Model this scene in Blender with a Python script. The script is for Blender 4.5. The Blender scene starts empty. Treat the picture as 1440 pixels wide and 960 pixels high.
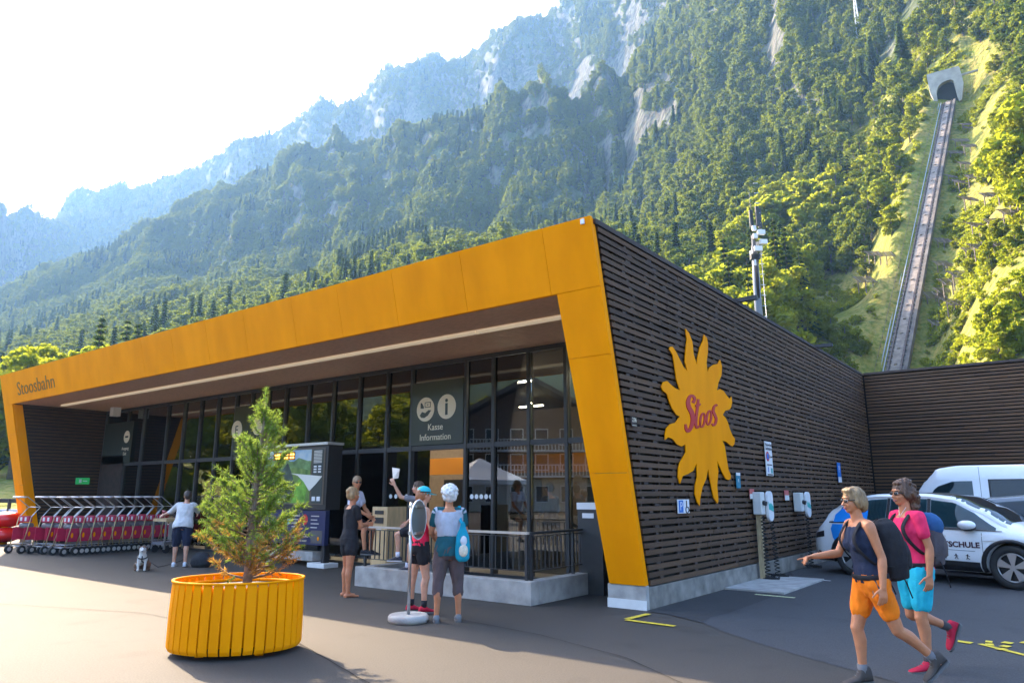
import bpy, bmesh, math, random
import numpy as np
from mathutils import Vector, Matrix, noise as mnoise
from mathutils.geometry import tessellate_polygon
random.seed(7); np.random.seed(7)
PI = math.pi
S = bpy.context.scene
COL = S.collection

# ------------------------------------------------------------------ camera
PITCH, HEAD, CAMZ, FPX = math.radians(12.1), math.radians(37.5), 1.6, 1000.0
cam_d = bpy.data.cameras.new("camera"); cam = bpy.data.objects.new("camera", cam_d); COL.objects.link(cam)
cam.location = (0, 0, CAMZ); cam.rotation_euler = (PI/2 + PITCH, 0, HEAD)
cam_d.sensor_width = 36; cam_d.lens = 25.0; cam_d.clip_end = 9000; cam_d.clip_start = 0.1
S.camera = cam
# ------------------------------------------------------------------ world and sun
SUN_EL, SUN_AZ = math.radians(35), math.radians(76)      # azimuth counter-clockwise from +Y
w = bpy.data.worlds.new("World"); S.world = w; w.use_nodes = True
nt = w.node_tree; bg = nt.nodes["Background"]
sky = nt.nodes.new("ShaderNodeTexSky"); sky.sky_type = 'NISHITA'; sky.sun_disc = False
sky.sun_elevation = SUN_EL; sky.sun_rotation = -SUN_AZ
sky.altitude = 500; sky.air_density = 0.75; sky.dust_density = 4.0; sky.ozone_density = 1.0
nt.links.new(sky.outputs[0], bg.inputs[0]); bg.inputs[1].default_value = 0.15
sd = Vector((-math.sin(SUN_AZ)*math.cos(SUN_EL), math.cos(SUN_AZ)*math.cos(SUN_EL), math.sin(SUN_EL)))
sun_d = bpy.data.lights.new("sun", 'SUN'); sun = bpy.data.objects.new("sun", sun_d); COL.objects.link(sun)
sun_d.energy = 3.2; sun_d.angle = math.radians(0.53); sun_d.color = (1.0, 0.78, 0.53)
sun.rotation_euler = sd.to_track_quat('Z', 'Y').to_euler()
S.view_settings.view_transform = 'Standard'; S.view_settings.look = 'None'
S.view_settings.exposure = 2.8; S.view_settings.gamma = 1.0
try:
    S.cycles.max_bounces = 8; S.cycles.transparent_max_bounces = 12; S.cycles.volume_bounces = 1
    S.cycles.diffuse_bounces = 3; S.cycles.glossy_bounces = 3; S.cycles.use_denoising = True
except Exception: pass

# ------------------------------------------------------------------ geometry helpers
EX = (math.cos(HEAD), math.sin(HEAD)); FW = (-math.sin(HEAD), math.cos(HEAD))
def ray(px, py):
    l, u = px-720, 480-py
    h = FPX*math.cos(PITCH) - u*math.sin(PITCH); v = FPX*math.sin(PITCH) + u*math.cos(PITCH)
    return Vector((l*EX[0] + h*FW[0], l*EX[1] + h*FW[1], v))
def at(px, py, X=None, Y=None, Z=None, R=None):
    d = ray(px, py)
    if X is not None: t = X/d.x
    elif Y is not None: t = Y/d.y
    elif Z is not None: t = (Z-CAMZ)/d.z
    else: t = R/math.hypot(d.x, d.y)
    return Vector((d.x*t, d.y*t, CAMZ + d.z*t))
def gr(px, py, z=0.0): return at(px, py, Z=z)

class MB:
    def __init__(s): s.v = []; s.f = []; s.sm = []
    def add(s, vs, fs, smooth=False):
        n = len(s.v); s.v += [tuple(p) for p in vs]; s.f += [tuple(i+n for i in f) for f in fs]; s.sm += [smooth]*len(fs); return s
    def box(s, x0, x1, y0, y1, z0, z1):
        if x0 > x1: x0, x1 = x1, x0
        if y0 > y1: y0, y1 = y1, y0
        if z0 > z1: z0, z1 = z1, z0
        return s.hexa([(x0,y0,z0),(x1,y0,z0),(x1,y1,z0),(x0,y1,z0)], [(x0,y0,z1),(x1,y0,z1),(x1,y1,z1),(x0,y1,z1)])
    def hexa(s, a, b):
        n = len(a)
        return s.add(list(a)+list(b), [tuple(range(n))[::-1], tuple(range(n, 2*n))] + [(i, (i+1) % n, n+(i+1) % n, n+i) for i in range(n)])
    def bar(s, a, b, w, h=None, up=(0,0,1)):
        a, b = Vector(a), Vector(b); h = h or w; d = (b-a).normalized(); u = Vector(up)
        if abs(d.dot(u)) > .98: u = Vector((1,0,0))
        r = d.cross(u).normalized()*(w/2); u = r.cross(d).normalized()*(h/2)
        return s.hexa([a-r-u, a+r-u, a+r+u, a-r+u][::-1], [b-r-u, b+r-u, b+r+u, b-r+u][::-1])
    def loft(s, rings, closed=False, caps=True, smooth=True):
        n = len(rings[0]); m = len(rings); vs = [p for r in rings for p in r]; fs = []
        for j in range(m if closed else m-1):
            k = (j+1) % m
            for i in range(n): fs.append((j*n+i, j*n+(i+1) % n, k*n+(i+1) % n, k*n+i))
        s.add(vs, fs, smooth)
        if caps and not closed:
            b = len(s.v)-len(vs); s.f += [tuple(b+i for i in range(n))[::-1], tuple(b+(m-1)*n+i for i in range(n))]; s.sm += [False, False]
        return s
    def tube(s, pts, rad, n=8, caps=True, flat=1.0, ax=None):
        pts = [Vector(p) for p in pts]
        if not hasattr(rad, '__len__'): rad = [rad]*len(pts)
        rings = []; u = None
        for i, p in enumerate(pts):
            d = (pts[min(i+1, len(pts)-1)] - pts[max(i-1, 0)])
            d = d.normalized() if d.length > 1e-9 else Vector((0,0,1))
            if u is None:
                u = Vector(ax) if ax else (Vector((1,0,0)) if abs(d.x) < .9 else Vector((0,1,0)))
            u = (u - d*u.dot(d)).normalized(); v = d.cross(u)
            rings.append([p + u*(math.cos(2*PI*k/n)*rad[i]) + v*(math.sin(2*PI*k/n)*rad[i]*flat) for k in range(n)])
        return s.loft(rings, caps=caps)
    def cyl(s, c, r, h, n=20, r2=None, axis=(0,0,1)):
        c = Vector(c); a = Vector(axis).normalized()
        return s.tube([c, c+a*h], [r, r if r2 is None else r2], n)
    def ball(s, c, rx, ry=None, rz=None, n=14, m=9, rot=None):
        ry = ry or rx; rz = rz or rx; c = Vector(c); rings = []
        for j in range(1, m):
            t = PI*j/m
            ring = [Vector((rx*math.sin(t)*math.cos(2*PI*k/n), ry*math.sin(t)*math.sin(2*PI*k/n), -rz*math.cos(t))) for k in range(n)]
            rings.append([c + (rot @ p if rot else p) for p in ring])
        return s.loft(rings)
    def prism(s, pts, thick, plane='xz', off=0.0):
        """extrude 2-D outline; plane gives the two axes, thickness on the third"""
        def P(a, b, c):
            return {'xz': (a, c, b), 'yz': (c, a, b), 'xy': (a, b, c)}[plane]
        n = len(pts); tri = tessellate_polygon([[Vector((p[0], p[1], 0)) for p in pts]])
        A = [P(p[0], p[1], off) for p in pts]; B = [P(p[0], p[1], off+thick) for p in pts]
        return s.add(A+B, [tuple(t) for t in tri] + [tuple(i+n for i in t)[::-1] for t in tri] + [(i, (i+1) % n, n+(i+1) % n, n+i) for i in range(n)])
    def mesh(s, name, m=None):
        me = bpy.data.meshes.new(name); me.from_pydata(s.v, [], s.f)
        me.polygons.foreach_set('use_smooth', s.sm)
        if m:
            for q in (m if isinstance(m, (list, tuple)) else [m]): me.materials.append(q)
        bm = bmesh.new(); bm.from_mesh(me); bmesh.ops.recalc_face_normals(bm, faces=bm.faces); bm.to_mesh(me); bm.free()
        me.update(); return me
    def build(s, name, m=None, parent=None, loc=None, bevel=0, **kw):
        o = bpy.data.objects.new(name, s.mesh(name, m)); COL.objects.link(o)
        if parent: o.parent = parent
        if loc: o.location = loc
        if bevel:
            b = o.modifiers.new('b', 'BEVEL'); b.width = bevel; b.segments = 2; b.limit_method = 'ANGLE'
        return tag(o, **kw)
def tag(o, label=None, cat=None, group=None, kind=None):
    if label: o['label'] = label
    if cat: o['category'] = cat
    if group: o['group'] = group
    if kind: o['kind'] = kind
    return o
def empty(name, loc=(0,0,0), rz=0, label=None, cat=None, group=None, kind=None):
    o = bpy.data.objects.new(name, None); COL.objects.link(o); o.location = loc; o.rotation_euler = (0,0,rz); o.empty_display_size = .2
    return tag(o, label, cat, group, kind)
def inst(name, me, parent=None, loc=(0,0,0), rot=(0,0,0), scale=(1,1,1), **kw):
    o = bpy.data.objects.new(name, me); COL.objects.link(o); o.parent = parent; o.location = loc; o.rotation_euler = rot; o.scale = scale
    return tag(o, **kw)
def kids(o): return [c for c in COL.objects if c.parent == o]
def copy_tree(o, children, label=None, group=None):
    c = o.copy(); COL.objects.link(c)
    if label: c['label'] = label
    for (ch, sub) in children:
        d = ch.copy(); COL.objects.link(d); d.parent = c
        for g in sub:
            e = g.copy(); COL.objects.link(e); e.parent = d
    return c
def tree_of(o):
    return [(c, kids(c)) for c in kids(o)]

# ------------------------------------------------------------------ materials
def mat(name, col, rough=.6, metal=0, var=0.0, vscale=8, bump=0.0, bscale=60, rnd=0.0, spec=.5, emit=None, estr=0, coat=0, trans=0.0, col2=None, stretch=None, detail=4):
    m = bpy.data.materials.new(name); m.use_nodes = True; t = m.node_tree; p = t.nodes["Principled BSDF"]
    p.inputs["Roughness"].default_value = rough; p.inputs["Metallic"].default_value = metal
    p.inputs["Specular IOR Level"].default_value = spec; p.inputs["Coat Weight"].default_value = coat
    c = tuple(col)+(1,) if len(col) == 3 else col
    p.inputs["Base Color"].default_value = c
    if emit: p.inputs["Emission Color"].default_value = tuple(emit)+(1,); p.inputs["Emission Strength"].default_value = estr
    tc = t.nodes.new("ShaderNodeTexCoord"); src = tc.outputs["Object"]
    if stretch:
        mp = t.nodes.new("ShaderNodeMapping"); mp.inputs["Scale"].default_value = stretch; t.links.new(src, mp.inputs[0]); src = mp.outputs[0]
    cur = None
    if var:
        n = t.nodes.new("ShaderNodeTexNoise"); n.inputs["Scale"].default_value = vscale; n.inputs["Detail"].default_value = detail; t.links.new(src, n.inputs[0])
        mx = t.nodes.new("ShaderNodeMix"); mx.data_type = 'RGBA'
        c2 = tuple(col2)+(1,) if col2 else tuple(min(1, x*(1+var)) for x in c[:3])+(1,)
        c1 = c if col2 else tuple(x*(1-var) for x in c[:3])+(1,)
        mx.inputs[6].default_value = c1; mx.inputs[7].default_value = c2
        rp = t.nodes.new("ShaderNodeMapRange"); rp.inputs[1].default_value = .3; rp.inputs[2].default_value = .7
        t.links.new(n.outputs[0], rp.inputs[0]); t.links.new(rp.outputs[0], mx.inputs[0]); cur = mx.outputs[2]
    if rnd:
        oi = t.nodes.new("ShaderNodeObjectInfo"); hs = t.nodes.new("ShaderNodeHueSaturation")
        mr = t.nodes.new("ShaderNodeMapRange"); mr.inputs[3].default_value = 1-rnd; mr.inputs[4].default_value = 1+rnd
        t.links.new(oi.outputs["Random"], mr.inputs[0]); t.links.new(mr.outputs[0], hs.inputs["Value"])
        if cur: t.links.new(cur, hs.inputs["Color"])
        else: hs.inputs["Color"].default_value = c
        cur = hs.outputs[0]
    if cur: t.links.new(cur, p.inputs["Base Color"])
    if bump:
        n2 = t.nodes.new("ShaderNodeTexNoise"); n2.inputs["Scale"].default_value = bscale; n2.inputs["Detail"].default_value = 5; t.links.new(src, n2.inputs[0])
        b = t.nodes.new("ShaderNodeBump"); b.inputs["Strength"].default_value = bump; b.inputs["Distance"].default_value = .02
        t.links.new(n2.outputs[0], b.inputs["Height"]); t.links.new(b.outputs[0], p.inputs["Normal"])
    return m
def leafmat(name, c1, c2, tr=(.30,.36,.03), w=.5, rnd=.35):
    m = bpy.data.materials.new(name); m.use_nodes = True; t = m.node_tree; out = t.nodes["Material Output"]; t.nodes.remove(t.nodes["Principled BSDF"])
    oi = t.nodes.new("ShaderNodeObjectInfo"); geo = t.nodes.new("ShaderNodeNewGeometry")
    mx = t.nodes.new("ShaderNodeMix"); mx.data_type = 'RGBA'; mx.inputs[6].default_value = (*c1, 1); mx.inputs[7].default_value = (*c2, 1)
    t.links.new(oi.outputs["Random"], mx.inputs[0])
    hs = t.nodes.new("ShaderNodeHueSaturation"); mr = t.nodes.new("ShaderNodeMapRange"); mr.inputs[3].default_value = 1-rnd; mr.inputs[4].default_value = 1+rnd
    t.links.new(geo.outputs["Random Per Island"], mr.inputs[0]); t.links.new(mr.outputs[0], hs.inputs["Value"]); t.links.new(mx.outputs[2], hs.inputs["Color"])
    d = t.nodes.new("ShaderNodeBsdfDiffuse"); tl = t.nodes.new("ShaderNodeBsdfTranslucent"); ms = t.nodes.new("ShaderNodeMixShader"); ms.inputs[0].default_value = w
    m2 = t.nodes.new("ShaderNodeMix"); m2.data_type = 'RGBA'; m2.inputs[0].default_value = .6; m2.inputs[7].default_value = (*tr, 1)
    t.links.new(hs.outputs[0], m2.inputs[6])
    t.links.new(hs.outputs[0], d.inputs[0]); t.links.new(m2.outputs[2], tl.inputs[0])
    t.links.new(d.outputs[0], ms.inputs[1]); t.links.new(tl.outputs[0], ms.inputs[2]); t.links.new(ms.outputs[0], out.inputs[0])
    return m
def glassmat(name, tint=(.8,.85,.85), ior=1.5, rough=0.0, alpha=0.85, boost=1.0):
    m = bpy.data.materials.new(name); m.use_nodes = True; t = m.node_tree; out = t.nodes["Material Output"]; t.nodes.remove(t.nodes["Principled BSDF"])
    fr = t.nodes.new("ShaderNodeFresnel"); fr.inputs[0].default_value = ior
    mu = t.nodes.new("ShaderNodeMath"); mu.operation = 'MULTIPLY'; mu.use_clamp = True; mu.inputs[1].default_value = boost
    tr = t.nodes.new("ShaderNodeBsdfTransparent"); tr.inputs[0].default_value = (*[c*alpha for c in tint], 1)
    gl = t.nodes.new("ShaderNodeBsdfGlossy"); gl.inputs[0].default_value = (1,1,1,1); gl.inputs[1].default_value = rough
    ms = t.nodes.new("ShaderNodeMixShader"); t.links.new(fr.outputs[0], mu.inputs[0]); t.links.new(mu.outputs[0], ms.inputs[0]); t.links.new(tr.outputs[0], ms.inputs[1]); t.links.new(gl.outputs[0], ms.inputs[2])
    t.links.new(ms.outputs[0], out.inputs[0]); return m

M = dict(
 yellow = mat('yellow_paint', (.96,.315,.0), .55, var=.09, vscale=2.2, stretch=(1,1,.25), coat=.0, spec=.05, bump=.02, bscale=3),
 soffit = mat('soffit_wood', (.62,.38,.24), .6, var=.25, vscale=6, stretch=(1,12,1)),
 slat = mat('weathered_larch', (.088,.046,.021), .75, var=.4, vscale=3, rnd=.32, stretch=(8,1,8), bump=.3, bscale=30),
 dark = mat('dark_backing', (.012,.011,.010), .9),
 darkwood = mat('dark_wood', (.05,.034,.027), .7, var=.3, vscale=5, rnd=.2),
 frame = mat('anthracite_metal', (.035,.036,.037), .45, var=.1),
 concrete2 = mat('weathered_concrete', (.22,.205,.18), .9, var=.35, vscale=4, bump=.3, bscale=40),
 concrete = mat('concrete', (.36,.345,.32), .85, var=.22, vscale=5, bump=.25, bscale=40),
 whitestrip = mat('white_coating', (.7,.7,.68), .6, var=.06),
 white = mat('white_plastic', (.75,.76,.77), .4),
 whitepaint = mat('white_car_paint', (.80,.82,.84), .25, coat=.6, var=.02),
 black = mat('black_plastic', (.018,.018,.02), .45),
 rubber = mat('rubber', (.02,.02,.02), .8, var=.2),
 steel = mat('galvanised_steel', (.5,.51,.52), .35, metal=.9, var=.12, vscale=20),
 alu = mat('aluminium', (.65,.64,.62), .35, metal=.6),
 blue = mat('sign_blue', (.01,.16,.55), .4),
 red = mat('sign_red', (.55,.02,.03), .45),
 textred = mat('logo_red', (.50,.015,.012), .5),
 textdark = mat('text_dark', (.02,.02,.025), .5),
 textbrown = mat('text_brown', (.20,.09,.01), .5),
 cream = mat('cream_print', (.80,.70,.50), .5),
 panel = mat('sign_panel_grey_green', (.055,.065,.055), .22, spec=.5),
 lamp = mat('lamp', (1,1,1), emit=(1,.86,.6), estr=13),
 strip = mat('light_strip_cover', (.75,.68,.58), .5, emit=(1,.78,.52), estr=.05),
 floor = mat('interior_floor', (.10,.095,.09), .5, var=.1),
 inwall = mat('interior_wall', (.22,.17,.13), .8, var=.1),
 inwhite = mat('counter_cream', (.62,.52,.42), .6),
 inorange = mat('interior_orange', (.75,.28,.02), .5),
 binwood = mat('beech_panel', (.62,.43,.22), .5, var=.15, vscale=3, stretch=(6,6,1)),
 glass = glassmat('window_glass', (.76,.78,.75), 1.62, alpha=.80, boost=1.6),
 carglass = glassmat('car_glass', (.25,.45,.5), 1.55, alpha=.55),
 asphalt = None)
# ------------------------------------------------------------------ terrain (one sheet, heights from surveyed control points)
def pt(px, py, r):                       # -> azimuth (ccw from +Y), ln r, height/distance
    p = at(px, py, R=r); return (math.atan2(-p.x, p.y), math.log(r), (p.z)/r)
CP = []
RIDGE = [(850,84,560),(760,112,610),(700,130,650),(620,150,700),(560,162,740),(470,186,820),(410,215,860),(350,250,900),(280,285,930),(200,318,960),(100,372,1000),(50,392,1040),(0,420,1080),(-120,470,1150)]
SKY = [(1060,-260,900),(940,-150,1000),(850,-60,1080),(780,2,1150),(735,18,1200),(690,40,1230),(610,68,1300),(540,90,1400),(490,118,1440),(440,152,1500),(380,188,1600),(330,212,1680),(270,228,1780),(215,247,1850),(160,262,1950),(112,276,2050),(88,292,2300),(45,280,1600),(0,272,1500),(-80,255,1400),(-220,250,1500)]
for q in RIDGE + SKY:
    a, v, s = pt(*q); CP.append((a, v, s)); CP.append((a, v+.12, s*.86)); CP.append((a, v+.3, s*.66))
    if q in SKY: CP.append((a, v+.7, s*.42))
for q in [(1440,520,68),(1440,400,86),(1440,300,112),(1440,130,178),(1440,-100,290),(1440,-200,420),
          (1650,500,85),(1650,200,150),(1650,0,230),(1380,470,86),(1395,300,124),(1400,150,184),
          (1200,425,165),(1200,500,118),(1150,520,105),(1100,480,120),(1130,430,150),(1000,500,125),(1240,430,150),
          (1150,330,215),(1150,180,285),(1150,50,350),(1220,300,200),(1230,150,262),(1230,20,330),(1150,-60,450),(1100,0,420),(1220,-80,420),
          (1290,90,240),(1290,0,290),(1350,60,222),(1352,0,250),(1350,-150,330),(1390,60,215),(1310,30,262),
          (1000,400,195),(1000,300,270),(1000,200,340),(1000,100,420),(1000,20,500),(1000,-60,560),(1000,-180,800),
          (900,380,230),(900,330,330),(900,280,410),(900,150,490),(900,90,540),(930,40,620),(930,0,760),
          (850,360,250),(850,330,400),(850,280,470),(850,140,535),(850,70,850),(850,0,950),
          (700,370,270),(700,330,470),(700,280,510),(700,160,600),(700,90,1050),(700,60,1130),
          (560,400,270),(560,360,420),(560,320,560),(560,190,690),(560,130,1200),
          (470,430,260),(470,400,420),(470,350,600),(470,220,780),(470,170,1300),
          (350,480,250),(350,420,450),(350,380,680),(350,280,860),(350,235,1450),
          (200,520,250),(200,450,480),(200,410,700),(200,345,900),(200,290,1600),
          (100,560,250),(100,480,500),(100,440,800),(100,330,1700),
          (0,590,250),(0,510,550),(0,460,850),(0,380,1250),(-150,600,300),(-150,520,800),(-150,400,1200)]:
    CP.append(pt(*q))
TR0 = at(1254, 521, R=118); TR1 = at(1332, 136, R=206)          # the funicular track, a straight line in space
for k in range(-2, 9):
    p = TR0.lerp(TR1, k/8); p.z -= .9
    r = math.hypot(p.x, p.y); CP.append((math.atan2(-p.x, p.y), math.log(r), p.z/r))
    if 0 <= k: 
        for dd in (-7, 7):
            q = p + Vector((EX[0]*dd*.9, EX[1]*dd*.9, -.8 if dd < 0 else 1.6)); r = math.hypot(q.x, q.y); CP.append((math.atan2(-q.x, q.y), math.log(r), q.z/r))
for k in range(24):
    a = -PI + 2*PI*(k+.5)/24
    for r in (20, 45, 62): CP.append((a, math.log(r), 0))
    d = abs((a - HEAD + PI) % (2*PI) - PI)
    if d > math.radians(58):                # the other side of the valley, behind the camera
        for r, s in ((110, .01), (220, .05), (450, .13), (900, .17), (1500, .12), (3500, .05)): CP.append((a, math.log(r), s*(1+.15*math.sin(3*a))))
CP = np.array(CP)
KA = 2.6
def feats(a, v): return np.stack([np.sin(a)*KA, np.cos(a)*KA, v*1.0], -1)
_F = feats(CP[:,0], CP[:,1]); _D = np.linalg.norm(_F[:,None]-_F[None], axis=-1)
_n = len(CP); _A = np.zeros((_n+1, _n+1)); _A[:_n,:_n] = _D - np.eye(_n)*.002; _A[:_n,_n] = 1; _A[_n,:_n] = 1
_W = np.linalg.solve(_A, np.append(CP[:,2], 0))
def rbf(a, v):
    out = np.empty(a.shape)
    fa, fv = a.ravel(), v.ravel(); o = np.empty(fa.shape)
    for i in range(0, len(fa), 20000):
        f = feats(fa[i:i+20000], fv[i:i+20000])
        d = np.sqrt(np.maximum(0, (f**2).sum(1)[:,None] + (_F**2).sum(1)[None] - 2*f @ _F.T))
        o[i:i+20000] = d @ _W[:_n] + _W[_n]
    return o.reshape(a.shape)
# numpy gradient noise
_P = np.random.RandomState(3).permutation(512); _P = np.concatenate([_P, _P]); _G = np.random.RandomState(4).uniform(0, 2*PI, 512)
def pn(x, y):
    xi = np.floor(x).astype(int); yi = np.floor(y).astype(int); xf = x-xi; yf = y-yi
    u = xf*xf*xf*(xf*(xf*6-15)+10); v = yf*yf*yf*(yf*(yf*6-15)+10)
    def g(ix, iy, dx, dy):
        a = _G[_P[(_P[ix & 511] + iy) & 511]]; return np.cos(a)*dx + np.sin(a)*dy
    n0 = g(xi, yi, xf, yf)*(1-u) + g(xi+1, yi, xf-1, yf)*u
    n1 = g(xi, yi+1, xf, yf-1)*(1-u) + g(xi+1, yi+1, xf-1, yf-1)*u
    return (n0*(1-v) + n1*v)*1.5
def fbm(x, y, o=4):
    s = 0; a = 1
    for i in range(o): s = s + a*pn(x*2**i+17.3*i, y*2**i-9.1*i); a *= .5
    return s
def ridged(x, y, o=3):
    s = 0; a = 1
    for i in range(o): s = s + a*(1-np.abs(pn(x*2**i+31.7*i, y*2**i+3.3*i))*2); a *= .5
    return s
def track_dist(x, y):
    dx, dy = TR1.x-TR0.x, TR1.y-TR0.y; L2 = dx*dx+dy*dy
    t = np.clip(((x-TR0.x)*dx + (y-TR0.y)*dy)/L2, -.15, 1.0)
    return np.hypot(x-TR0.x-t*dx, y-TR0.y-t*dy)
def height(a, v):
    r = np.exp(v); q = rbf(a, v); x = -np.sin(a)*r; y = np.cos(a)*r
    z = np.maximum(q, 0)*r
    # ribs and gullies run down the fall line, plus rock relief
    g = ridged(a*9 + .25*fbm(x/180, y/180, 2), v*1.3, 3) - 1.0
    mask = np.clip((q-.10)/.25, 0, 1)*np.clip((r-150)/200, 0, 1)
    near = np.clip((track_dist(x, y)-6)/25, 0, 1)
    z = z + mask*near*(g*.026*r + fbm(x/70, y/70, 4)*.013*r)
    z = z + np.clip((r-95)/60, 0, 1)*near*fbm(x/14, y/14, 3)*.9
    # benches: cliffs and ledges
    st = 46.0; zz = z + 14*fbm(x/240, y/240, 2); fr = (zz/st) % 1.0
    step = (np.clip((fr-.25)/.35, 0, 1) - fr)*st
    z = z + mask*np.clip((r-330)/150, 0, 1)*step*.16
    z = np.minimum(z, 1000 + 60*fbm(x/300, y/300, 3))
    return np.where(r < 60, -.035, z*np.clip((r-58)/12, 0, 1)*1.0 - .035)
azv = HEAD + np.radians(np.linspace(-54, 54, 760)); rest = HEAD + np.radians(np.linspace(54, 306, 130))[1:-1]
az = np.concatenate([azv, rest]); rr = np.concatenate([[0.5, 8, 20, 35, 50], np.exp(np.linspace(math.log(58), math.log(3800), 400))])
AA, VV = np.meshgrid(az, np.log(rr), indexing='ij'); ZZ = height(AA, VV); RRm = np.exp(VV)
XX, YY = -np.sin(AA)*RRm, np.cos(AA)*RRm
na, nr = AA.shape
idx = np.arange(na*nr).reshape(na, nr); nx = np.roll(idx, -1, 0)
quads = np.stack([idx[:, :-1], idx[:, 1:], nx[:, 1:], nx[:, :-1]], -1).reshape(-1, 4)
me = bpy.data.meshes.new("terrain"); V = np.stack([XX, YY, ZZ], -1).reshape(-1, 3)
me.vertices.add(len(V)); me.vertices.foreach_set('co', V.ravel())
me.loops.add(quads.size); me.polygons.add(len(quads)); me.loops.foreach_set('vertex_index', quads.ravel())
me.polygons.foreach_set('loop_start', np.arange(0, quads.size, 4)); me.polygons.foreach_set('use_smooth', np.ones(len(quads), bool)); me.update(calc_edges=True)
meadow = np.clip((290-RRm)/40, 0, 1); me.attributes.new('meadow', 'FLOAT', 'POINT').data.foreach_set('value', meadow.ravel().astype(np.float32))

def terrain_material():
    m = bpy.data.materials.new('mountain_ground'); m.use_nodes = True; t = m.node_tree; p = t.nodes["Principled BSDF"]; N = t.nodes.new; L = t.links.new
    p.inputs["Roughness"].default_value = .95; p.inputs["Specular IOR Level"].default_value = .1
    tc = N("ShaderNodeTexCoord"); geo = N("ShaderNodeNewGeometry"); sx = N("ShaderNodeSeparateXYZ"); L(geo.outputs["Normal"], sx.inputs[0])
    def noise(sc, det=5, st=None):
        n = N("ShaderNodeTexNoise"); n.inputs["Scale"].default_value = sc; n.inputs["Detail"].default_value = det
        if st:
            mp = N("ShaderNodeMapping"); mp.inputs["Scale"].default_value = st; L(tc.outputs["Object"], mp.inputs[0]); L(mp.outputs[0], n.inputs[0])
        else: L(tc.outputs["Object"], n.inputs[0])
        return n.outputs[0]
    def ramp(src, a, b):
        r = N("ShaderNodeMapRange"); r.inputs[1].default_value = a; r.inputs[2].default_value = b; L(src, r.inputs[0]); return r.outputs[0]
    def mix(f, a, b):
        x = N("ShaderNodeMix"); x.data_type = 'RGBA'; L(f, x.inputs[0])
        for k, c in ((6, a), (7, b)):
            if isinstance(c, tuple): x.inputs[k].default_value = (*c, 1)
            else: L(c, x.inputs[k])
        return x.outputs[2]
    grass = mix(ramp(noise(.12), .35, .65), (.20,.20,.035), (.34,.27,.085))
    grass = mix(ramp(noise(1.3), .4, .7), grass, (.10,.15,.022))
    rock = mix(ramp(noise(.08, 8, (1,1,.35)), .3, .7), (.06,.058,.055), (.17,.162,.15))
    rock = mix(ramp(noise(.5, 6, (1,1,.3)), .45, .7), rock, (.12,.14,.08))
    ad = N("ShaderNodeMath"); ad.operation = 'MULTIPLY_ADD'; L(noise(.06), ad.inputs[0]); ad.inputs[1].default_value = .5; L(sx.outputs[2], ad.inputs[2])
    at_ = N('ShaderNodeAttribute'); at_.attribute_name = 'meadow'; a2 = N('ShaderNodeMath'); a2.operation = 'MULTIPLY_ADD'; L(at_.outputs['Fac'], a2.inputs[0]); a2.inputs[1].default_value = .42; L(ad.outputs[0], a2.inputs[2])
    grass = mix(at_.outputs['Fac'], (.05,.075,.02), grass)
    st_ = noise(.35, 6, (1,1,.06)); rock = mix(ramp(st_, .5, .62), rock, (.045,.045,.042))
    L(mix(ramp(a2.outputs[0], .84, .66), grass, rock), p.inputs["Base Color"])
    b = N("ShaderNodeBump"); b.inputs["Strength"].default_value = .8; b.inputs["Distance"].default_value = 4.0; L(noise(.25, 10, (1,1,.4)), b.inputs["Height"]); L(b.outputs[0], p.inputs["Normal"])
    return m
me.materials.append(terrain_material())
terrain = bpy.data.objects.new("terrain", me); COL.objects.link(terrain); tag(terrain, kind='structure')
from mathutils.bvhtree import BVHTree
_bv = BVHTree.FromPolygons([tuple(v) for v in V], [tuple(q) for q in quads.tolist()])
def on_terrain(px, py):
    d = ray(px, py); h = _bv.ray_cast(Vector((0,0,CAMZ)) + d.normalized()*60, d.normalized()); return h[0]
def tz(x, y):
    h = _bv.ray_cast(Vector((x, y, 3000)), Vector((0,0,-1))); return h[0].z if h[0] else 0

# ------------------------------------------------------------------ trees
M['bark'] = mat('bark', (.12,.095,.07), .9, var=.3)
M['leaf'] = leafmat('broad_leaves', (.085,.15,.018), (.15,.19,.02), (.62,.64,.03), .58)
M['shadedleaf'] = leafmat('shaded_forest_leaves', (.045,.085,.018), (.10,.145,.02), (.40,.45,.03), .4, .4)  # darker leaf copy: shade of the far slopes is put into the colour
M['needle'] = leafmat('spruce_needles', (.03,.065,.02), (.055,.10,.025), (.14,.20,.03), .35)
def quads_mesh(name, C, T, U, size, mats, trunk=None, vw=.75):
    """many small leaf faces: centre C, tangents T,U"""
    n = len(C); s = size.reshape(-1, 1); v = np.stack([C - T*s - U*s*vw, C + T*s - U*s*vw*.6, C + T*s*.7 + U*s*vw, C - T*s*.8 + U*s*vw*.8], 1).reshape(-1, 3)
    me = bpy.data.meshes.new(name); tv = []; tf = []
    if trunk: tv = trunk.v; tf = trunk.f
    nv = len(v); allv = [tuple(p) for p in v.tolist()] + list(tv)
    fs = np.arange(nv).reshape(-1, 4).tolist() + [tuple(i+nv for i in f) for f in tf]
    me.from_pydata(allv, [], fs)
    for q in mats: me.materials.append(q)
    mi = np.zeros(len(fs), int); mi[n:] = 1; me.polygons.foreach_set('material_index', mi); me.update(); return me
def rnd_frames(n, rs):
    a = rs.normal(size=(n,3)); a /= np.linalg.norm(a, axis=1)[:,None]; b = rs.normal(size=(n,3)); b -= a*(a*b).sum(1)[:,None]; b /= np.linalg.norm(b, axis=1)[:,None]; return a, b
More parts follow.
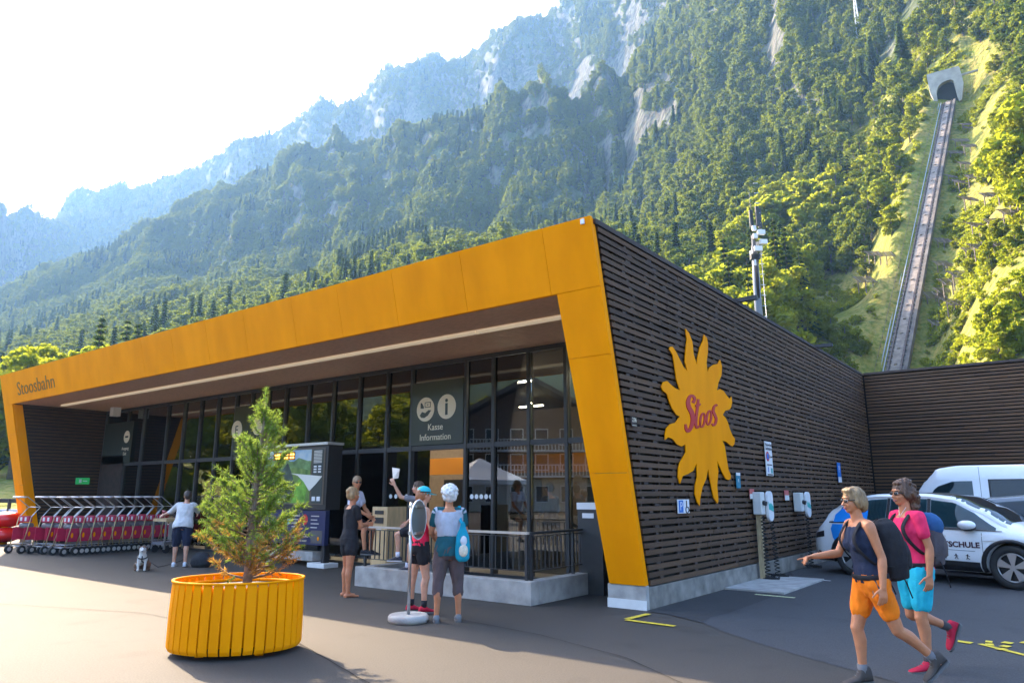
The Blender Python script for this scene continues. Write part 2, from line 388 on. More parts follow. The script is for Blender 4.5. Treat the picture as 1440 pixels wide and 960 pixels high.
def broadleaf(seed, n, size, h=14.0, w=5.0, bushy=0.25):
    rs = np.random.RandomState(seed); blobs = []
    nb = 26
    for i in range(nb):
        z = bushy + (1-bushy)*(i+.5)/nb; prof = math.sin(PI*min(1, (z-bushy)/(1-bushy)*.85+.12))**.6
        a = rs.uniform(0, 2*PI); q = rs.uniform(.35, .95)*prof*w*.75
        blobs.append((q*math.cos(a), q*math.sin(a), z*h*.93, rs.uniform(.2, .36)*w*(.6+.5*prof)))
    blobs = np.array(blobs); k = rs.choice(nb, n, p=blobs[:,3]**2/(blobs[:,3]**2).sum())
    d = rs.normal(size=(n,3)); d /= np.linalg.norm(d, axis=1)[:,None]; d[:,2] = np.where(rs.rand(n) < .7, np.abs(d[:,2]), d[:,2])
    rad = blobs[k,3]*rs.uniform(.72, 1.08, n)
    C = blobs[k,:3] + d*rad[:,None]*np.array([1,1,.72])
    T, U = rnd_frames(n, rs); U = U*.5 + np.cross(T, d)*.8; U /= np.linalg.norm(U, axis=1)[:,None]
    tr = MB(); lean = rs.uniform(-.04, .04, 2)*h
    tr.tube([(0,0,-1.2), (lean[0]*.3, lean[1]*.3, h*.35), (lean[0], lean[1], h*.85)], [w*.075, w*.05, w*.015], 7)
    for i in range(7):
        b = blobs[rs.randint(nb)]; z0 = h*rs.uniform(.22, .6); tr.tube([(lean[0]*.3, lean[1]*.3, z0), tuple(b[:3]*np.array([.6,.6,1])*.97), tuple(b[:3])], [w*.03, w*.018, w*.006], 5)
    return C, T, U, size*rs.uniform(.5, 1.2, n), tr
def spruce(seed, n, size, h=20.0, w=3.2):
    rs = np.random.RandomState(seed); lv = 20; C = []; T = []; U = []; sz = []
    per = max(4, n//(lv*7*5)); 
    tr = MB(); tr.tube([(0,0,-1.2), (0,0,h*.5), (0,0,h*.98)], [w*.09, w*.05, .03], 6)
    for i in range(lv):
        f = (i+.3)/lv; z = h*(.10 + .88*f); L = w*(1-f)**.85*rs.uniform(.85, 1.1) + .2; nb = 9 if f < .7 else 6
        for b in range(nb):
            a = 2*PI*(b+rs.uniform(-.3,.3))/nb + i*1.3; l = L*rs.uniform(.7, 1.1)
            m = max(3, int(l/size*1.5))
            for j in range(m):
                t = (j+.6)/m
                for side in ((-1, 1) if j < m-1 else (0,)):
                    q = l*t; off = side*size*.45*(1.25-t)
                    C.append((math.cos(a)*q - math.sin(a)*off, math.sin(a)*q + math.cos(a)*off, z - .32*l*t*t - rs.uniform(0, .25)*size))
                    tv = np.array([math.cos(a), math.sin(a), -.45+rs.uniform(-.25,.25)]); uv = np.array([-math.sin(a), math.cos(a), rs.uniform(-.7,.7)])
                    T.append(tv/np.linalg.norm(tv)); U.append(uv/np.linalg.norm(uv)); sz.append(size*rs.uniform(.7, 1.15))
    return np.array(C), np.array(T), np.array(U), np.array(sz), tr
NEARB = []; 
for s, (h, wd, bu) in enumerate([(13, 5.0, .15), (15, 5.2, .22), (10, 4.4, .05)]):
    C, T, U, z, tr = broadleaf(10+s, 5200, .27, h, wd, bu)
    NEARB.append((quads_mesh('broadleaf_crown', C, T, U, z, [M['leaf']], vw=.7), tr.mesh('broadleaf_trunk', M['bark'])))
NEARC = []
for s, (h, wd) in enumerate([(22, 3.6), (18, 3.0)]):
    C, T, U, z, tr = spruce(30+s, 0, .34, h, wd)
    NEARC.append((quads_mesh('spruce_crown', C, T, U, z, [M['needle']]), tr.mesh('spruce_trunk', M['bark'])))
def proto(name, data, leafm):
    C, T, U, z, tr = data; o = bpy.data.objects.new(name, quads_mesh(name, C, T, U, z, [leafm, M['bark']], tr)); return o     # never linked: only instanced
MIDB = [proto('broadleaf', broadleaf(50+s, 1700, .42, 15, 5.2, .12), M['shadedleaf']) for s in range(3)]
MIDC = [proto('spruce', spruce(60+s, 0, .62, 22, 3.6), M['needle']) for s in range(2)]

def scatter(name, P, sc, rot, ix, protos, label, cat):
    me = bpy.data.meshes.new(name); me.from_pydata([tuple(p) for p in P], [], [])
    for nm, ty, dat in (('scl', 'FLOAT', sc), ('rot', 'FLOAT', rot), ('idx', 'INT', ix)):
        me.attributes.new(nm, ty, 'POINT').data.foreach_set('value', dat)
    o = bpy.data.objects.new(name, me); COL.objects.link(o)
    g = bpy.data.node_groups.new(name, 'GeometryNodeTree'); g.interface.new_socket('Geometry', in_out='INPUT', socket_type='NodeSocketGeometry'); g.interface.new_socket('Geometry', in_out='OUTPUT', socket_type='NodeSocketGeometry')
    N = g.nodes.new; L = g.links.new; gi = N('NodeGroupInput'); go = N('NodeGroupOutput'); ip = N('GeometryNodeInstanceOnPoints'); jn = N('GeometryNodeJoinGeometry')
    for p in protos[::-1]:
        oi = N('GeometryNodeObjectInfo'); oi.inputs['Object'].default_value = p; oi.inputs['As Instance'].default_value = True; L(oi.outputs['Geometry'], jn.inputs[0])
    def attr(nm, ty):
        a = N('GeometryNodeInputNamedAttribute'); a.data_type = ty; a.inputs['Name'].default_value = nm; return a.outputs['Attribute']
    cx = N('ShaderNodeCombineXYZ'); L(attr('rot', 'FLOAT'), cx.inputs[2])
    ip.inputs['Pick Instance'].default_value = True
    L(gi.outputs[0], ip.inputs['Points']); L(jn.outputs[0], ip.inputs['Instance']); L(attr('idx', 'INT'), ip.inputs['Instance Index']); L(cx.outputs[0], ip.inputs['Rotation']); L(attr('scl', 'FLOAT'), ip.inputs['Scale'])
    L(ip.outputs[0], go.inputs[0]); md = o.modifiers.new('scatter', 'NODES'); md.node_group = g
    return tag(o, label, cat, kind='stuff')
# candidates
def project(P):
    dx, dy, dz = P[:,0], P[:,1], P[:,2]-CAMZ; l = dx*EX[0]+dy*EX[1]; f = dx*FW[0]+dy*FW[1]; c, s = math.cos(PITCH), math.sin(PITCH)
    dep = f*c + dz*s; up = dz*c - f*s; return 720+FPX*l/dep, 480-FPX*up/dep, dep
def inpoly(x, y, poly):
    r = np.zeros(len(x), bool); n = len(poly)
    for i in range(n):
        (x0, y0), (x1, y1) = poly[i], poly[(i+1) % n]
        c = ((y0 > y) != (y1 > y)) & (x < (x1-x0)*(y-y0)/((y1-y0) or 1e-9)+x0); r ^= c
    return r
rs = np.random.RandomState(11)
def candidates(n, r0, r1, pw=1.0, amin=-50, amax=50):
    r = np.sqrt(rs.uniform(r0*r0, r1*r1, n)); a = HEAD + np.radians(rs.uniform(amin, amax, n))
    ai = (a-azv[0])/(azv[1]-azv[0]); lr = np.log(rr[5:]); ri = (np.log(r)-lr[0])/(lr[1]-lr[0])+5
    i0 = np.clip(ai.astype(int), 0, 758); j0 = np.clip(ri.astype(int), 5, nr-2); fa = ai-i0; fr = ri-j0
    z = ZZ[i0,j0]*(1-fa)*(1-fr)+ZZ[i0+1,j0]*fa*(1-fr)+ZZ[i0,j0+1]*(1-fa)*fr+ZZ[i0+1,j0+1]*fa*fr
    dr = (ZZ[i0,j0+1]-ZZ[i0,j0])/(RRm[i0,j0+1]-RRm[i0,j0]); da = (ZZ[i0+1,j0]-ZZ[i0,j0])/(r*(azv[1]-azv[0]))
    return np.stack([-np.sin(a)*r, np.cos(a)*r, z], 1), np.hypot(dr, da), r
def poisson(P, cell):
    key = np.floor(P[:,0]/cell).astype(np.int64)*100003 + np.floor(P[:,1]/cell).astype(np.int64)
    _, u = np.unique(key, return_index=True); return np.sort(u)
GRASS = [(1330,150),(1300,330),(1262,420),(1170,395),(1110,430),(1130,470),(1200,540),(1440,540),(1440,120),(1380,60),(1345,70),(1330,110)]
GORGE = [(1255,0),(1235,120),(1200,190),(1180,230),(1230,290),(1300,300),(1330,140),(1345,80),(1400,60),(1400,0)]
sets = []
for (n, r0, r1, cell) in ((12000, 100, 420, 4.6), (90000, 400, 1000, 5.0), (110000, 1000, 2500, 7.5)):
    P, sl, r = candidates(n, r0, r1); px, py, dep = project(P)
    rocky = fbm(P[:,0]/60, P[:,1]/60, 3) + .35*fbm(P[:,0]/15+9, P[:,1]/15, 2)
    keep = ((sl < 2.5 + rocky*1.5) | ((r > 900) & (sl < 7) & (rocky > -.35))) & (px > -60) & (px < 1500) & (py > -140)
    td = track_dist(P[:,0], P[:,1]); keep &= ~((td < 11) & (r < 240)); keep &= ~(inpoly(px, py, GRASS) & (r < 230)) 
    keep &= ~(inpoly(px, py, GORGE) & (r < 420) & (rs.rand(n) < .78))
    P = P[keep]; r = r[keep]; rocky = rocky[keep]; k = poisson(P, cell); sets.append((P[k], r[k], rocky[k]))
P = np.concatenate([s[0] for s in sets]); R_ = np.concatenate([s[1] for s in sets]); RK = np.concatenate([s[2] for s in sets])
con = (fbm(P[:,0]/90+5, P[:,1]/90, 3) + rs.normal(0, .35, len(P))) > .72
# hand-set near trees: pixel of the foot, height in metres, kind (0 broadleaf, 1 spruce)
HAND = [(1110,440,14,0),(1140,425,13,0),(1085,450,12,0),(1060,440,13,0),(1165,380,9,0),(1205,362,8,0),(1190,385,7,0),(1145,400,10,0),(1225,330,10,0),(1245,300,9,0),
 (1100,360,20,0),(1130,350,21,0),(1155,340,20,1),(1180,330,20,0),(1200,318,21,1),(1215,300,16,0),(1080,370,19,0),(1050,390,18,0),(1030,400,17,0),(1175,345,18,0),(1120,320,19,0),(1090,330,18,0),(1190,300,20,1),(1160,300,22,1),(1060,350,17,0),(1135,370,17,0),
 (1170,480,4.5,0),(1190,490,4,0),(1210,500,4,0),(1150,470,5,0),(1180,505,4,0),(1235,470,3,0),(1130,460,7,0),(1165,455,3,0),
 (1370,385,9,0),(1395,380,10,0),(1350,375,8,0),(1415,370,9,0),(1385,350,9,0),(1360,345,8,0),(1405,340,8,0),(1345,350,6,0),(1430,350,8,0),
 (1400,490,10,0),(1430,500,12,0),(1375,500,8,0),(1420,450,9,0),(1440,440,10,0),(1390,470,8,0),(1360,510,6,0),(1445,490,10,0),(1410,520,9,0),
 (1390,260,10,0),(1420,255,11,0),(1440,240,11,0),(1400,230,10,0),(1380,225,8,0),(1425,210,11,0),(1440,180,11,0),(1405,190,11,0),(1430,150,12,0),(1395,165,9,0),(1440,110,12,0),(1415,120,11,0),(1425,80,11,0),(1440,60,11,0),(1400,100,9,0),(1385,130,7,0),(1410,60,9,0),(1430,30,10,0),
 (1290,300,5,0),(1275,280,7,0),(1300,260,6,0),(1265,250,8,0),(1290,225,7,0),(1280,200,7,0),(1300,190,5,0),(1255,330,6,0),(1240,280,9,1),(1270,310,5,0),(1285,170,6,0),(1260,215,8,0),(1300,150,5,0),(1310,120,5,0),(1295,120,7,0),(1305,95,7,0),(1315,70,8,0),(1325,40,8,0),(1300,60,7,0),(1275,90,8,0),(1250,120,9,0),(1335,15,9,0),(1265,20,9,0),(1280,5,9,0),
 (1280,350,3.5,0),(1270,390,2.5,0),(1262,360,3,0),(1345,240,4,0),(1355,215,4,0),(1340,300,3,0),(1350,270,4,0),(1330,330,2.5,0),(1300,440,2,0),(1320,400,2,0),(1345,450,3,0)]
trees = []
for (px_, py_, h, k) in HAND:
    q = on_terrain(px_, py_)
    if px_ > 1335:
        if rs.rand() < .45: continue
        h *= .40 if py_ > 330 else .52
    if q and track_dist(q.x, q.y) > 3.4: trees.append((q.x, q.y, q.z, h, k))
for q, h in (((-46,16),11), ((-52,24),12), ((-50,9),10), ((-60,14),14), ((-62,30),14), ((-70,22),15), ((-56,34),12), ((-75,40),15), ((-66,5),12), ((-80,12),14), ((-48,30),8), ((-90,30),16), ((-64,48),14)):
    pq = project(np.array([[q[0], q[1], h*.75]])); (trees.append((q[0], q[1], tz(*q), h*.72, 0)) if pq[0][0] < 14 else None)
nh = len(trees)
order = np.argsort(R_); nn = 300-nh-14; first = order[:nn]; restI = order[nn:]
for i in first: trees.append((*P[i], rs.uniform(11, 17) if not con[i] else rs.uniform(15, 22), int(con[i])))
crown_kinds = {0: ('broadleaf_tree', 'broadleaf tree'), 1: ('spruce_tree', 'spruce tree')}
def region(px, py, r):
    for lim, nm in ((60, 'left of the yellow frame'), (350, 'above the left third of the fascia'), (600, 'above the middle of the fascia'), (830, 'above the right third of the fascia'), (960, 'just right of the roof corner'), (1050, 'left of the antenna mast'), (1120, 'behind the antenna mast'), (1180, 'just right of the antenna mast'), (1225, 'in the wood left of the track'), (1300, 'close left of the funicular track'), (1335, 'close by the tunnel portal'), (1395, 'on the bank right of the track'), (9999, 'at the right picture edge')):
        if px < lim: break
    if px < 60: return nm, ''
    if px > 1180: h = 'topmost' if py < 110 else ('upper part' if py < 230 else ('mid height' if py < 370 else 'low down'))
    else: h = 'front row' if r < 170 else ('second row' if r < 215 else ('third row' if r < 260 else 'uppermost row'))
    return nm, h
def plant(x, y, z, h, k, group=None, label=None):
    T = NEARC if k else NEARB; j = rs.randint(len(T)) if h > 6 or k else 2; base = [22, 18][j] if k else [13, 15, 10][j]; s = h/base*1.02
    ppx, ppy, _ = project(np.array([[x, y, z]])); r = math.hypot(x, y); reg, lev = region(ppx[0], ppy[0], r)
    size = ('tall', 'medium', 'small')[0 if h > 16 else (1 if h > 12.5 else 2)]
    tone = size + ' dark pointed spruce' if k else ('low round green bush' if h < 6 else size + (' yellow green tree' if ppx[0] > 1225 else ' leafy green tree'))
    o = empty(crown_kinds[k][0] if h >= 6 else 'bush', (x, y, z), rs.uniform(0, 6.28), label or (tone + ' ' + reg + (', ' + lev if lev else '')), crown_kinds[k][1] if h >= 6 else 'bush', group or (('spruces ' if k else ('trees ' if h >= 6 else 'bushes ')) + reg))
    o.scale = (s*rs.uniform(.9, 1.15), s*rs.uniform(.9, 1.15), s)
    inst('crown', T[j][0], o); inst('trunk', T[j][1], o); return o
for t_ in trees: plant(*t_)
Pr, cr = P[restI], con[restI]; Rr = R_[restI]; RKr = RK[restI]
for flag, nm, pr, lab in ((False, 'distant_broadleaf_forest', MIDB, 'dense leafy forest covering the mountain sides behind the station'), (True, 'distant_spruce_forest', MIDC, 'dark spruces scattered through the forest on the mountain sides')):
    Q = Pr[cr == flag]; n = len(Q); sc = rs.uniform(.5, .98, n)*np.clip(1.05-.25*np.clip(RKr[cr == flag], 0, 1), .4, 1.1)
    scatter(nm, Q, sc, rs.uniform(0, 6.28, n), rs.randint(0, len(pr), n), pr, lab, 'forest')
print('trees', nh, len(trees), len(Pr))

# low scrub and tall grass on the sunny bank (uncountable)
sc_me = proto('scrub', broadleaf(80, 160, .16, 1.1, .9, 0.0), M['leaf'])
P2, sl2, r2 = candidates(60000, 80, 260, amin=-40, amax=-8)
px2, py2, _ = project(P2); n_ = fbm(P2[:,0]/9, P2[:,1]/9, 3)
k2 = (inpoly(px2, py2, GRASS+[]) | inpoly(px2, py2, GORGE)) & (track_dist(P2[:,0], P2[:,1]) > 3.5) & (n_ + rs.normal(0, .3, len(P2)) > .35)
Q = P2[k2]; n = len(Q)
scatter('hillside_scrub', Q, rs.uniform(.35, 1.15, n), rs.uniform(0, 6.28, n), np.zeros(n, int), [sc_me], 'low green scrub and tall grass on the bank beside the track', 'scrub')
print('scrub', n)
# ------------------------------------------------------------------ ground sheets
def asphalt(name, c, sc=1.0):
    m = bpy.data.materials.new(name); m.use_nodes = True; t = m.node_tree; p = t.nodes["Principled BSDF"]; N = t.nodes.new; L = t.links.new
    p.inputs["Roughness"].default_value = .82; p.inputs["Specular IOR Level"].default_value = .35
    tc = N("ShaderNodeTexCoord")
    def nz(s, d, a, b):
        n = N("ShaderNodeTexNoise"); n.inputs["Scale"].default_value = s; n.inputs["Detail"].default_value = d; L(tc.outputs["Object"], n.inputs[0])
        r = N("ShaderNodeMapRange"); r.inputs[1].default_value = a; r.inputs[2].default_value = b; L(n.outputs[0], r.inputs[0]); return r.outputs[0], n.outputs[0]
    f, _ = nz(.35, 6, .3, .7); g, gr_ = nz(60, 4, .35, .75); s, _ = nz(1.7, 5, .58, .72)
    def mix(fac, a, b):
        x = N("ShaderNodeMix"); x.data_type = 'RGBA'
        L(fac, x.inputs[0])
        for k, q in ((6, a), (7, b)):
            if isinstance(q, tuple): x.inputs[k].default_value = (*q, 1)
            else: L(q, x.inputs[k])
        return x.outputs[2]
    a = mix(f, tuple(v*.86 for v in c), tuple(v*1.14 for v in c)); b = mix(g, a, tuple(v*1.7 for v in c)); b2 = N("ShaderNodeMix"); b2.data_type = 'RGBA'; b2.inputs[0].default_value = min(.95, .8*sc); L(a, b2.inputs[6]); L(b, b2.inputs[7])
    st = N("ShaderNodeMath"); st.operation = 'MULTIPLY'; st.inputs[1].default_value = .35; L(s, st.inputs[0])
    L(mix(st.outputs[0], b2.outputs[2], tuple(v*.6 for v in c)), p.inputs["Base Color"])
    bp = N("ShaderNodeBump"); bp.inputs["Strength"].default_value = .35*sc; bp.inputs["Distance"].default_value = .01; L(gr_, bp.inputs["Height"]); L(bp.outputs[0], p.inputs["Normal"])
    return m
M['asphalt'] = asphalt('asphalt', (.043,.038,.0325)); M['asphalt2'] = asphalt('old_asphalt', (.044,.044,.046), 1.6); M['asphaltdark'] = asphalt('dark_asphalt', (.030,.030,.031), 1.2)
ring = [(57*math.cos(2*PI*k/96), 57*math.sin(2*PI*k/96), 0) for k in range(96)]
MB().add(ring, [tuple(range(96))]).build('plaza', M['asphalt'], kind='structure')
def sheet(name, pts, z, m, **kw):
    P_ = [Vector((p.x, p.y, 0)) for p in pts]; tri = tessellate_polygon([P_])
    return MB().add([(p.x, p.y, z) for p in P_], [tuple(t) for t in tri]).build(name, m, **kw)
curve = [gr(*q) for q in [(912,859),(935,862),(962,868),(990,876),(1020,889),(1060,902),(1100,914),(1140,926),(1220,948),(1320,975),(1460,1010)]]
sheet('parking_area', curve + [Vector((14,3,0)), Vector((14,25.3,0)), Vector((-4.9,25.3,0))], .004, M['asphalt2'], kind='structure')
sheet('asphalt_patch', [gr(*q) for q in [(912,860),(940,864),(988,876),(1000,868),(1025,862),(1090,838),(1120,815),(1106,800)]] + [Vector((-4.9,16,0))], .008, M['asphaltdark'], kind='structure')
M['yline'] = mat('worn_yellow_line', (.62,.47,.03), .7, var=.35, vscale=30); M['wline'] = mat('worn_white_line', (.62,.62,.6), .7, var=.3, vscale=30); M['pale'] = mat('faded_yellow_line', (.55,.55,.30), .7, var=.3, vscale=30)
def line(name, a, b, w, m, z=.012, **kw):
    a, b = gr(*a), gr(*b); d = (b-a).normalized(); n = Vector((-d.y, d.x, 0))*w/2
    return sheet(name, [a-n, b-n, b+n, a+n], z, m, kind='structure', **kw)
line('yellow_marking', (880,872), (949,881), .09, M['yline']); line('yellow_marking', (881,871.5), (912,864), .09, M['yline'], .016)
line('yellow_marking', (1062,836), (1118,841), .09, M['pale']); line('white_marking', (1121,813), (1168,817), .08, M['wline'])
line('yellow_marking', (1340,901), (1367,905), .11, M['yline']); line('yellow_marking', (1378,906), (1450,924), .07, M['yline'])
for a, b in (((1386,903),(1396,904)), ((1386,907),(1398,908)), ((1410,904),(1424,906)), ((1408,909),(1420,911)), ((1404,913),(1413,915)), ((1436,904),(1450,906))): line('yellow_marking', a, b, .12, M['yline'], .016)
MB().box(-5.0+.1, -3.9, at(1020,830,Z=0).y+.1, at(1090,812,Z=0).y+.1, -.02, .035).build('concrete_slab', M['concrete'], label='flat concrete slab at the foot of the first charging point', cat='slab')

M['seam'] = mat('bitumen_seam', (.024,.022,.02), .95, spec=.05)
rsn = random.Random(3)
for pts_ in ([(-20,848),(200,862),(420,905),(560,985)], [(640,870),(760,893),(880,925),(990,975)]):
    P_ = [gr(*q) for q in pts_]; path = []
    for a, b in zip(P_[:-1], P_[1:]):
        for k in range(12): t = k/12; path.append(a.lerp(b, t) + Vector((rsn.uniform(-.006,.006), rsn.uniform(-.006,.006), 0)))
    path.append(P_[-1]); L1, L2 = [], []
    for i, p in enumerate(path):
        d = (path[min(i+1,len(path)-1)]-path[max(i-1,0)]).normalized(); n = Vector((-d.y,d.x,0))*rsn.uniform(.003,.006); L1.append(p+n); L2.append(p-n)
    m_ = MB(); vs = [(p.x,p.y,.0095) for p in L1+L2]; n = len(L1); m_.add(vs, [(i,i+1,n+i+1,n+i) for i in range(n-1)]).build('asphalt_seam', M['seam'], kind='structure')
# ------------------------------------------------------------------ station building
XR, XL, ZT, ZB = -4.92, -28.0, 5.48, 4.50
def yf(z): return 9.58 - .2445*z
def atF(px, py):
    d = ray(px, py); t = (9.58-.2445*CAMZ)/(d.y+.2445*d.z); return Vector((d.x*t, d.y*t, CAMZ+d.z*t))
B = empty('station_building', (0,0,0), 0, 'long timber station hall with bright yellow slanted front frame and glass facade', 'building')
fr_ = empty('front_frame'); fr_.parent = B
def fpanel(q, t=.06):
    """q: four (X,z) corners on the leaning front plane"""
    A = [(x, yf(z), z) for x, z in q]; Bk = [(x, yf(z)+t, z) for x, z in q]
    MB().hexa(A, Bk).build('panel', M['yellow'], fr_, bevel=.004)
g = .006
seams = [XR] + [atF(px, py).x for px, py in ((768,365),(650,385),(552,398),(475,420),(410,430),(344,460),(290,470),(242,485),(200,495),(161,505),(125,512),(92,522),(60,535))] + [XL]
legi = [(-5.67,ZB), (-5.50,.33)]
for i in range(len(seams)-1):
    a, b = seams[i]-g*.5, seams[i+1]+g*.5
    fpanel([(b,ZB),(a,ZB),(a,ZT),(b,ZT)])
def lx(z, a, b): return a[0] + (b[0]-a[0])*(z-a[1])/(b[1]-a[1])
zs = [ZB, 3.55, 1.9, .33]
for i in range(3):
    z1, z0 = zs[i]-g, zs[i+1]
    fpanel([(lx(z0,*legi),z0),(XR,z0),(XR,z1),(lx(z1,*legi),z1)]); fpanel([(XL,z0),(XL+.72,z0),(XL+.75,z1),(XL,z1)])
# inner and outer returns of the frame
for q in ([(lx(ZB-.01,*legi),ZB-.01),(lx(.33,*legi),.33)], [(XL+.76,ZB-.01),(XL+.73,.33)], [(XR-.03,ZT),(XR-.03,.33)], [(XL+.03,ZT),(XL+.03,.33)]):
    (xa, za), (xb, zb) = q; w_ = .03 if q[0][0] < -20 and q[0][0] > XL+.5 or q[0][0] > -5 else -.03
    e = .24 if xa < XL+1 and xa > XL+.5 else .10
    MB().hexa([(xa,yf(za)+.061,za),(xb,yf(zb)+.061,zb),(xb,yf(zb)+e+.06,zb),(xa,yf(za)+e+.06,za)], [(xa-.03,yf(za)+.061,za),(xb-.03,yf(zb)+.061,zb),(xb-.03,yf(zb)+e+.06,zb),(xa-.03,yf(za)+e+.06,za)]).build('frame_return', M['yellow'], fr_)
MB().box(XL+.05, XR-.05, yf(ZT)+.07, 11.0, ZT-.05, ZT-.01).build('roof_edge_trim', M['alu'], B)
# roof slab, soffit
MB().hexa([(XL+.06,yf(4.6)+.07,ZB+.06),(XR-.09,yf(4.6)+.07,ZB+.06),(XR-.09,25.36,ZB+.06),(XL+.06,25.36,ZB+.06)], [(XL+.06,yf(5.4)+.07,ZT-.06),(XR-.09,yf(5.4)+.07,ZT-.06),(XR-.09,25.36,ZT-.06),(XL+.06,25.36,ZT-.06)]).build('roof', M['dark'], B)
sf = MB(); y = yf(ZB)+.07; i = 0
sof = empty('soffit'); sof.parent = B
while y < 11.42:
    for (a, b) in ((XL+.8, -20.3+(i%3)*.5), (-20.3+(i%3)*.5, -12.5+(i%2)*.8), (-12.5+(i%2)*.8, -5.7)):
        sf.box(a+.004, b-.004, y, min(y+.095, 11.44), ZB+.012, ZB+.035)
    y += .105; i += 1
sf.build('board', M['soffit'], sof, kind='stuff')
MB().box(XL+.77, -5.68, yf(ZB)+.065, 11.44, ZB+.036, ZB+.058).build('backing', M['dark'], sof)
for (a, b, o_) in ((-26.3,-21.4,0), (-21.38,-16.6,.0), (-16.58,-11.8,.0), (-11.78,-8.2,.0), (-8.18,-5.75,.0)): MB().box(a, b, 9.58, 9.72, ZB-.035, ZB+.010).build('light_strip', M['strip'], B)
# side wall cladding: unit board scaled to length
bm_ = MB().box(-.5,.5,-.5,.5,-.5,.5).mesh('slat', M['slat'])
def clad(name, parent, along, fixed, lo, hi, z0, z1, pitch, hgt, seg, depth=.028, sgn=1, seed=1):
    rs_ = random.Random(seed); e = empty(name); e.parent = parent; n = 0; z = z0; k = 0
    while z + hgt < z1 + .001:
        l0 = lo(z) if callable(lo) else lo; l1 = hi; cuts = [l0]; c = l0 + seg*(.35+.65*rs_.random())
        while c < l1-1.2: cuts.append(c); c += seg
        cuts.append(l1)
        for a, b in zip(cuts[:-1], cuts[1:]):
            dz = rs_.uniform(-.004,.004); dd = rs_.uniform(0,.006)
            L_ = b-a-.008; c_ = (a+b)/2
            if along == 'y': inst('slat', bm_, e, (fixed+sgn*(dd+depth/2), c_, z+hgt/2+dz), (0,0,0), (depth, L_, hgt))
            else: inst('slat', bm_, e, (c_, fixed+sgn*(dd+depth/2), z+hgt/2+dz), (0,0,0), (L_, depth, hgt))
            n += 1
        z += pitch; k += 1
    print(name, n); return e
sw = clad('side_wall', B, 'y', XR-.035, lambda z: yf(z)+.17, 25.34, .32, 5.40, .104, .068, 4.6, seed=5)
MB().hexa([(XR-.13,yf(.31)+.2,.301),(XR-.08,yf(.31)+.2,.301),(XR-.08,25.36,.301),(XR-.13,25.36,.301)], [(XR-.13,yf(5.4)+.2,5.41),(XR-.08,yf(5.4)+.2,5.41),(XR-.08,25.36,5.41),(XR-.13,25.36,5.41)]).build('backing', M['dark'], sw)
bt = MB(); y = 8.9
while y < 25.2:
    z0 = .36; zmax = 5.40
    if yf(.36) + .25 > y: z0 = max(.36, (9.58+.25-y)/.2445)
    bt.box(XR-.078, XR-.037, y, y+.05, z0, zmax); y += .62
for k in range(46):
    for s_ in range(int(17/.31)):
        pass
bt.build('batten', M['darkwood'], sw, kind='stuff')
MB().box(XR-.12, XR+.012, yf(5.44)+.12, 25.42, 5.402, 5.475).build('wall_cap', M['darkwood'], sw)
rs2 = random.Random(9); spm = MB()                         # spacer blocks between the boards
for k in range(48):
    z = .32+.104*k+.069
    y = max(9.0, yf(z)+.3) + rs2.random()*.5
    while y < 25: spm.box(XR-.045, XR-.012, y, y+rs2.uniform(.06,.16), z+.001, z+.033); y += rs2.uniform(.6,1.0)
spm.build('spacer_block', M['darkwood'], sw, kind='stuff')
# concrete plinths
MB().box(-5.54, XR+.0, 9.52, 9.62, 0, .328).build('plinth', M['concrete'], B, bevel=.006)
MB().box(-5.545, XR+.004, 9.512, 9.519, .0, .13).build('plinth_coating', M['whitestrip'], B)
MB().box(XR-.3, XR+.002, 9.622, 25.3, 0, .30).build('plinth', M['concrete2'], B, bevel=.006)
MB().box(XL+.02, XL+.7, 9.50, 9.62, 0, .328).build('plinth', M['concrete'], B)
# left inner wall
XI = XL+.80; lm = MB(); z = .06; k = 0
while z < ZB-.07:
    lm.box(XI-.03, XI-.004, yf(z)+.32, 11.42, z, z+.078); z += .112
lw = empty('entrance_side_wall'); lw.parent = B
lm.build('slat', M['slat'], lw, kind='stuff')
MB().hexa([(XL+.04,yf(0)+.31,.0),(XI-.04,yf(0)+.31,.0),(XI-.04,11.44,.0),(XL+.04,11.44,.0)], [(XL+.04,yf(ZB)+.31,ZB),(XI-.04,yf(ZB)+.31,ZB),(XI-.04,11.44,ZB),(XL+.04,11.44,ZB)]).build('backing', M['dark'], lw)
# glazing
YG = 11.5; ZG0, ZTR, ZH = .06, 2.60, 4.42
mpx = [(178,625),(201,620),(235,612),(259,603),(282,603),(306,603),(331,603),(353,603),(376,603),(401,603),(433,610),(468,612),(504,635),(544,635),(579,632),(656,625),(695,623),(745,620),(798,617),(845,615)]
mx = [at(px, py, Y=YG).x for px, py in mpx]; mx = sorted([XI+.0] + mx[:-1] + [-6.3])
print('mullions', [round(x,2) for x in mx], 'transom', at(656,627,Y=YG).z, 'head', at(792,477,Y=YG).z)
gl = empty('glass_facade'); gl.parent = B
for x in mx: MB().box(x-.035, x+.035, YG-.06, YG+.10, ZG0, ZH).build('mullion', M['frame'], gl)
KX = (at(579,632,Y=YG).x, at(656,625,Y=YG).x)
for a, b in zip(mx[:-1], mx[1:]):
    a_, b_ = a+.037, b-.037
    MB().box(a_, b_, YG-.045, YG+.08, ZTR-.05, ZTR+.05).build('transom', M['frame'], gl)
    MB().box(a_, b_, YG, YG+.012, ZTR+.052, ZH-.002).build('pane', M['glass'], gl)
    if abs(a-KX[0]) > .05: MB().box(a_, b_, YG, YG+.012, ZG0+.08, ZTR-.052).build('pane', M['glass'], gl)
    else: MB().box(a_, (a_+b_)/2-.3, YG+.05, YG+.062, ZG0+.08, ZTR-.052).build('sliding_door', M['glass'], gl)
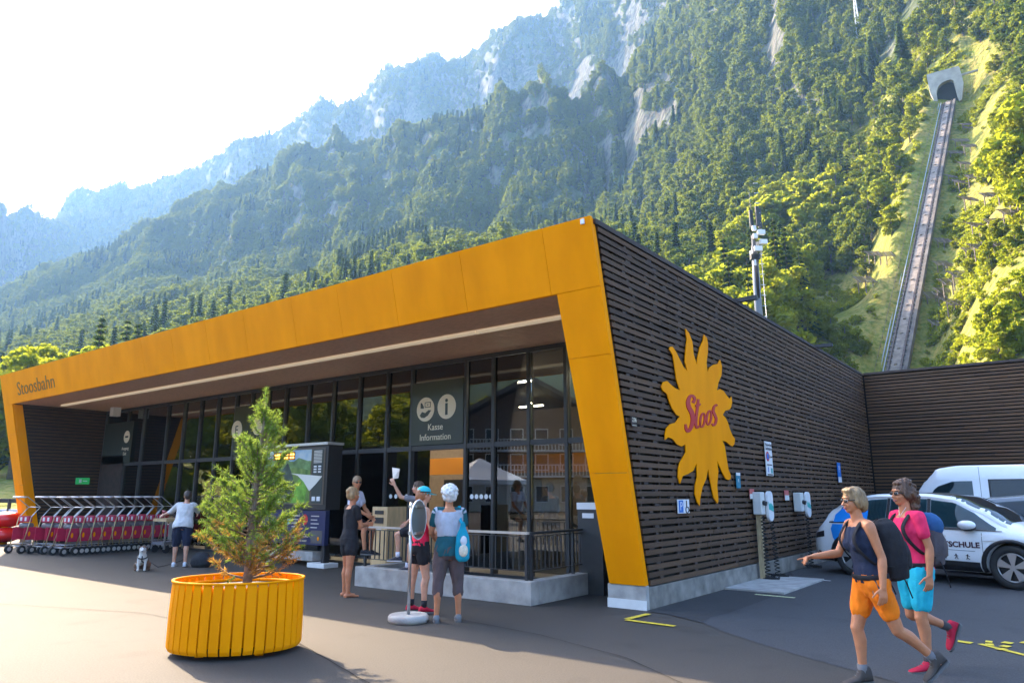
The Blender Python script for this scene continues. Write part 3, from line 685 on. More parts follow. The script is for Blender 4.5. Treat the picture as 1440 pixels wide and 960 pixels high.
MB().box(XI, -5.2, YG-.05, YG+.09, ZH, ZB+.01).build('head_beam', M['frame'], gl); MB().box(XI, -5.2, YG-.05, YG+.09, 0, ZG0).build('sill', M['frame'], gl)
MB().box(-6.26, -5.1, YG-.03, YG+.06, ZG0, ZH).build('end_panel', M['darkwood'], gl)
# entrance door leaf and sign panel at the far left
xa, xb = at(160,640,Y=YG).x, at(197,632,Y=YG).x
MB().box(mx[0]+.04, mx[1]+.02, YG-.075, YG-.062, .06, 2.9).build('entrance_door', M['darkwood'], gl)
# interior
MB().box(XL+.1, -5.2, 11.62, 25.2, -.001, .045).build('interior_floor', M['floor'], B)
MB().box(XL+.1, -5.2, 11.62, 25.2, 4.40, 4.44).build('interior_ceiling', M['dark'], B)
MB().box(XL+.1, -5.2, 19.6, 19.7, .05, 4.39).build('interior_wall', M['inwall'], B)
MB().box(XL+.05, XL+.1, 11.62, 25.2, .05, 4.39).build('interior_wall', M['inwall'], B)
MB().box(-5.2, -5.15, 11.62, 25.2, .05, 4.39).build('interior_wall', M['inwall'], B)
MB().box(-15.5, -5.6, 14.6, 14.75, .05, 1.10).build('counter_wall', M['inwhite'], B)
MB().box(-16.5, -7.2, 15.4, 15.5, 2.15, 2.62).build('orange_fascia', M['inorange'], B)
for k, (a, b) in enumerate(((-14.2,-13.0),(-11.9,-10.8),(-9.4,-8.2))): MB().box(a, b, 15.3, 15.36, .8, 2.0).build('wall_display', M['black'], B)
sh = MB()
for k in range(18):
    z = .5+.13*k; sh.box(-25.8, -20.9, 14.9, 14.93, z, z+.075)
sh.build('shop_lamella_wall', M['soffit'], B, kind='stuff')
MB().box(-25.3, -21.4, 14.84, 14.88, 1.62, 1.82).build('red_lettering_band', M['red'], B)
MB().hexa([(-20.6,14.0,.05),(-19.7,14.0,.05),(-19.7,14.3,.05),(-20.6,14.3,.05)], [(-19.9,14.0,4.0),(-19.0,14.0,4.0),(-19.0,14.3,4.0),(-19.9,14.3,4.0)]).build('orange_pillar', M['inorange'], B)
rs3 = random.Random(4); lm_ = MB().box(-.5,.5,-.035,.035,-.015,.015).mesh('ceiling_lamp', M['lamp'])
for r_, yy in enumerate((12.6, 14.4, 16.4, 18.4)):
    for c_ in range(9):
        if rs3.random() < .9: inst('ceiling_lamp', lm_, B, (-26+2.35*c_+(r_%2)*.9, yy, 4.05 - .22*(r_%2)), (0,0,0), (.8,1,1))
# beam ends over the side wall
for q in ((1040,1064,434),(1150,1163,491)):
    p = at(q[0], q[2]-1, X=XR); MB().box(XR-.3, XR+.38, p.y-.05, p.y+.05, ZT-.01, ZT+.075).build('roof_spout', M['black'], B)
MB().box(-5.08, -5.02, yf(5.4)-.03, yf(5.4)-.005, 5.38, 5.455).build('corner_sensor', M['white'], B)
MB().box(-27.2+1.5, -27.2+1.75, 10.9, 11.15, 4.2, 4.5).build('speaker_box', M['white'], B)

# text helper
def text_mesh(s, size=1, ext=.002, off=0.0, shear=0.0, sx=1.0, align='CENTER', sp=1.0):
    c = bpy.data.curves.new('text', 'FONT'); c.body = s; c.size = size; c.extrude = ext; c.offset = off; c.shear = shear; c.align_x = align; c.space_character = sp; c.resolution_u = 3
    o = bpy.data.objects.new('text', c); COL.objects.link(o); bpy.context.view_layer.update()
    me = bpy.data.meshes.new_from_object(o.evaluated_get(bpy.context.evaluated_depsgraph_get())); bpy.data.objects.remove(o)
    for v in me.vertices: v.co.x *= sx
    return me
def text(s, parent, loc, size, m, rz=0, name='lettering', rx=PI/2, **k):
    me = text_mesh(s, size, **k); me.materials.append(m); o = inst(name, me, parent, loc, (rx, 0, rz)); return o
def disc(r, t=.006, n=28, rx=1.0): return MB().prism([(r*rx*math.cos(2*PI*k/n), r*math.sin(2*PI*k/n)) for k in range(n)], t)
# fascia lettering (faces -Y, on the leaning plane)
p0 = atF(24,545); p1 = atF(76,536)
tm = text_mesh('Stoosbahn', 1, .004, off=-.004, align='LEFT'); xs = [v.co.x for v in tm.vertices]; wdt = max(xs)-min(xs)
tm.materials.append(M['textbrown']); lean = math.atan(.2445)
o = inst('fascia_lettering', tm, fr_, (p0.x, yf(4.72)-.008, 4.72), (PI/2+lean, 0, 0), ((p1.x-p0.x)/wdt, .62, 1))
# ticket sign
def sign_panel(x0, x1, z0, z1, nm='sign_panel'):
    s = MB().box(x0, x1, YG-.075, YG-.060, z0, z1).build(nm, M['panel'], gl); return s
sp = sign_panel(KX[0]+.04, KX[1]-.04, ZTR+.06, 4.06); cx = (KX[0]+KX[1])/2; yy = YG-.083
disc(.27).build('icon_disc', M['cream'], sp, (cx-.34, yy, 3.45)); disc(.27).build('icon_disc', M['cream'], sp, (cx+.30, yy, 3.47))
text('i', sp, (cx+.30, yy-.004, 3.30), .52, M['panel'], off=.012)
ic = MB(); ic.prism([(-.17,-.13),(-.10,-.05),(.0,-.08),(.10,-.02),(.18,-.03),(.08,-.14),(-.03,-.19),(-.12,-.18)], .004); ic.prism([(-.15,.03),(-.15,.15),(-.11,.15),(-.05,.06),(-.05,.02)], .004)
for q in ([(-.02,.04,.16,.055)], [(-.02,.145,.16,.16)], [(-.02,.04,-.005,.16)], [(.145,.04,.16,.16)], [(.04,.09,.09,.11)]):
    a, b, c, d = q[0]; ic.prism([(a,b),(c,b),(c,d),(a,d)], .004)
ic.build('hand_and_ticket_icon', M['panel'], sp, (cx-.34, yy-.004, 3.45))
text('Kasse', sp, (cx-.03, yy+.003, 2.98), .20, M['cream']); text('Information', sp, (cx-.03, yy+.003, 2.76), .20, M['cream'])
# sign behind the pine: entrance + E / circle icons
s2 = sign_panel(mx[mx.index(sorted(mx, key=lambda v: abs(v-at(331,603,Y=YG).x))[0])]+.04, at(376,603,Y=YG).x-.04, ZTR+.06, 4.06)
x1_ = at(341,600,Y=YG).x; x2_ = at(366,594,Y=YG).x
disc(.26).build('icon_disc', M['cream'], s2, (x1_-.15, yy, 3.40)); disc(.26).build('icon_disc', M['cream'], s2, (x2_+.02, yy, 3.46)); text('E', s2, (x1_-.15, yy-.004, 3.28), .34, M['panel'])
# far left door sign
s3 = sign_panel(mx[0]+.05, mx[1]+.5, 2.62, 4.05); xc = at(181,620,Y=YG).x
disc(.21).build('icon_disc', M['cream'], s3, (xc, yy, 3.52)); MB().prism([(-.11,-.03),(.11,-.03),(.11,.03),(-.11,.03)], .004).build('bar_icon', M['panel'], s3, (xc, yy-.004, 3.52))
text('Ausgang', s3, (xc-.02, yy, 3.08), .15, M['cream']); text('Exit', s3, (xc-.02, yy, 2.90), .15, M['cream'])
# green exit sign on the inner wall
ex = empty('exit_sign', (XI+.005, at(116,676,X=XI+.01).y, at(116,676,X=XI+.01).z), 0, 'small green emergency exit sign on the dark left entrance wall', 'exit sign')
MB().box(0,.03,-.22,.22,-.11,.11).build('plate', mat('exit_green', (.02,.35,.10), .4, emit=(.05,.8,.2), estr=.03), ex); MB().box(.031,.034,-.12,-.04,-.06,.06).build('pictogram', M['white'], ex); MB().box(.031,.034,.0,.14,-.015,.015).build('pictogram', M['white'], ex)
# dots across the glass
dm = MB()
for a, b, zc in ((545,575,1.55),(600,655,0),(660,694,1.55)):
    if not zc: continue
    x0, x1 = at(a,720,Y=YG).x, at(b,720,Y=YG).x; n = 4 if a < 600 else 5
    for k in range(n):
        xx = x0+(x1-x0)*(k+.5)/n; dm.prism([(xx+.05*math.cos(2*PI*j/14), zc+.05*math.sin(2*PI*j/14)) for j in range(14)], .003, off=YG-.006)
dm.build('safety_dot', M['white'], gl, kind='stuff')

# ------------------------------------------------------------------ wing wall on the right
W2 = empty('timber_wing', (0,0,0), 0, 'timber clad wing wall closing the car park behind the vans', 'building')
w2w = clad('back_wall', W2, 'x', 25.37, -4.88, 13.5, .20, 5.40, .104, .068, 6.2, sgn=-1, seed=8)
MB().box(-5.3, 13.6, 25.42, 25.5, .0, 5.42).build('backing', M['dark'], w2w); MB().box(-4.88, 13.6, 25.30, 29, 5.41, 5.48).build('roof_cap', M['darkwood'], W2)
# ------------------------------------------------------------------ logo board on the side wall
logo_px = [(288,75),(305,95),(322,140),(328,200),(343,248),(347,215),(358,165),(373,135),(377,103),(392,120),(397,150),(396,190),(390,240),(395,285),(405,262),(425,248),(445,245),(455,225),(464,255),(462,300),(447,335),(440,375),(455,366),(472,375),(488,398),(502,415),(510,403),(513,430),(508,455),(500,465),(480,470),(468,490),(482,505),(492,525),(502,558),(515,590),(527,605),(524,630),(515,643),(502,636),(485,620),(466,614),(478,640),(487,700),(495,750),(508,785),(505,800),(495,804),(482,798),(465,765),(440,710),(447,760),(441,830),(447,905),(443,917),(425,890),(412,830),(398,750),(388,800),(370,840),(360,890),(357,930),(345,910),(334,870),(336,830),(345,790),(342,725),(325,760),(300,775),(275,785),(262,822),(253,790),(255,745),(262,720),(280,690),(290,670),(288,632),(270,643),(248,632),(225,605),(205,598),(191,610),(191,585),(197,555),(215,535),(240,528),(262,498),(245,490),(225,460),(212,430),(200,390),(178,372),(172,355),(182,332),(200,327),(222,348),(240,362),(262,372),(245,320),(237,260),(228,205),(211,175),(214,163),(226,162),(242,185),(262,225),(280,262),(297,278),(286,235),(289,180),(296,130)]
XS = XR+.034
def lp(cx_, cy_): p = at(880+cx_/3.428, 440+cy_/3.428, X=XS); return (p.y, p.z)
LG = empty('sun_logo', (0,0,0), 0, 'large orange yellow sun cut-out with flame rays and red Stoos lettering', 'logo board')
MB().prism([lp(*q) for q in logo_px], -.016, 'yz', XS).build('sun_board', M['yellow'], LG)
def brush(pts, ws, off):                      # strokes of varying width laid on the board
    m_ = MB(); n = 8; P_ = [Vector((p[0], p[1], 0)) for p in pts]; cr_ = []; wr = []
    for i in range(len(P_)-1):
        p0, p1, p2, p3 = P_[max(i-1,0)], P_[i], P_[i+1], P_[min(i+2,len(P_)-1)]
        for k in range(n):
            t = k/n; cr_.append(.5*((2*p1)+(p2-p0)*t+(2*p0-5*p1+4*p2-p3)*t*t+(3*p1-p0-3*p2+p3)*t**3)); wr.append(ws[i]*(1-t)+ws[i+1]*t)
    cr_.append(P_[-1]); wr.append(ws[-1]); L_, R2 = [], []
    for i, p in enumerate(cr_):
        d = (cr_[min(i+1,len(cr_)-1)]-cr_[max(i-1,0)]).normalized(); nn_ = Vector((-d.y, d.x, 0))*wr[i]/2; L_.append(p+nn_); R2.append(p-nn_)
    rings = []
    for a, b in zip(L_, R2):
        A_, B_ = lp(a.x, a.y), lp(b.x, b.y); rings.append([(XS+.001+off, *A_), (XS+.012+off, *A_), (XS+.012+off, *B_), (XS+.001+off, *B_)])
    return m_.loft(rings, smooth=False)
brush([(322,432),(330,415),(322,400),(308,402),(299,425),(302,452),(316,480),(322,512),(314,548),(300,568),(290,560),(286,535)], [15,13,12,14,18,20,21,21,17,14,14,8], 0).build('letter_s', M['textred'], LG)
brush([(348,415),(344,450),(338,500),(336,535),(341,552),(352,545),(360,530)], [10,12,12,12,11,8,4], 0).build('letter_t', M['textred'], LG); brush([(332,447),(345,446),(358,438)], [9,10,6], .004).build('letter_t', M['textred'], LG)
for k, (ox, oy, wx, wy) in enumerate(((368,516,10.5,34),(399,504,10.5,34))):
    brush([(ox+wx*math.sin(a)+ (oy-(oy-wy*math.cos(a)))*0+4*math.cos(a), oy-wy*math.cos(a)) for a in np.linspace(0, 2*PI, 12)], [6,7,8.5,9,8.5,7,6,7,8.5,9,8.5,7], .001*k).build('letter_o', M['textred'], LG)
brush([(439,447),(434,442),(424,452),(420,472),(427,490),(434,508),(431,530),(421,541),(414,532)], [7,8,11,12,12,12,11,9,6], 0).build('letter_s', M['textred'], LG)

# ------------------------------------------------------------------ signs and chargers on the side wall
def wsign(name, x0, y0, x1, y1, m, label, cat='sign', Xp=XR+.03, t=.012):
    a, b = at(x0, y0, X=Xp+t), at(x1, y1, X=Xp+t); c = at((x0+x1)/2, (y0+y1)/2, X=Xp+t)
    hy = abs(b.y-a.y)/2; hz = abs(a.z-b.z)/2 if abs(a.z-b.z) > .05 else .1
    e = empty(name, (Xp, c.y, c.z), 0, label, cat); MB().box(0, t, -hy, hy, -hz, hz).build('plate', m, e); return e, hy, hz
def wprint(e, y0, y1, z0, z1, m, nm='print', x=.013): return MB().box(x, x+.002, y0, y1, z0, z1).build(nm, m, e)
def wtext(e, s, y, z, size, m, x=.015, **k): return text(s, e, (x, y, z), size, m, rz=PI/2, ext=.001, **k)
e, hy, hz = wsign('disabled_parking_sign', 953, 702, 970, 721, M['white'], 'white sign with a blue P and a wheelchair symbol low on the timber wall')
hz = .155; wprint(e, -hy*.85, -.02, -hz*.6, hz*.6, M['blue']); wtext(e, 'P', -hy*.45, -.06, .19, M['white'], x=.0165)
wc = MB(); wc.tube([(.0,.10,.09),(.0,.10,-.01),(.0,.17,-.02),(.0,.19,-.08)], .009, 5); wc.tube([(0, .115+.05*math.cos(a), -.055+.05*math.sin(a)) for a in np.linspace(1.9, 5.9, 10)], .008, 5); wc.ball((0,.10,.12), .014)
wc.build('wheelchair_symbol', M['textdark'], e, (.016, .0, .0))
e, hy, hz = wsign('parking_rules_sign', 1075, 620, 1088, 669, M['white'], 'tall white parking rules sign with a red no-parking disc, centre of the wall')
wtext(e, 'Parkverbot', 0, hz*.72, .10, M['textdark'], sx=.9); wtext(e, 'Ladestation', 0, hz*.5, .10, M['textdark'], sx=.85)
o = disc(.10, .003).build('red_disc', M['red'], e, (.016, -hy*.4, hz*.12)); o.rotation_euler = (0,0,PI/2); o = disc(.065, .003).build('blue_disc', M['blue'], e, (.019, -hy*.4, hz*.12)); o.rotation_euler = (0,0,PI/2)
wtext(e, 'Zone', hy*.5, hz*.05, .08, M['textdark']); wtext(e, 'ausgenommen', 0, -hz*.4, .055, M['textdark']); wprint(e, -hy*.5, -hy*.3, -hz*.8, -hz*.5, M['blue']); wprint(e, hy*.3, hy*.8, -hz*.85, -hz*.55, mat('teal', (.02,.35,.33), .4)); wprint(e, -hy*.8, hy*.8, -hz*.97, -hz*.9, M['textdark'])
e, hy, hz = wsign('charging_sign', 1035, 664, 1042, 686, mat('petrol_blue', (.02,.20,.30), .4), 'narrow petrol blue charging sign with a white head, left of the first charger')
wprint(e, -hy, hy, hz*.62, hz, M['white']); wtext(e, 'e', 0, -.03, .13, M['white'])
e, hy, hz = wsign('parking_sign', 1177, 650, 1184, 678, M['blue'], 'tall narrow blue P sign above a white plate near the inner corner')
wtext(e, 'P', 0, -.0, .26, M['white']); wprint(e, -hy, hy, -hz, -hz*.45, M['white'])
e, hy, hz = wsign('number_plate_sign', 888, 586, 896, 600, M['darkwood'], 'small dark house number plate near the yellow frame leg')
wtext(e, '236', 0, .0, .09, M['cream']); wprint(e, -hy*.8, hy*.8, -hz*.8, -hz*.7, M['cream'])
M['teal'] = mat('teal_print', (.03,.42,.38), .4); M['chg'] = mat('charger_housing', (.62,.64,.62), .45)
def charger(px, py0, py1, label, post):
    c = at(px, (py0+py1)/2, X=XR+.12); zt, zb = at(px, py0, X=XR+.12).z, at(px, py1, X=XR+.12).z
    e = empty('charging_point', (XR, c.y, 0), 0, label, 'charging point', 'charging points on the timber wall')
    MB().box(.03,.20,-.13,.10,zb+.05,zt-.02).build('housing', M['chg'], e, bevel=.02)
    n = 10; r_ = .15; out = [(r_*math.cos(a)+.30, zt-.10+.10*math.sin(a)) for a in np.linspace(0, PI, n)] + [(r_*math.cos(a)+.30, zb+.04+.12*math.sin(a)) for a in np.linspace(PI, 2*PI, n)]
    MB().prism(out, .05, 'yz', .19).build('front_plate', M['white'], e)
    MB().prism([(.17,zb+.15),(.43,zb+.10),(.43,zt-.30),(.30,zt-.22),(.24,zt-.26),(.17,zt-.2)], .004, 'yz', .241).build('teal_print', M['teal'], e)
    MB().tube([(.20,-.03,zt-.22),(.27,-.03,zt-.24)], .045, 10).build('socket', M['black'], e)
    if post: MB().box(.05,.14,-.05,.05,.0,zb+.04).build('post', mat('post_wood', (.42,.32,.18), .7, var=.3, vscale=6, stretch=(6,6,1)), e)
    ys = ((-.09, .01), (.42, .58)) if post else ((.25, .30),)
    for j, (ya, yb) in enumerate(ys):
        cp = []; N_ = 260; zt_ = zb+.02 if j == 0 else zb+.05; turns = 17
        for k in range(N_+1):
            t = k/N_; cz = (zt_-.05)*(1-t)+.06; yy_ = ya+(yb-ya)*t; rr_ = .028+.02*t; a = 2*PI*turns*t; cp.append((.19+rr_*math.cos(a), yy_+rr_*math.sin(a), cz))
        MB().tube(cp, .010, 5).build('coiled_cable', M['rubber'], e)
        hp = [(.22+.10*math.cos(k*.55)*(1+.02*k), yb+.03+.11*math.sin(k*.55), .03+.02*(k%3)) for k in range(46)]; MB().tube(hp, .011, 5).build('cable_heap', M['rubber'], e)
    return e
charger(1068, 690, 727, 'white and teal car charging point on a wooden post with coiled cables', True)
charger(1124, 691, 722, 'second white and teal charging point farther along the timber wall', False)
for px_, py_ in ((1057,692),(1106,694)):
    e, hy, hz = wsign('notice_plate', px_-3, py_-5, px_+4, py_+9, mat('notice_red', (.45,.10,.09), .5), 'small red and grey notice beside the ' + ('first' if px_ < 1080 else 'second') + ' charging point'); wprint(e, -hy, hy, -hz, 0, M['chg'])

# ------------------------------------------------------------------ stair enclosure with railing
PX0, PX1, PY0 = -10.35, -6.45, 8.86
ST = empty('stairwell_parapet', (0,0,0), 0, 'low light grey concrete parapet round the stairwell before the glass front', 'parapet')
MB().box(PX0, PX1, PY0, PY0+.22, 0, .335).build('front_curb', M['concrete'], ST, bevel=.008); MB().box(PX1-.22, PX1, PY0+.222, 11.40, 0, .333).build('side_curb', M['concrete'], ST, bevel=.008); MB().box(PX0, PX0+.22, PY0+.222, 11.40, 0, .333).build('side_curb', M['concrete'], ST)
RL = empty('railing', (0,0,0), 0, 'dark metal railing with a wooden handrail on the concrete parapet', 'railing')
def rail_run(a, b, parent, hand, nb, z0=.34, z1=1.02):
    a, b = Vector(a), Vector(b)
    MB().bar(a+Vector((0,0,z1)), b+Vector((0,0,z1)), .055, .035).build('handrail', hand, parent)
    MB().bar(a+Vector((0,0,z0+.13)), b+Vector((0,0,z0+.13)), .03, .012).build('bottom_rail', M['frame'], parent); MB().bar(a+Vector((0,0,z1-.05)), b+Vector((0,0,z1-.05)), .03, .012).build('top_rail', M['frame'], parent)
    bm2 = MB().box(-.008,.008,-.008,.008,z0+.138,z1-.058).mesh('baluster', M['frame']); pm = MB().box(-.022,.022,-.022,.022,z0,z1-.02).mesh('post', M['frame'])
    L_ = (b-a).length; n = int(L_/nb)
    for k in range(n+1): inst('baluster', bm2, parent, tuple(a.lerp(b, (k+.5)/(n+1))))
    for k in range(3): inst('post', pm, parent, tuple(a.lerp(b, .01+.98*k/2)))
M['handwood'] = mat('handrail_wood', (.50,.42,.34), .6)
rail_run((PX0+.1,PY0+.11,0), (PX1-.12,PY0+.11,0), RL, M['handwood'], .115); rail_run((PX1-.11,PY0+.14,0), (PX1-.11,11.36,0), RL, M['frame'], .115); 
RI = empty('interior_railing', (0,0,0), 0, 'dark stair railing inside the hall behind the glass', 'railing'); rail_run((-11.2,13.3,0), (-8.6,13.3,0), RI, M['frame'], .12, .05, 1.05)
MB().bar((-8.6,13.3,1.0), (-7.2,13.3,.15), .05).build('sloping_rail', M['frame'], RI); MB().bar((-8.6,13.3,.7), (-7.6,13.3,.08), .04).build('sloping_rail', M['frame'], RI)
for nm, a, b, c in (('ticket_box', 822, 714, M['frame']),):
    p = at(828, 750, Y=10.6); TB = empty('letter_box', (p.x, 10.6, 0), 0, 'dark grey cabinet with a white top behind the right frame leg', 'cabinet')
    MB().box(-.12,.35,-.15,.15,0,at(828,716,Y=10.45).z).build('cabinet_body', M['frame'], TB); zt = at(828,716,Y=10.45).z; MB().box(-.13,.36,-.16,.16,zt+.002,zt+.11).build('lid', M['white'], TB); MB().box(-.02,.2,-.165,-.151,zt-.14,zt-.06).build('label_plate', M['white'], TB)
# ------------------------------------------------------------------ funicular on the hillside
FU = empty('funicular_track', (0,0,0), 0, 'steep straight funicular railway track climbing the sunlit slope to the tunnel', 'railway track')
tdir = (TR1-TR0).normalized(); tside = tdir.cross(Vector((0,0,1))).normalized(); tup = tside.cross(tdir).normalized()
TA = TR0 - tdir*14; TB_ = TR1 - tdir*4
def tbar(u, v, w_, h_, name, m, a=TA, b=TB_): MB().bar(a+tside*u+tup*v, b+tside*u+tup*v, w_, h_, up=tup).build(name, m, FU)
M['bed'] = mat('track_concrete', (.12,.105,.095), .9, var=.35, vscale=.6); M['pinkbed'] = mat('track_concrete_light', (.22,.185,.16), .9, var=.35, vscale=1.1); M['rust'] = mat('rusty_rail', (.10,.07,.06), .5, metal=.5); M['timber'] = mat('grey_timber', (.17,.14,.115), .85, var=.3, vscale=3)
tbar(0, -.45, 4.3, .5, 'track_bed', M['bed']); tbar(.35, -.13, 1.25, .14, 'centre_slab', M['pinkbed']); tbar(1.85, -.05, .5, .3, 'side_wall', M['bed'])
for u in (-.55, 1.2): tbar(u, .02, .14, .18, 'rail', M['rust'])
M['railgrey'] = mat('rail_blue_grey', (.30,.33,.38), .5)
for u in (-1.15, -1.62): tbar(u, .10, .13, .16, 'rail', M['railgrey'])
tbar(-2.05, .0, .45, .08, 'walkway', M['bed']); tbar(-2.1, .8, .04, .04, 'handrail', M['rust'])
sl_ = MB(); k = 0; Lt = (TB_-TA).length
while k < Lt: c = TA+tdir*k; sl_.bar(c+tside*-1.8+tup*-.14, c+tside*1.6+tup*-.14, .35, .12, up=tup); k += 1.3
sl_.build('sleeper', M['timber'], FU, kind='stuff')
rp = MB(); k = 0
while k < Lt: c = TA+tdir*k; rp.bar(c+tside*-2.1, c+tside*-2.1+tup*.8, .05); k += 2.5
rp.build('railing_post', M['rust'], FU, kind='stuff')
k = 3; rl = MB().box(-.22,.22,-.16,.16,0,.18).mesh('roller_housing', M['pinkbed'])
rot_t = Matrix((tside, tdir, tup)).transposed().to_euler()
while k < Lt: c = TA+tdir*k+tside*.35-tup*.05; inst('cable_roller', rl, FU, tuple(c), tuple(rot_t)); k += 4.2
# tunnel portal
PO = empty('tunnel_portal', (0,0,0), 0, 'pale concrete tunnel portal with arched dark mouth at the top of the track', 'tunnel portal')
hd = Vector((tdir.x, tdir.y, 0)).normalized(); c0 = at(1334, 147, R=math.hypot(TR1.x, TR1.y)); hd = Vector((c0.x, c0.y, 0)).normalized(); hs = hd.cross(Vector((0,0,1))).normalized()
prof_ = [(-4.0,9.3),(3.2,9.3),(3.5,8.8),(3.9,4.2),(3.0,-.4),(2.5,-.6),(2.2,.6),(1.75,5.6),(1.2,6.0),(.4,6.1),(-.8,5.8),(-1.7,5.0),(-2.3,3.6),(-2.3,-1.6),(-2.7,-1.6),(-3.2,1.8),(-3.7,3.8),(-3.9,6.5)]
a_ = [c0 + hs*u + Vector((0,0,v)) - hd*1.6 for u, v in prof_]; tri_ = tessellate_polygon([[Vector((u,v,0)) for u,v in prof_]]); n_ = len(a_)
mb = MB(); mb.add([tuple(p) for p in a_]+[tuple(p+hd*3) for p in a_], [tuple(t) for t in tri_]+[tuple(i+n_ for i in t) for t in tri_]+[(i,(i+1)%n_,n_+(i+1)%n_,n_+i) for i in range(n_)]); mb.build('portal_frame', mat('portal_concrete', (.36,.34,.30), .9, var=.2, vscale=.6), PO)
MB().hexa([c0+hs*-2.6-hd*.2+Vector((0,0,-2.5)), c0+hs*2.6-hd*.2+Vector((0,0,-2.5)), c0+hs*2.6+hd*.1+Vector((0,0,-2.5)), c0+hs*-2.6+hd*.1+Vector((0,0,-2.5))],[c0+hs*-2.6-hd*.2+Vector((0,0,6.3)), c0+hs*2.0-hd*.2+Vector((0,0,6.3)), c0+hs*2.0+hd*.1+Vector((0,0,6.3)), c0+hs*-2.6+hd*.1+Vector((0,0,6.3))]).build('tunnel_shade_slab', M['dark'], PO)  # near-black slab stands in for the darkness inside the tunnel
for q, nm in ((((3.6,7.3),(7.4,7.9)),'wing_wall'),(((-4.4,5.2),(-6.6,3.6)),'wing_wall')): (u0,v0),(u1,v1) = q; MB().bar(c0+hs*u0+Vector((0,0,v0)), c0+hs*u1+Vector((0,0,v1))+hd*1, .4, .5).build(nm, M['concrete'], PO)
# avalanche racks
RK_ = []
bx_ = MB().box(-1.6,1.6,-.05,.05,-.05,.05).mesh('rack_rail', M['timber']); pb = MB().box(-.07,.07,-.07,.07,-1.6,.0).mesh('rack_post', M['timber'])
racks = sorted([(1357,205),(1369,213),(1349,222),(1362,238),(1347,257),(1389,236),(1402,242),(1412,256),(1420,216),(1428,236),(1361,265),(1376,257),(1336,268),(1422,282),(1431,312),(1440,302),(1374,365),(1389,362),(1404,359),(1322,390),(1332,382),(1311,433),(1321,428),(1332,421),(1318,353),(1332,348),(1255,364),(1271,365),(1244,402),(1272,242),(1268,200),(1352,190),(1364,182),(1372,290),(1400,285),(1385,330),(1408,325),(1345,410),(1360,400),(1350,440),(1300,470),(1290,500)], key=lambda q: (q[1]//12, q[0]))
for i, q in enumerate(racks):
    p = on_terrain(*q)
    if not p: continue
    if track_dist(p.x, p.y) < 4: p = p + hs*(2.5 if q[0] > 1290 else -2.5)
    zone = 0 if q[0] < 1290 else (1 if q[1] < 325 else 2); zc_ = globals().setdefault('zcount', [0,0,0]); zc_[zone] += 1
    ORD = ['first','second','third','fourth','fifth','sixth','seventh','eighth','ninth','tenth','eleventh','twelfth','thirteenth','fourteenth','fifteenth','sixteenth','seventeenth','eighteenth','nineteenth','twentieth','twenty-first','twenty-second','twenty-third','twenty-fourth']
    where = ORD[zc_[zone]-1] + (' from the top left of the track', ' from the top in the upper bank right of the track', ' from the top in the lower bank right of the track')[zone]
    e = empty('avalanche_rack', (p.x, p.y, p.z+1.35), HEAD+rs.uniform(-.2,.2), 'timber slatted snow ' + where.replace(' rack', ' rack', 1).strip() if False else 'timber snow rack, ' + where, 'snow rack', 'timber racks across the hillside')
    sc_ = rs.uniform(.8, 1.15); e.scale = (sc_, sc_, sc_)
    for j in range(6): inst('rail', bx_, e, (0, .38*j, .30*j-.2), (0,0,rs.uniform(-.02,.02)))
    for u in (-1.25, 0, 1.25): inst('post', pb, e, (u, .9, .5), (0,0,0), (1,1,1.5)); MB().bar((u,-.1,-.26),(u,2.0,1.38),.12,.10).build('stringer', M['timber'], e) if i == 0 else inst('stringer', STR, e, (u,0,0))
    if i == 0: STR = MB().bar((0,-.1,-.26),(0,2.0,1.38),.12,.10).mesh('stringer', M['timber'])
# mast
p = at(1076, 560, R=50); AM = empty('antenna_mast', (p.x, p.y, 0), HEAD, 'tall grey mobile phone mast with white radio boxes behind the station roof', 'antenna mast')
zt = at(1068, 338, R=50).z
def mz(y): return at(1070, y, R=50).z
def mu(px, y): q = at(px, y, R=50)-Vector((p.x, p.y, 0)); return q.x*EX[0]+q.y*EX[1]
M['mast'] = mat('mast_paint', (.16,.18,.21), .5, metal=.2)
MB().tube([(0,0,-.1),(0,0,mz(400)),(0,0,mz(330))], [.30,.24,.13], 16).build('pole', M['mast'], AM)
for k in range(14): MB().box(.30,.60,-.02,.02,mz(445)+k*.75,mz(445)+k*.75+.03).build('rung', M['steel'], AM)
for u in (.32,.58): MB().tube([(u,0,.5),(u-.1,0,mz(352))], .02, 5).build('ladder_rail', M['steel'], AM)
for px_, y0, y1, ry in ((1057,293,318,.1),(1064,291,319,-.3),(1071,290,318,.2)): MB().box(mu(px_,305)-.13,mu(px_,305)+.13,ry-.08,ry+.08,mz(y1),mz(y0)).build('panel_antenna', M['frame'], AM, bevel=.03)
for px_, py_, w_, h_, ry in ((1059,321,.26,.34,-.2),(1069,328,.52,.34,-.35),(1060,333,.28,.36,-.3),(1073,341,.50,.34,-.3),(1064,351,.55,.36,-.35),(1058,353,.2,.3,.2),(1066,343,.3,.5,.2),(1072,322,.2,.2,.2)): MB().box(mu(px_,py_)-w_/2,mu(px_,py_)+w_/2,ry-.12,ry+.12,mz(py_)-h_/2,mz(py_)+h_/2).build('radio_box', M['white'], AM, bevel=.02)
MB().box(-.28,.34,-.2,.2,mz(364),mz(357)).build('platform', M['frame'], AM); MB().tube([(0,.1,mz(318)),(0,.1,mz(266))], .02, 5).build('lightning_rod', M['frame'], AM); MB().box(-.17,-.02,-.33,-.26,mz(374),mz(366)).build('radio_box', M['whitestrip'], AM)
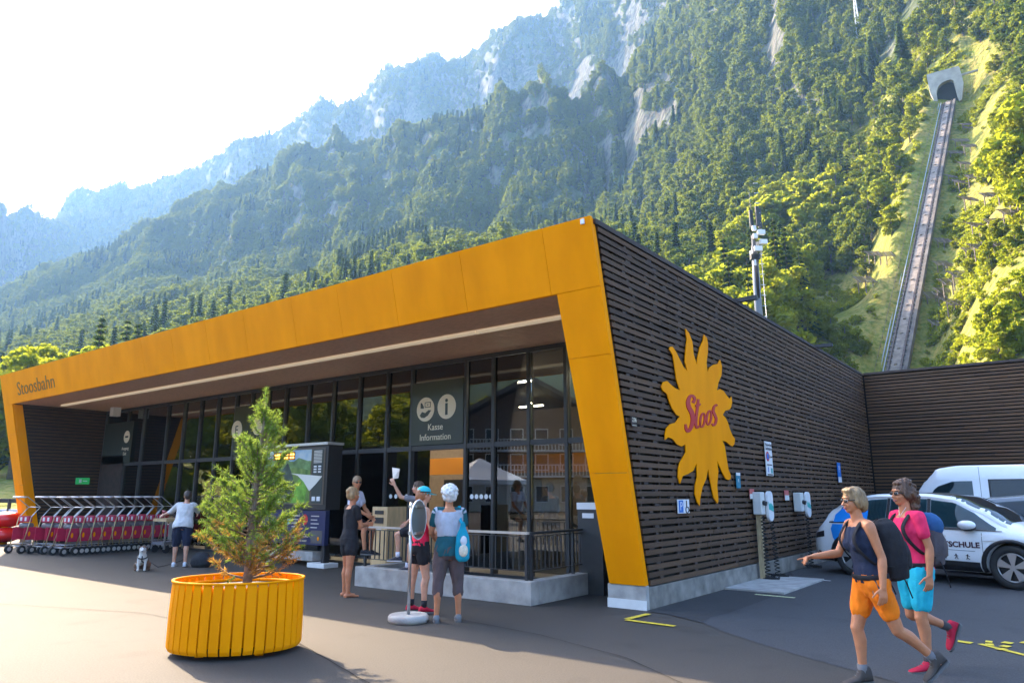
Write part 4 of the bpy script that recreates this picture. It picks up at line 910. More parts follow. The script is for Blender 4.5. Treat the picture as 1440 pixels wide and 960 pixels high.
for k in range(6): MB().tube([(-.2+.07*k,-.2,mz(330)),(-.25+.1*k,-.32,mz(345)),(-.12+.04*k,-.28,mz(385)),(-.1+.03*k,-.25,mz(420))], .018, 5).build('cable', M['rubber'], AM)
q = on_terrain(1208, 56)
if q:
    PY = empty('lattice_pylon', tuple(q), .4, 'thin pale lattice cable pylon on the forested slope left of the gully', 'pylon'); h = (at(1208,0,R=math.hypot(q.x,q.y)).z-q.z)*1.1
    for sx_ in (-1,1):
        for sy_ in (-1,1): MB().bar((sx_*1.1,sy_*1.1,-1),(sx_*.3,sy_*.3,h),.22).build('leg', M['whitestrip'], PY)
    lt = MB()
    for k in range(9): w0 = 1.1-.8*k/9; lt.bar((-w0,-w0,h*k/9),(w0,-w0,h*(k+1)/9-.3),.13); lt.bar((w0,-w0,h*k/9),(-w0,-w0,h*(k+1)/9-.3),.13); lt.bar((w0,-w0,h*k/9),(w0,w0,h*(k+1)/9-.3),.13)
    lt.build('bracing', M['whitestrip'], PY, kind='stuff'); MB().bar((-2.2,0,h-1),(2.2,0,h-1),.3).build('crossarm', M['whitestrip'], PY)

# ------------------------------------------------------------------ planter and pine
pc = gr(301, 931) + Vector((FW[0], FW[1], 0))*.52; pc.z = 0
PL = empty('planter', tuple(pc), HEAD+math.radians(10), 'large oval planter clad in bright yellow upright slats on the sunny paving', 'planter')
PA, PB_, PH = .67, .53, .71
N_ = 38
for k in range(N_):
    a0, a1 = 2*PI*k/N_+.012, 2*PI*(k+1)/N_-.012
    def e_(a, s_, z): return (PA*s_*math.cos(a), PB_*s_*math.sin(a), z)
    zs_ = [.05, .09, .40, PH]; sc_ = [.97, 1.0, 1.0, .985]
    rings = []
    for z, s_ in zip(zs_, sc_): rings.append([e_(a0,s_,z), e_(a1,s_,z), e_(a1,s_-.035,z), e_(a0,s_-.035,z)])
    MB().loft(rings, smooth=False).build('slat', M['yellow'], PL, bevel=.004)
def ering(s0, s1, z0, z1, n=64): return MB().loft([[(PA*s*math.cos(2*PI*k/n), PB_*s*math.sin(2*PI*k/n), z) for k in range(n)] for s, z in ((s1,z0),(s1,z1),(s0,z1),(s0,z0))], closed=True)
ering(.955, 1.0, PH+.001, PH+.022).build('rim', M['yellow'], PL); ering(.80, .89, PH-.06, PH-.035).build('inner_rim', M['yellow'], PL); ering(.885,.95,.12,PH-.04).build('inner_shell', M['yellow'], PL)
M['soil'] = mat('soil', (.16,.125,.10), .95, var=.4, vscale=30, bump=.8, bscale=60)
soil = MB(); rings = []
for s in (.84,.6,.35,.05): rings.append([(PA*s*math.cos(2*PI*k/40)*(1+.01*math.sin(5*k)), PB_*s*math.sin(2*PI*k/40), PH-.075+.03*(1-s)+.008*math.sin(k*3.1+s*9)) for k in range(40)])
soil.loft(rings).build('soil', M['soil'], PL)
for k in range(5): MB().ball((.3-.13*k, -.3+.06*math.sin(k*2), PH-.05), .03+.012*(k%2), .025, .02, 8, 5).build('stone', M['concrete'], PL)
for a in (.6, 2.4, 3.9, 5.5): MB().box(-.04,.04,-.04,.04,0,.10).build('foot', M['yellow'], PL, loc=(PA*.6*math.cos(a), PB_*.6*math.sin(a), 0))
T0 = Vector(pc) + Vector((FW[0],FW[1],0))*.05 + Vector((EX[0],EX[1],0))*.06; T0.z = PH-.06
PI_ = empty('pine_tree', tuple(T0), HEAD, 'young pine tree with green top and yellowing lower needles growing in the planter', 'pine tree')
M['pineneedle'] = leafmat('pine_needles', (.10,.20,.04), (.13,.23,.045), (.34,.44,.06), .45, .45); M['dryneedle'] = leafmat('dry_pine_needles', (.34,.17,.045), (.44,.26,.06), (.55,.34,.06), .45, .5)
M['pinebark'] = mat('pine_bark', (.20,.14,.10), .9, var=.4, vscale=20)
rp_ = random.Random(21); tk = [(0,0,-.05),(.01,0,.3),(-.01,.02,.7),(.03,0,1.1),(.05,0,1.6),(.07,0,2.02)]
MB().tube(tk, [.05,.045,.036,.028,.018,.007], 10).build('trunk', M['pinebark'], PI_)
def tkp(z):
    for a, b in zip(tk[:-1], tk[1:]):
        if a[2] <= z <= b[2]: t = (z-a[2])/(b[2]-a[2]); return Vector(a).lerp(Vector(b), t)
    return Vector(tk[-1])
prof2 = [(0,.36),(.12,.58),(.3,.63),(.55,.60),(.8,.52),(1.0,.42),(1.25,.34),(1.5,.26),(1.75,.18),(1.95,.08),(2.1,.03)]
def prad(z):
    for (a, ra), (b, rb) in zip(prof2[:-1], prof2[1:]):
        if a <= z <= b: return ra+(rb-ra)*(z-a)/(b-a)
    return .03
gC, gT, gW, dC, dT, dW = [], [], [], [], [], []; ndl = ([], [])
def tuft(p, d, n, L_, dry):
    d = d.normalized()
    for _ in range(n):
        v = Vector((rp_.gauss(0,1), rp_.gauss(0,1), rp_.gauss(0,1))).normalized(); v = (d*rp_.uniform(.15,1.0)+v*.9).normalized(); o = p - d*rp_.uniform(0,.10)
        ndl[dry].append((o, v, L_*rp_.uniform(.7,1.1)))
z = .06; brn = 0
while z < 1.86:
    n_b = 3 if z < 1.2 else 2
    for b in range(n_b):
        a = rp_.uniform(0, 2*PI); up_ = rp_.uniform(.25,.6) if z < 1.0 else rp_.uniform(.6,1.1); L_ = prad(min(2.0, z+.15))*rp_.uniform(.72, 1.10)/math.cos(math.atan(up_))*.95
        p0 = tkp(z); d = Vector((math.cos(a), math.sin(a), up_)).normalized(); pts = [p0, p0+d*L_*.5+Vector((0,0,-.03)), p0+d*L_+Vector((0,0,.07*L_))]
        MB().tube(pts, [.013*(1.2-z/2.2), .009*(1.2-z/2.2), .003], 5).build('branch', M['pinebark'], PI_); brn += 1
        nt_ = max(4, int(L_/.042))
        for j in range(nt_):
            t = .22+.78*(j+rp_.random())/nt_; q = pts[0].lerp(pts[1], t*2) if t < .5 else pts[1].lerp(pts[2], t*2-1)
            td = (d+Vector((rp_.gauss(0,.7), rp_.gauss(0,.7), rp_.gauss(.25,.5)))).normalized(); tl = rp_.uniform(.04,.14); e2 = q+td*tl
            MB_tw = (q, e2); TW = globals().setdefault('twigs', MB()); TW.tube([q, e2], [.004,.002], 3, caps=False)
            dry = 1 if rp_.random() < max(0, min(.85, 1.15-e2.z*1.55)) and True else 0
            if dry and rp_.random() < .12: continue
            tuft(e2, td, 26 if not dry else 20, .062, dry)
        tuft(pts[2], d, 40, .07, 0 if z > .35 or rp_.random() < .4 else 1)
    z += .048 if z < 1.2 else .055
for k in range(9): tuft(Vector((.06,0,1.72+.05*k)), Vector((rp_.gauss(0,.4),rp_.gauss(0,.4),1)), 30, .065, 0)
twigs.build('twig', M['pinebark'], PI_, kind='stuff')
for dry, nm, mm in ((0,'green_needles','pineneedle'),(1,'dry_needles','dryneedle')):
    v_, f_ = [], []
    for (o, d, L_) in ndl[dry]:
        s_ = d.cross(Vector((rp_.gauss(0,1),rp_.gauss(0,1),rp_.gauss(0,1)))).normalized()*.0042; i = len(v_); v_ += [o-s_, o+s_, o+d*L_]; f_.append((i,i+1,i+2))
    MB().add(v_, f_).build(nm, M[mm], PI_, kind='stuff')
print('needles', len(ndl[0]), len(ndl[1]), 'branches', brn)

# ------------------------------------------------------------------ round sign on stand
sb = gr(574, 874); SS = empty('sign_stand', tuple(sb), HEAD, 'round sign seen from behind on a steel pole with round concrete foot', 'sign')
MB().loft([[(.26*s*math.cos(2*PI*k/30), .26*s*math.sin(2*PI*k/30), z) for k in range(30)] for s, z in ((.93,0),(1,.03),(1,.07),(.92,.095))]).build('concrete_foot', M['concrete'], SS)
ztop = at(576,706,X=sb.x).z; MB().cyl((0,0,.08), .021, ztop-.08, 12).build('pole', M['steel'], SS)
zc = at(583,730,X=sb.x).z; ang = math.radians(74); rr_ = .25
Rz = Matrix.Rotation(ang, 4, 'Z'); disc_o = MB(); disc_o.loft([[(rr_*s*math.cos(2*PI*k/40), y, rr_*s*math.sin(2*PI*k/40)) for k in range(40)] for s, y in ((.94,-.012),(1,-.018),(1,.0),(.94,.012))]); dd_ = disc_o.build('sign_disc', mat('sign_back_grey', (.20,.23,.22), .5, metal=.3), SS, loc=(.085,.03,zc)); dd_.rotation_euler = (0,0,ang)
rim = MB().tube([(rr_*math.cos(2*PI*k/40), -.01, rr_*math.sin(2*PI*k/40)) for k in range(41)], .011, 6).build('rim', M['white'], SS, loc=(.085,.03,zc)); rim.rotation_euler = (0,0,ang)
for dz_ in (-.17,.17): c = MB().bar((-.15,-.03,dz_),(.12,-.03,dz_),.03).build('clamp', M['steel'], SS, loc=(.085,.03,zc)); c.rotation_euler = (0,0,ang); MB().box(-.03,.03,-.03,.03,zc+dz_-.02,zc+dz_+.02).build('clamp', M['steel'], SS)

# ------------------------------------------------------------------ litter bin
bp_ = at(543, 740, Y=9.62); bzt = at(543,713,Y=9.62).z; bw = abs(at(523,740,Y=9.62).x-bp_.x)
BN = empty('litter_bin', (bp_.x-bw/2, 9.62, 0), 0, 'tall light wood litter bin with two dark slots behind the handrail', 'litter bin')
MB().box(-bw/2+.012, bw/2, 0.022, .50, 0, bzt).build('body', M['black'], BN); MB().box(-bw/2,bw/2-.002,0,.02,.02,bzt+.01).build('front_panel', M['binwood'], BN); MB().box(bw/2+.001,bw/2+.02,.0,.5,.02,bzt+.01).build('side_panel', M['binwood'], BN)
for a, b in ((bzt-.13,bzt-.06),(bzt-.30,bzt-.19)): MB().box(-bw*.3,bw*.3,-.012,-.001,a,b).build('slot', M['black'], BN)
MB().box(-bw*.16,bw*.16,-.006,-.001,bzt-.43,bzt-.40).build('label_plate', M['alu'], BN)

# ------------------------------------------------------------------ information board
YB = 10.42; xr_ = at(459, 670, Y=YB).x; xl_ = at(353, 680, Y=YB).x; zt = at(459, 626, Y=YB).z; zb = at(459,713,Y=YB).z; zb2 = at(466,768,Y=YB).z; yback = at(480,670,X=xr_).y
IB = empty('information_board', (0,0,0), 0, 'large dark information cabinet with lit mountain map and blue poster strip below', 'information board')
MB().box(xl_, xr_, YB+.02, min(yback,11.3), zb-.06, zt+.02).build('cabinet', M['black'], IB); MB().box(xl_-.02, xr_+.02, YB-.03, min(yback,11.3)+.02, zt+.022, zt+.08).build('top_cap', M['alu'], IB)
def face(x0, x1, z0, z1, m, nm, dy=0, **k): return MB().box(x0, x1, YB+.012-dy-.004, YB+.012-dy, z0, z1).build(nm, m, IB, **k)
W_ = xr_-xl_; H_ = zt-zb; fx = lambda u: xl_+W_*u; fz = lambda v: zb+H_*v
face(fx(.03), fx(.97), fz(.04), fz(.97), mat('board_brown', (.12,.095,.075), .3), 'board_face')
M['mapg'] = mat('map_print', (.05,.13,.03), .3, var=.6, vscale=2.6, col2=(.26,.36,.10), stretch=(2.4,1,.7), detail=8); M['mapb'] = mat('map_sky_print', (.16,.36,.55), .3, var=.5, vscale=3, col2=(.55,.62,.62)); M['mapd'] = mat('map_rock_print', (.05,.08,.07), .3, var=.5, vscale=5)
face(fx(.05), fx(.80), fz(.76), fz(.95), M['mapb'], 'map_print', .005); face(fx(.05), fx(.80), fz(.06), fz(.758), M['mapg'], 'map_print', .005)
def poly(pts, m, nm, dy): return MB().prism([(fx(a), fz(b)) for a, b in pts], .004, 'xz', YB+.008-dy).build(nm, m, IB)
poly([(.05,.72),(.12,.80),(.2,.74),(.28,.83),(.36,.77),(.46,.84),(.55,.73),(.64,.82),(.8,.74),(.8,.60),(.6,.66),(.4,.60),(.2,.66),(.05,.60)], mat('map_green_light', (.14,.24,.09), .3, var=.5, vscale=6), 'map_print', .006); poly([(.42,.60),(.50,.74),(.56,.56),(.62,.30),(.52,.10),(.36,.20),(.40,.42)], M['mapd'], 'map_print', .010)
poly([(.58,.07),(.74,.07),(.78,.40),(.70,.52),(.60,.36)], mat('map_green_bright', (.16,.36,.05), .3, var=.4, vscale=8), 'map_print', .010); poly([(.545,.56),(.95,.50),(.88,.38),(.80,.26),(.72,.42),(.64,.52)], mat('sheet', (.72,.70,.62), .5), 'tent_reflection', .014)  # pale polygon is a painted reflection of the white tent
face(fx(.82), fx(.95), fz(.06), fz(.95), mat('legend_print', (.045,.06,.06), .3), 'legend_print', .006)
for k in range(9): face(fx(.835), fx(.935), fz(.72+.024*k), fz(.733+.024*k), M['alu'], 'legend_line', .0115)
for k in range(3):
    for j in range(2): face(fx(.84+.055*j), fx(.875+.055*j), fz(.56+.045*k), fz(.585+.045*k), M['white'], 'legend_icon', .0115)
for j in range(2): face(fx(.835+.06*j), fx(.875+.06*j), fz(.10), fz(.17), M['white'], 'legend_icon', .0115)
face(fx(.30), fx(.59), fz(.79), fz(.93), mat('led_case', (.35,.13,.01), .4), 'led_display', .014)
ld = mat('led_orange', (1,.4,.05), emit=(1,.45,.05), estr=2.2)
for r_ in range(2):
    for u in (.32,.345,.37,.45,.48,.53,.56): face(fx(u), fx(u+.017), fz(.815+.055*r_), fz(.84+.055*r_), ld, 'led_figure', .02)
navy = mat('navy_print', (.018,.025,.09), .35); MB().box(xl_+.1, xr_-.02, YB+.05, YB+.16, zb2, zb-.075).build('poster_strip', navy, IB)
def lface(u0, u1, v0, v1, m, nm): return MB().box(xl_+.1+(W_-.12)*u0, xl_+.1+(W_-.12)*u1, YB+.042, YB+.049, zb2+(zb-.075-zb2)*v0, zb2+(zb-.075-zb2)*v1).build(nm, m, IB)
for u, m in ((.52,mat('cyan_print',(.02,.35,.55),.4)),(.74,M['red'])):
    o = disc(.12,.004,rx=.9); o.build('poster_disc', m, IB, (xl_+.1+(W_-.12)*u, YB+.044, zb2+(zb-zb2)*.66))
for u0 in (.57,.82):
    for k in range(4): lface(u0, u0+.10-.02*(k%2), .82-.11*k, .85-.11*k, M['alu'], 'poster_line')
text('FUNDBÜRO', IB, (xl_+.1+(W_-.12)*.72, YB+.040, zb2+.16), .085, M['cream']); text('GUTE FAHRT', IB, (xl_+.1+(W_-.12)*.72, YB+.040, zb2+.06), .06, M['cream']); lface(.83,.97,.05,.42,mat('poster_grey',(.10,.09,.09),.5),'poster_panel'); MB().ball((xl_+.1+(W_-.12)*.925, YB+.04, zb2+.14),.035,.006,.05,10,6).build('poster_emblem', M['yellow'], IB)
for x_ in (xl_+.35, xr_-.12): MB().box(x_-.05,x_+.05,YB+.10,YB+.25,.10,zb2+.02).build('leg', M['black'], IB)
MB().box(xl_+.6,xr_-.5,YB+.12,YB+.4,.12,.32).build('plinth_board', M['concrete'], IB)
for x_ in (xl_+.40, xr_-.20): MB().box(x_-.30,x_+.30,YB-.02,YB+.38,0,.10).build('foot', M['whitestrip'], IB, bevel=.01)

# ------------------------------------------------------------------ luggage carts
M['cartred'] = mat('cart_red_plastic', (.50,.02,.075), .4, var=.12); M['cartyellow'] = mat('cart_yellow_frame', (.50,.40,.20), .35, metal=.5); M['cartgrey'] = mat('cart_grey_net', (.16,.15,.16), .6)
def make_cart():
    """local: +x faces the camera side (away from the row), y along the nest, z up, 1.5 m tall"""
    e = empty('luggage_cart', (0,0,0), 0, 'x', 'luggage cart', 'red luggage carts nested in front of the entrance wall')
    def part(nm, mb, m): return mb.build(nm, m, e)
    for x in (-.24, .24): part('handle_bar', MB().tube([(x,-.26,1.52),(x,-.20,1.53),(x,.20,1.24),(x,-.02,.98),(x,-.04,.90)], .012, 6), M['steel'])
    part('grip', MB().tube([(-.26,-.27,1.52),(.26,-.27,1.52)], .022, 8), M['alu'])
    h2 = MB(); h2.tube([(-.25,.20,1.24),(.25,.20,1.24)], .01, 6); part('crossbar', h2, M['steel'])
    part('deposit_box', MB().box(-.20,.20,-.06,.04,.84,1.0), M['cartred'])
    for x in (-.1,.08): part('deposit_label', MB().box(x-.035,x+.035,-.072,-.061,.87,.97), M['white'])
    part('basket', MB().tube([(-.21,.03,.74),(.21,.03,.74)], [.075,.075], 10), M['cartgrey'])
    part('side_panel', MB().box(.22,.238,-.17,.17,.36,.70), M['cartred']); part('side_panel', MB().box(-.238,-.22,-.17,.17,.36,.70), M['cartred'])
    part('emblem', MB().prism([(.03*math.cos(a)*1.1-.02, .52+.07*math.sin(a)) for a in np.linspace(0,2*PI,10)[:-1]], .004, 'yz', .239), M['yellow'])
    for x in (-.25,.25):
        part('yellow_leg', MB().tube([(x,-.03,.98),(x,-.10,.6),(x,-.20,.16)], .012, 6), M['cartyellow']); part('yellow_leg', MB().tube([(x,.16,.72),(x,.22,.3),(x,.26,.14)], .010, 6), M['cartyellow'])
    d = MB()
    for z_, y0, y1 in ((.20,-.22,.34),(.27,-.18,.30)):
        for x in (-.2,-.07,.07,.2): d.tube([(x,y0,z_),(x,y1,z_)], .008, 5)
    d.tube([(-.26,-.2,.2),(.26,-.2,.2)], .01, 5); d.tube([(-.26,.3,.2),(.26,.3,.2)], .01, 5); part('deck', d, M['steel'])
    for x in (-.26,.26):
        for y in (-.20,.26):
            w_ = part('wheel', MB().tube([(x-.03,y,.11),(x+.03,y,.11)], .11, 16), M['rubber']); hb_ = MB().tube([(x-.034,y,.11),(x+.034,y,.11)], .055, 12).build('hub', M['alu'], w_)
    return e
cart0 = make_cart(); ch0 = tree_of(cart0); used = False
cA, cB = gr(224, 771), gr(52, 783); cdir = (cB-cA); cL = cdir.length; rz_ = math.atan2(-(cA-cB).x, (cA-cB).y)
names_ = ['nearest the entrance doors', 'second from the entrance doors', 'third from the entrance doors', 'fourth from the entrance doors', 'fifth from the entrance doors', 'sixth from the entrance doors', 'seventh from the entrance doors', 'eighth from the entrance doors', 'ninth from the entrance doors', 'tenth from the entrance doors']
def place_cart(p, rz, label):
    global used
    c = cart0 if not used else copy_tree(cart0, ch0); used = True
    c['label'] = label; c.location = (p.x, p.y, 0); c.rotation_euler = (0,0,rz); return c
side_ = Vector((cdir.y, -cdir.x, 0)).normalized()
if side_.x > 0: side_ = -side_
for k in range(10):
    p = cA.lerp(cB, (k+.2)/11.6); place_cart(p, rz_, 'red and steel luggage cart in the front row, ' + names_[k])
for k in range(9):
    p = cA.lerp(cB, (k+.6)/11.2)+side_*.75; place_cart(p, rz_, 'red and steel luggage cart in the back row, ' + names_[k])
for k, (px_, py_, lb) in enumerate(((62,778,'red luggage cart standing apart left of the rows, nearer one'),(30,777,'leftmost red luggage cart beside the yellow frame foot'))): place_cart(gr(px_, py_), rz_+.15, lb)
bc = gr(234,776); BC = empty('luggage_barrow', tuple(bc), rz_, 'small trolley with a wooden crate and grey panels beside the cart row', 'trolley')
MB().box(-.3,.3,-.3,.3,.85,.93).build('tray', M['binwood'], BC); 
for x in (-.28,.28):
    for y in (-.28,.28): MB().box(x-.02,x+.02,y-.02,y+.02,.1,.85).build('leg', M['steel'], BC)
MB().box(.285,.30,-.2,.0,.35,.8).build('panel', M['alu'], BC); MB().box(-.3,.3,-.3,.3,.22,.30).build('shelf', M['cartgrey'], BC)
for x in (-.26,.26): MB().tube([(x-.03,-.2,.1),(x+.03,-.2,.1)], .1, 12).build('wheel', M['rubber'], BC)
# red shells at the left edge
rp0 = gr(2, 765); RD = empty('red_shell_seats', tuple(rp0), 0, 'two glossy red rounded plastic shells stacked at the left picture edge', 'play seat'); rm = mat('red_gloss', (.75,.01,.01), .25, coat=.5)
MB().ball((0,0,.30),.55,.55,.25,28,10).build('lower_shell', rm, RD); MB().ball((-.15,.1,.78),.5,.5,.26,28,10).build('upper_shell', rm, RD); MB().cyl((-.05,.05,0),.12,.8,12).build('stem', M['yellow'], RD)
# guard rail at the left
GR0 = at(-120,722,R=40); GR1 = at(60,722,R=33); GL = empty('guard_rail', (0,0,0), 0, 'white and grey guard rail beyond the left end of the station', 'guard rail')
for z_, m in ((.95,M['white']),(.55,M['whitestrip']),(1.35,M['frame'])): MB().bar((GR0.x,GR0.y,z_),(GR1.x,GR1.y,z_),.06,.16).build('rail', m, GL)
for k in range(9): q = Vector((GR0.x,GR0.y,0)).lerp(Vector((GR1.x,GR1.y,0)), k/8); MB().box(q.x-.05,q.x+.05,q.y-.05,q.y+.05,0,1.4).build('post', M['frame'], GL)

# ------------------------------------------------------------------ vehicles
def interp(tab, x):
    for (a, va), (b, vb) in zip(tab[:-1], tab[1:]):
        if x <= b: t = max(0, min(1, (x-a)/(b-a))); t = t*t*(3-2*t)*.5+t*.5; return va+(vb-va)*t
    return tab[-1][1]
class Car:
    def __init__(s, L, hw, top, belt, wt, plan, bot=.24): s.L, s.hw, s.top, s.belt, s.wt, s.plan, s.bot = L, hw, top, belt, wt, plan, bot
    def half(s, x):
        f = interp(s.plan, x); w_ = s.hw*f; zt_, zb_, wt_ = interp(s.top, x), interp(s.belt, x), interp(s.wt, x)*f; zb_ = min(zb_, zt_-.03)
        return [(w_*.86, s.bot), (w_*.965, s.bot+.10), (w_*.99, .50), (w_, .62 if zb_ > .8 else zb_*.7), (w_*.985, zb_*.9), (w_*.955, zb_), (wt_+(w_*.955-wt_)*.30, zb_+(zt_-.07-zb_)*.70), (wt_, zt_-.055), (wt_*.86, zt_-.018), (wt_*.5, zt_-.004)]
    def side(s, x, t):                       # point on the side glass band, t 0 at belt, 1 at roof
        h = s.half(x); a, b, c = h[5], h[6], h[7]
        return (a[0]+(b[0]-a[0])*t/.7, a[1]+(b[1]-a[1])*t/.7) if t < .7 else (b[0]+(c[0]-b[0])*(t-.7)/.3, b[1]+(c[1]-b[1])*(t-.7)/.3)
    def lowside(s, x, z):
        h = s.half(x)
        for (w0, z0), (w1, z1) in zip(h[:-1], h[1:]):
            if z0 <= z <= z1: return w0+(w1-w0)*(z-z0)/(z1-z0+1e-9)
        return h[5][0]
    def body(s, m, parent, wheels, wr, n=64):
        mb_ = MB(); rings = []
        for i in range(n+1):
            x = s.L*i/n; h = s.half(x); rings.append([(x,-a,b) for a, b in h] + [(x,a,b) for a, b in h[::-1]])
        mb_.loft(rings); o = mb_.build('body', m)
        cm = MB()
        for wx in wheels: cm.cyl((wx, -s.hw-.3, wr*.98), wr*1.16, 2*s.hw+.6, 28, axis=(0,1,0))
        c = cm.build('cut', m); md = o.modifiers.new('arches', 'BOOLEAN'); md.object = c; md.solver = 'EXACT'; bpy.context.view_layer.update()
        me = bpy.data.meshes.new_from_object(o.evaluated_get(bpy.context.evaluated_depsgraph_get())); o.modifiers.clear(); o.data = me; bpy.data.objects.remove(c); o.parent = parent; return o
    def glass(s, pts, m, parent, nm, side=-1, off=.008):
        """pts: [(x, t_low, t_high), ...] on the side band"""
        mb_ = MB(); vs, fs = [], []
        xs_ = []; 
        for (x0, a0, b0), (x1, a1, b1) in zip(pts[:-1], pts[1:]):
            for k in range(4): t = k/4; xs_.append((x0+(x1-x0)*t, a0+(a1-a0)*t, b0+(b1-b0)*t))
        xs_.append(pts[-1]); R_ = 5
        for (x, a, b) in xs_:
            for j in range(R_+1): w_, z_ = s.side(x, a+(b-a)*j/R_); vs.append((x, side*(w_+off), z_+off*.3))
        for i in range(len(xs_)-1):
            for j in range(R_): q = i*(R_+1)+j; fs.append((q, q+1, q+R_+2, q+R_+1))
        return mb_.add(vs, fs, True).build(nm, m, parent)
    def low(s, pts, m, parent, nm, side=-1, off=.005):
        """pts: [(x, zlow, zhigh)]"""
        vs, fs, xs_ = [], [], []
        for (x0, a0, b0), (x1, a1, b1) in zip(pts[:-1], pts[1:]):
            for k in range(5): t = k/5; xs_.append((x0+(x1-x0)*t, a0+(a1-a0)*t, b0+(b1-b0)*t))
        xs_.append(pts[-1]); R_ = 6
        for (x, a, b) in xs_:
            for j in range(R_+1): z_ = a+(b-a)*j/R_; vs.append((x, side*(s.lowside(x, z_)+off), z_))
        for i in range(len(xs_)-1):
            for j in range(R_): q = i*(R_+1)+j; fs.append((q, q+1, q+R_+2, q+R_+1))
        return MB().add(vs, fs, True).build(nm, m, parent)
    def top_patch(s, x0, x1, u, m, parent, nm, off=.01, n=10):
        vs, fs = [], []
        for i in range(n+1):
            x = x0+(x1-x0)*i/n; h = s.half(x); pr = [(-h[7][0]*u,h[7][1]), (-h[8][0]*u,h[8][1]), (-h[9][0]*u,h[9][1]), (h[9][0]*u,h[9][1]), (h[8][0]*u,h[8][1]), (h[7][0]*u,h[7][1])]
            for y, z_ in pr: vs.append((x, y, z_+off))
        for i in range(n):
            for j in range(5): q = i*6+j; fs.append((q, q+1, q+7, q+6))
        return MB().add(vs, fs, True).build(nm, m, parent)
def wheel(parent, x, y, r, side=-1, spokes=5):
    w_ = MB(); n = 36
    w_.loft([[(x+rad*math.cos(2*PI*k/n), y+side*d, r+rad*math.sin(2*PI*k/n)) for k in range(n)] for rad, d in ((r*.62,-.10),(r*.97,-.10),(r,-.07),(r,.07),(r*.97,.10),(r*.70,.105),(r*.66,.07),(r*.62,-.02))], closed=True)
    t = w_.build('tyre', M['rubber'], parent); M.setdefault('rim', mat('alloy_rim', (.55,.56,.57), .3, metal=.8))
    b = MB().cyl((x,y+side*.0,r), r*.63, side*.012, 28, axis=(0,1,0)).build('brake_disc', M['black'], t)
    rm_ = MB()
    for k in range(spokes):
        a = 2*PI*k/spokes+.3; c, s_ = math.cos(a), math.sin(a)
        def P2(rr2, ww): return (x+rr2*c-ww*s_, r+rr2*s_+ww*c)
        q = [P2(.03,-.02), P2(r*.62,-.075), P2(r*.62,.075), P2(.03,.02)]
        rm_.prism(q, .02, 'xz', y+side*.085-.01)
    rm_.cyl((x,y+side*.06,r), .05, side*.04, 14, axis=(0,1,0)); rm_.tube([(x+r*.64*math.cos(2*PI*k/30), y+side*.08, r+r*.64*math.sin(2*PI*k/30)) for k in range(31)], .012, 6); rm_.build('rim', M['rim'], t)
    return t
M['paintgrey'] = mat('dark_blue_grey_paint', (.10,.13,.16), .25, coat=.6, metal=.3); M['decalblue'] = mat('decal_blue', (.01,.25,.75), .35)
# white sports school car
wf, wrr = gr(1432, 829), gr(1196, 808); hdg = (wf-wrr); hdg.normalize(); WB = 2.77
SUV = Car(4.58, .925, [(0,.78),(.12,1.02),(.35,1.30),(.75,1.53),(1.3,1.615),(2.2,1.63),(2.75,1.57),(3.2,1.37),(3.62,1.12),(3.8,1.06),(4.2,.98),(4.45,.85),(4.58,.60)],
  [(0,.80),(.3,1.02),(1.0,1.04),(2.4,.99),(3.6,.96),(4.2,.90),(4.58,.66)], [(0,.70),(.5,.66),(1.2,.62),(2.2,.64),(3.0,.70),(3.7,.74),(4.3,.66),(4.58,.55)], [(0,.80),(.18,.93),(.6,.985),(1.2,1),(3.6,1),(4.1,.96),(4.4,.87),(4.58,.72)])
rw, fw_ = .87, .87+WB; cl_ = wf - hdg*fw_; perp = Vector((-hdg.y, hdg.x, 0)); org = cl_ + perp*.80
VC = empty('parked_car', (org.x, org.y, 0), math.atan2(hdg.y, hdg.x), 'white electric sport utility car with sports school lettering on its door', 'car')
SUV.body(M['whitepaint'], VC, (rw, fw_), .365)
for wx in (rw, fw_):
    for s_ in (-1,1): wheel(VC, wx, s_*.80, .365, s_)
    MB().box(wx-.42,wx+.42,-.68,.68,.26,.82).build('wheel_well', M['black'], VC)
    for s_ in (-1,1):
        ar = MB(); n = 20; ar.loft([[(wx+q*math.cos(a), s_*(SUV.lowside(min(4.5,max(.05,wx+q*math.cos(a))), max(.25,.36+q*math.sin(a)))+e_), .36+q*math.sin(a)) for q, e_ in ((.415,.012),(.475,.012),(.475,-.05),(.415,-.05))] for a in np.linspace(-.25, PI+.25, n)]); ar.build('arch_cladding', M['black'], VC)
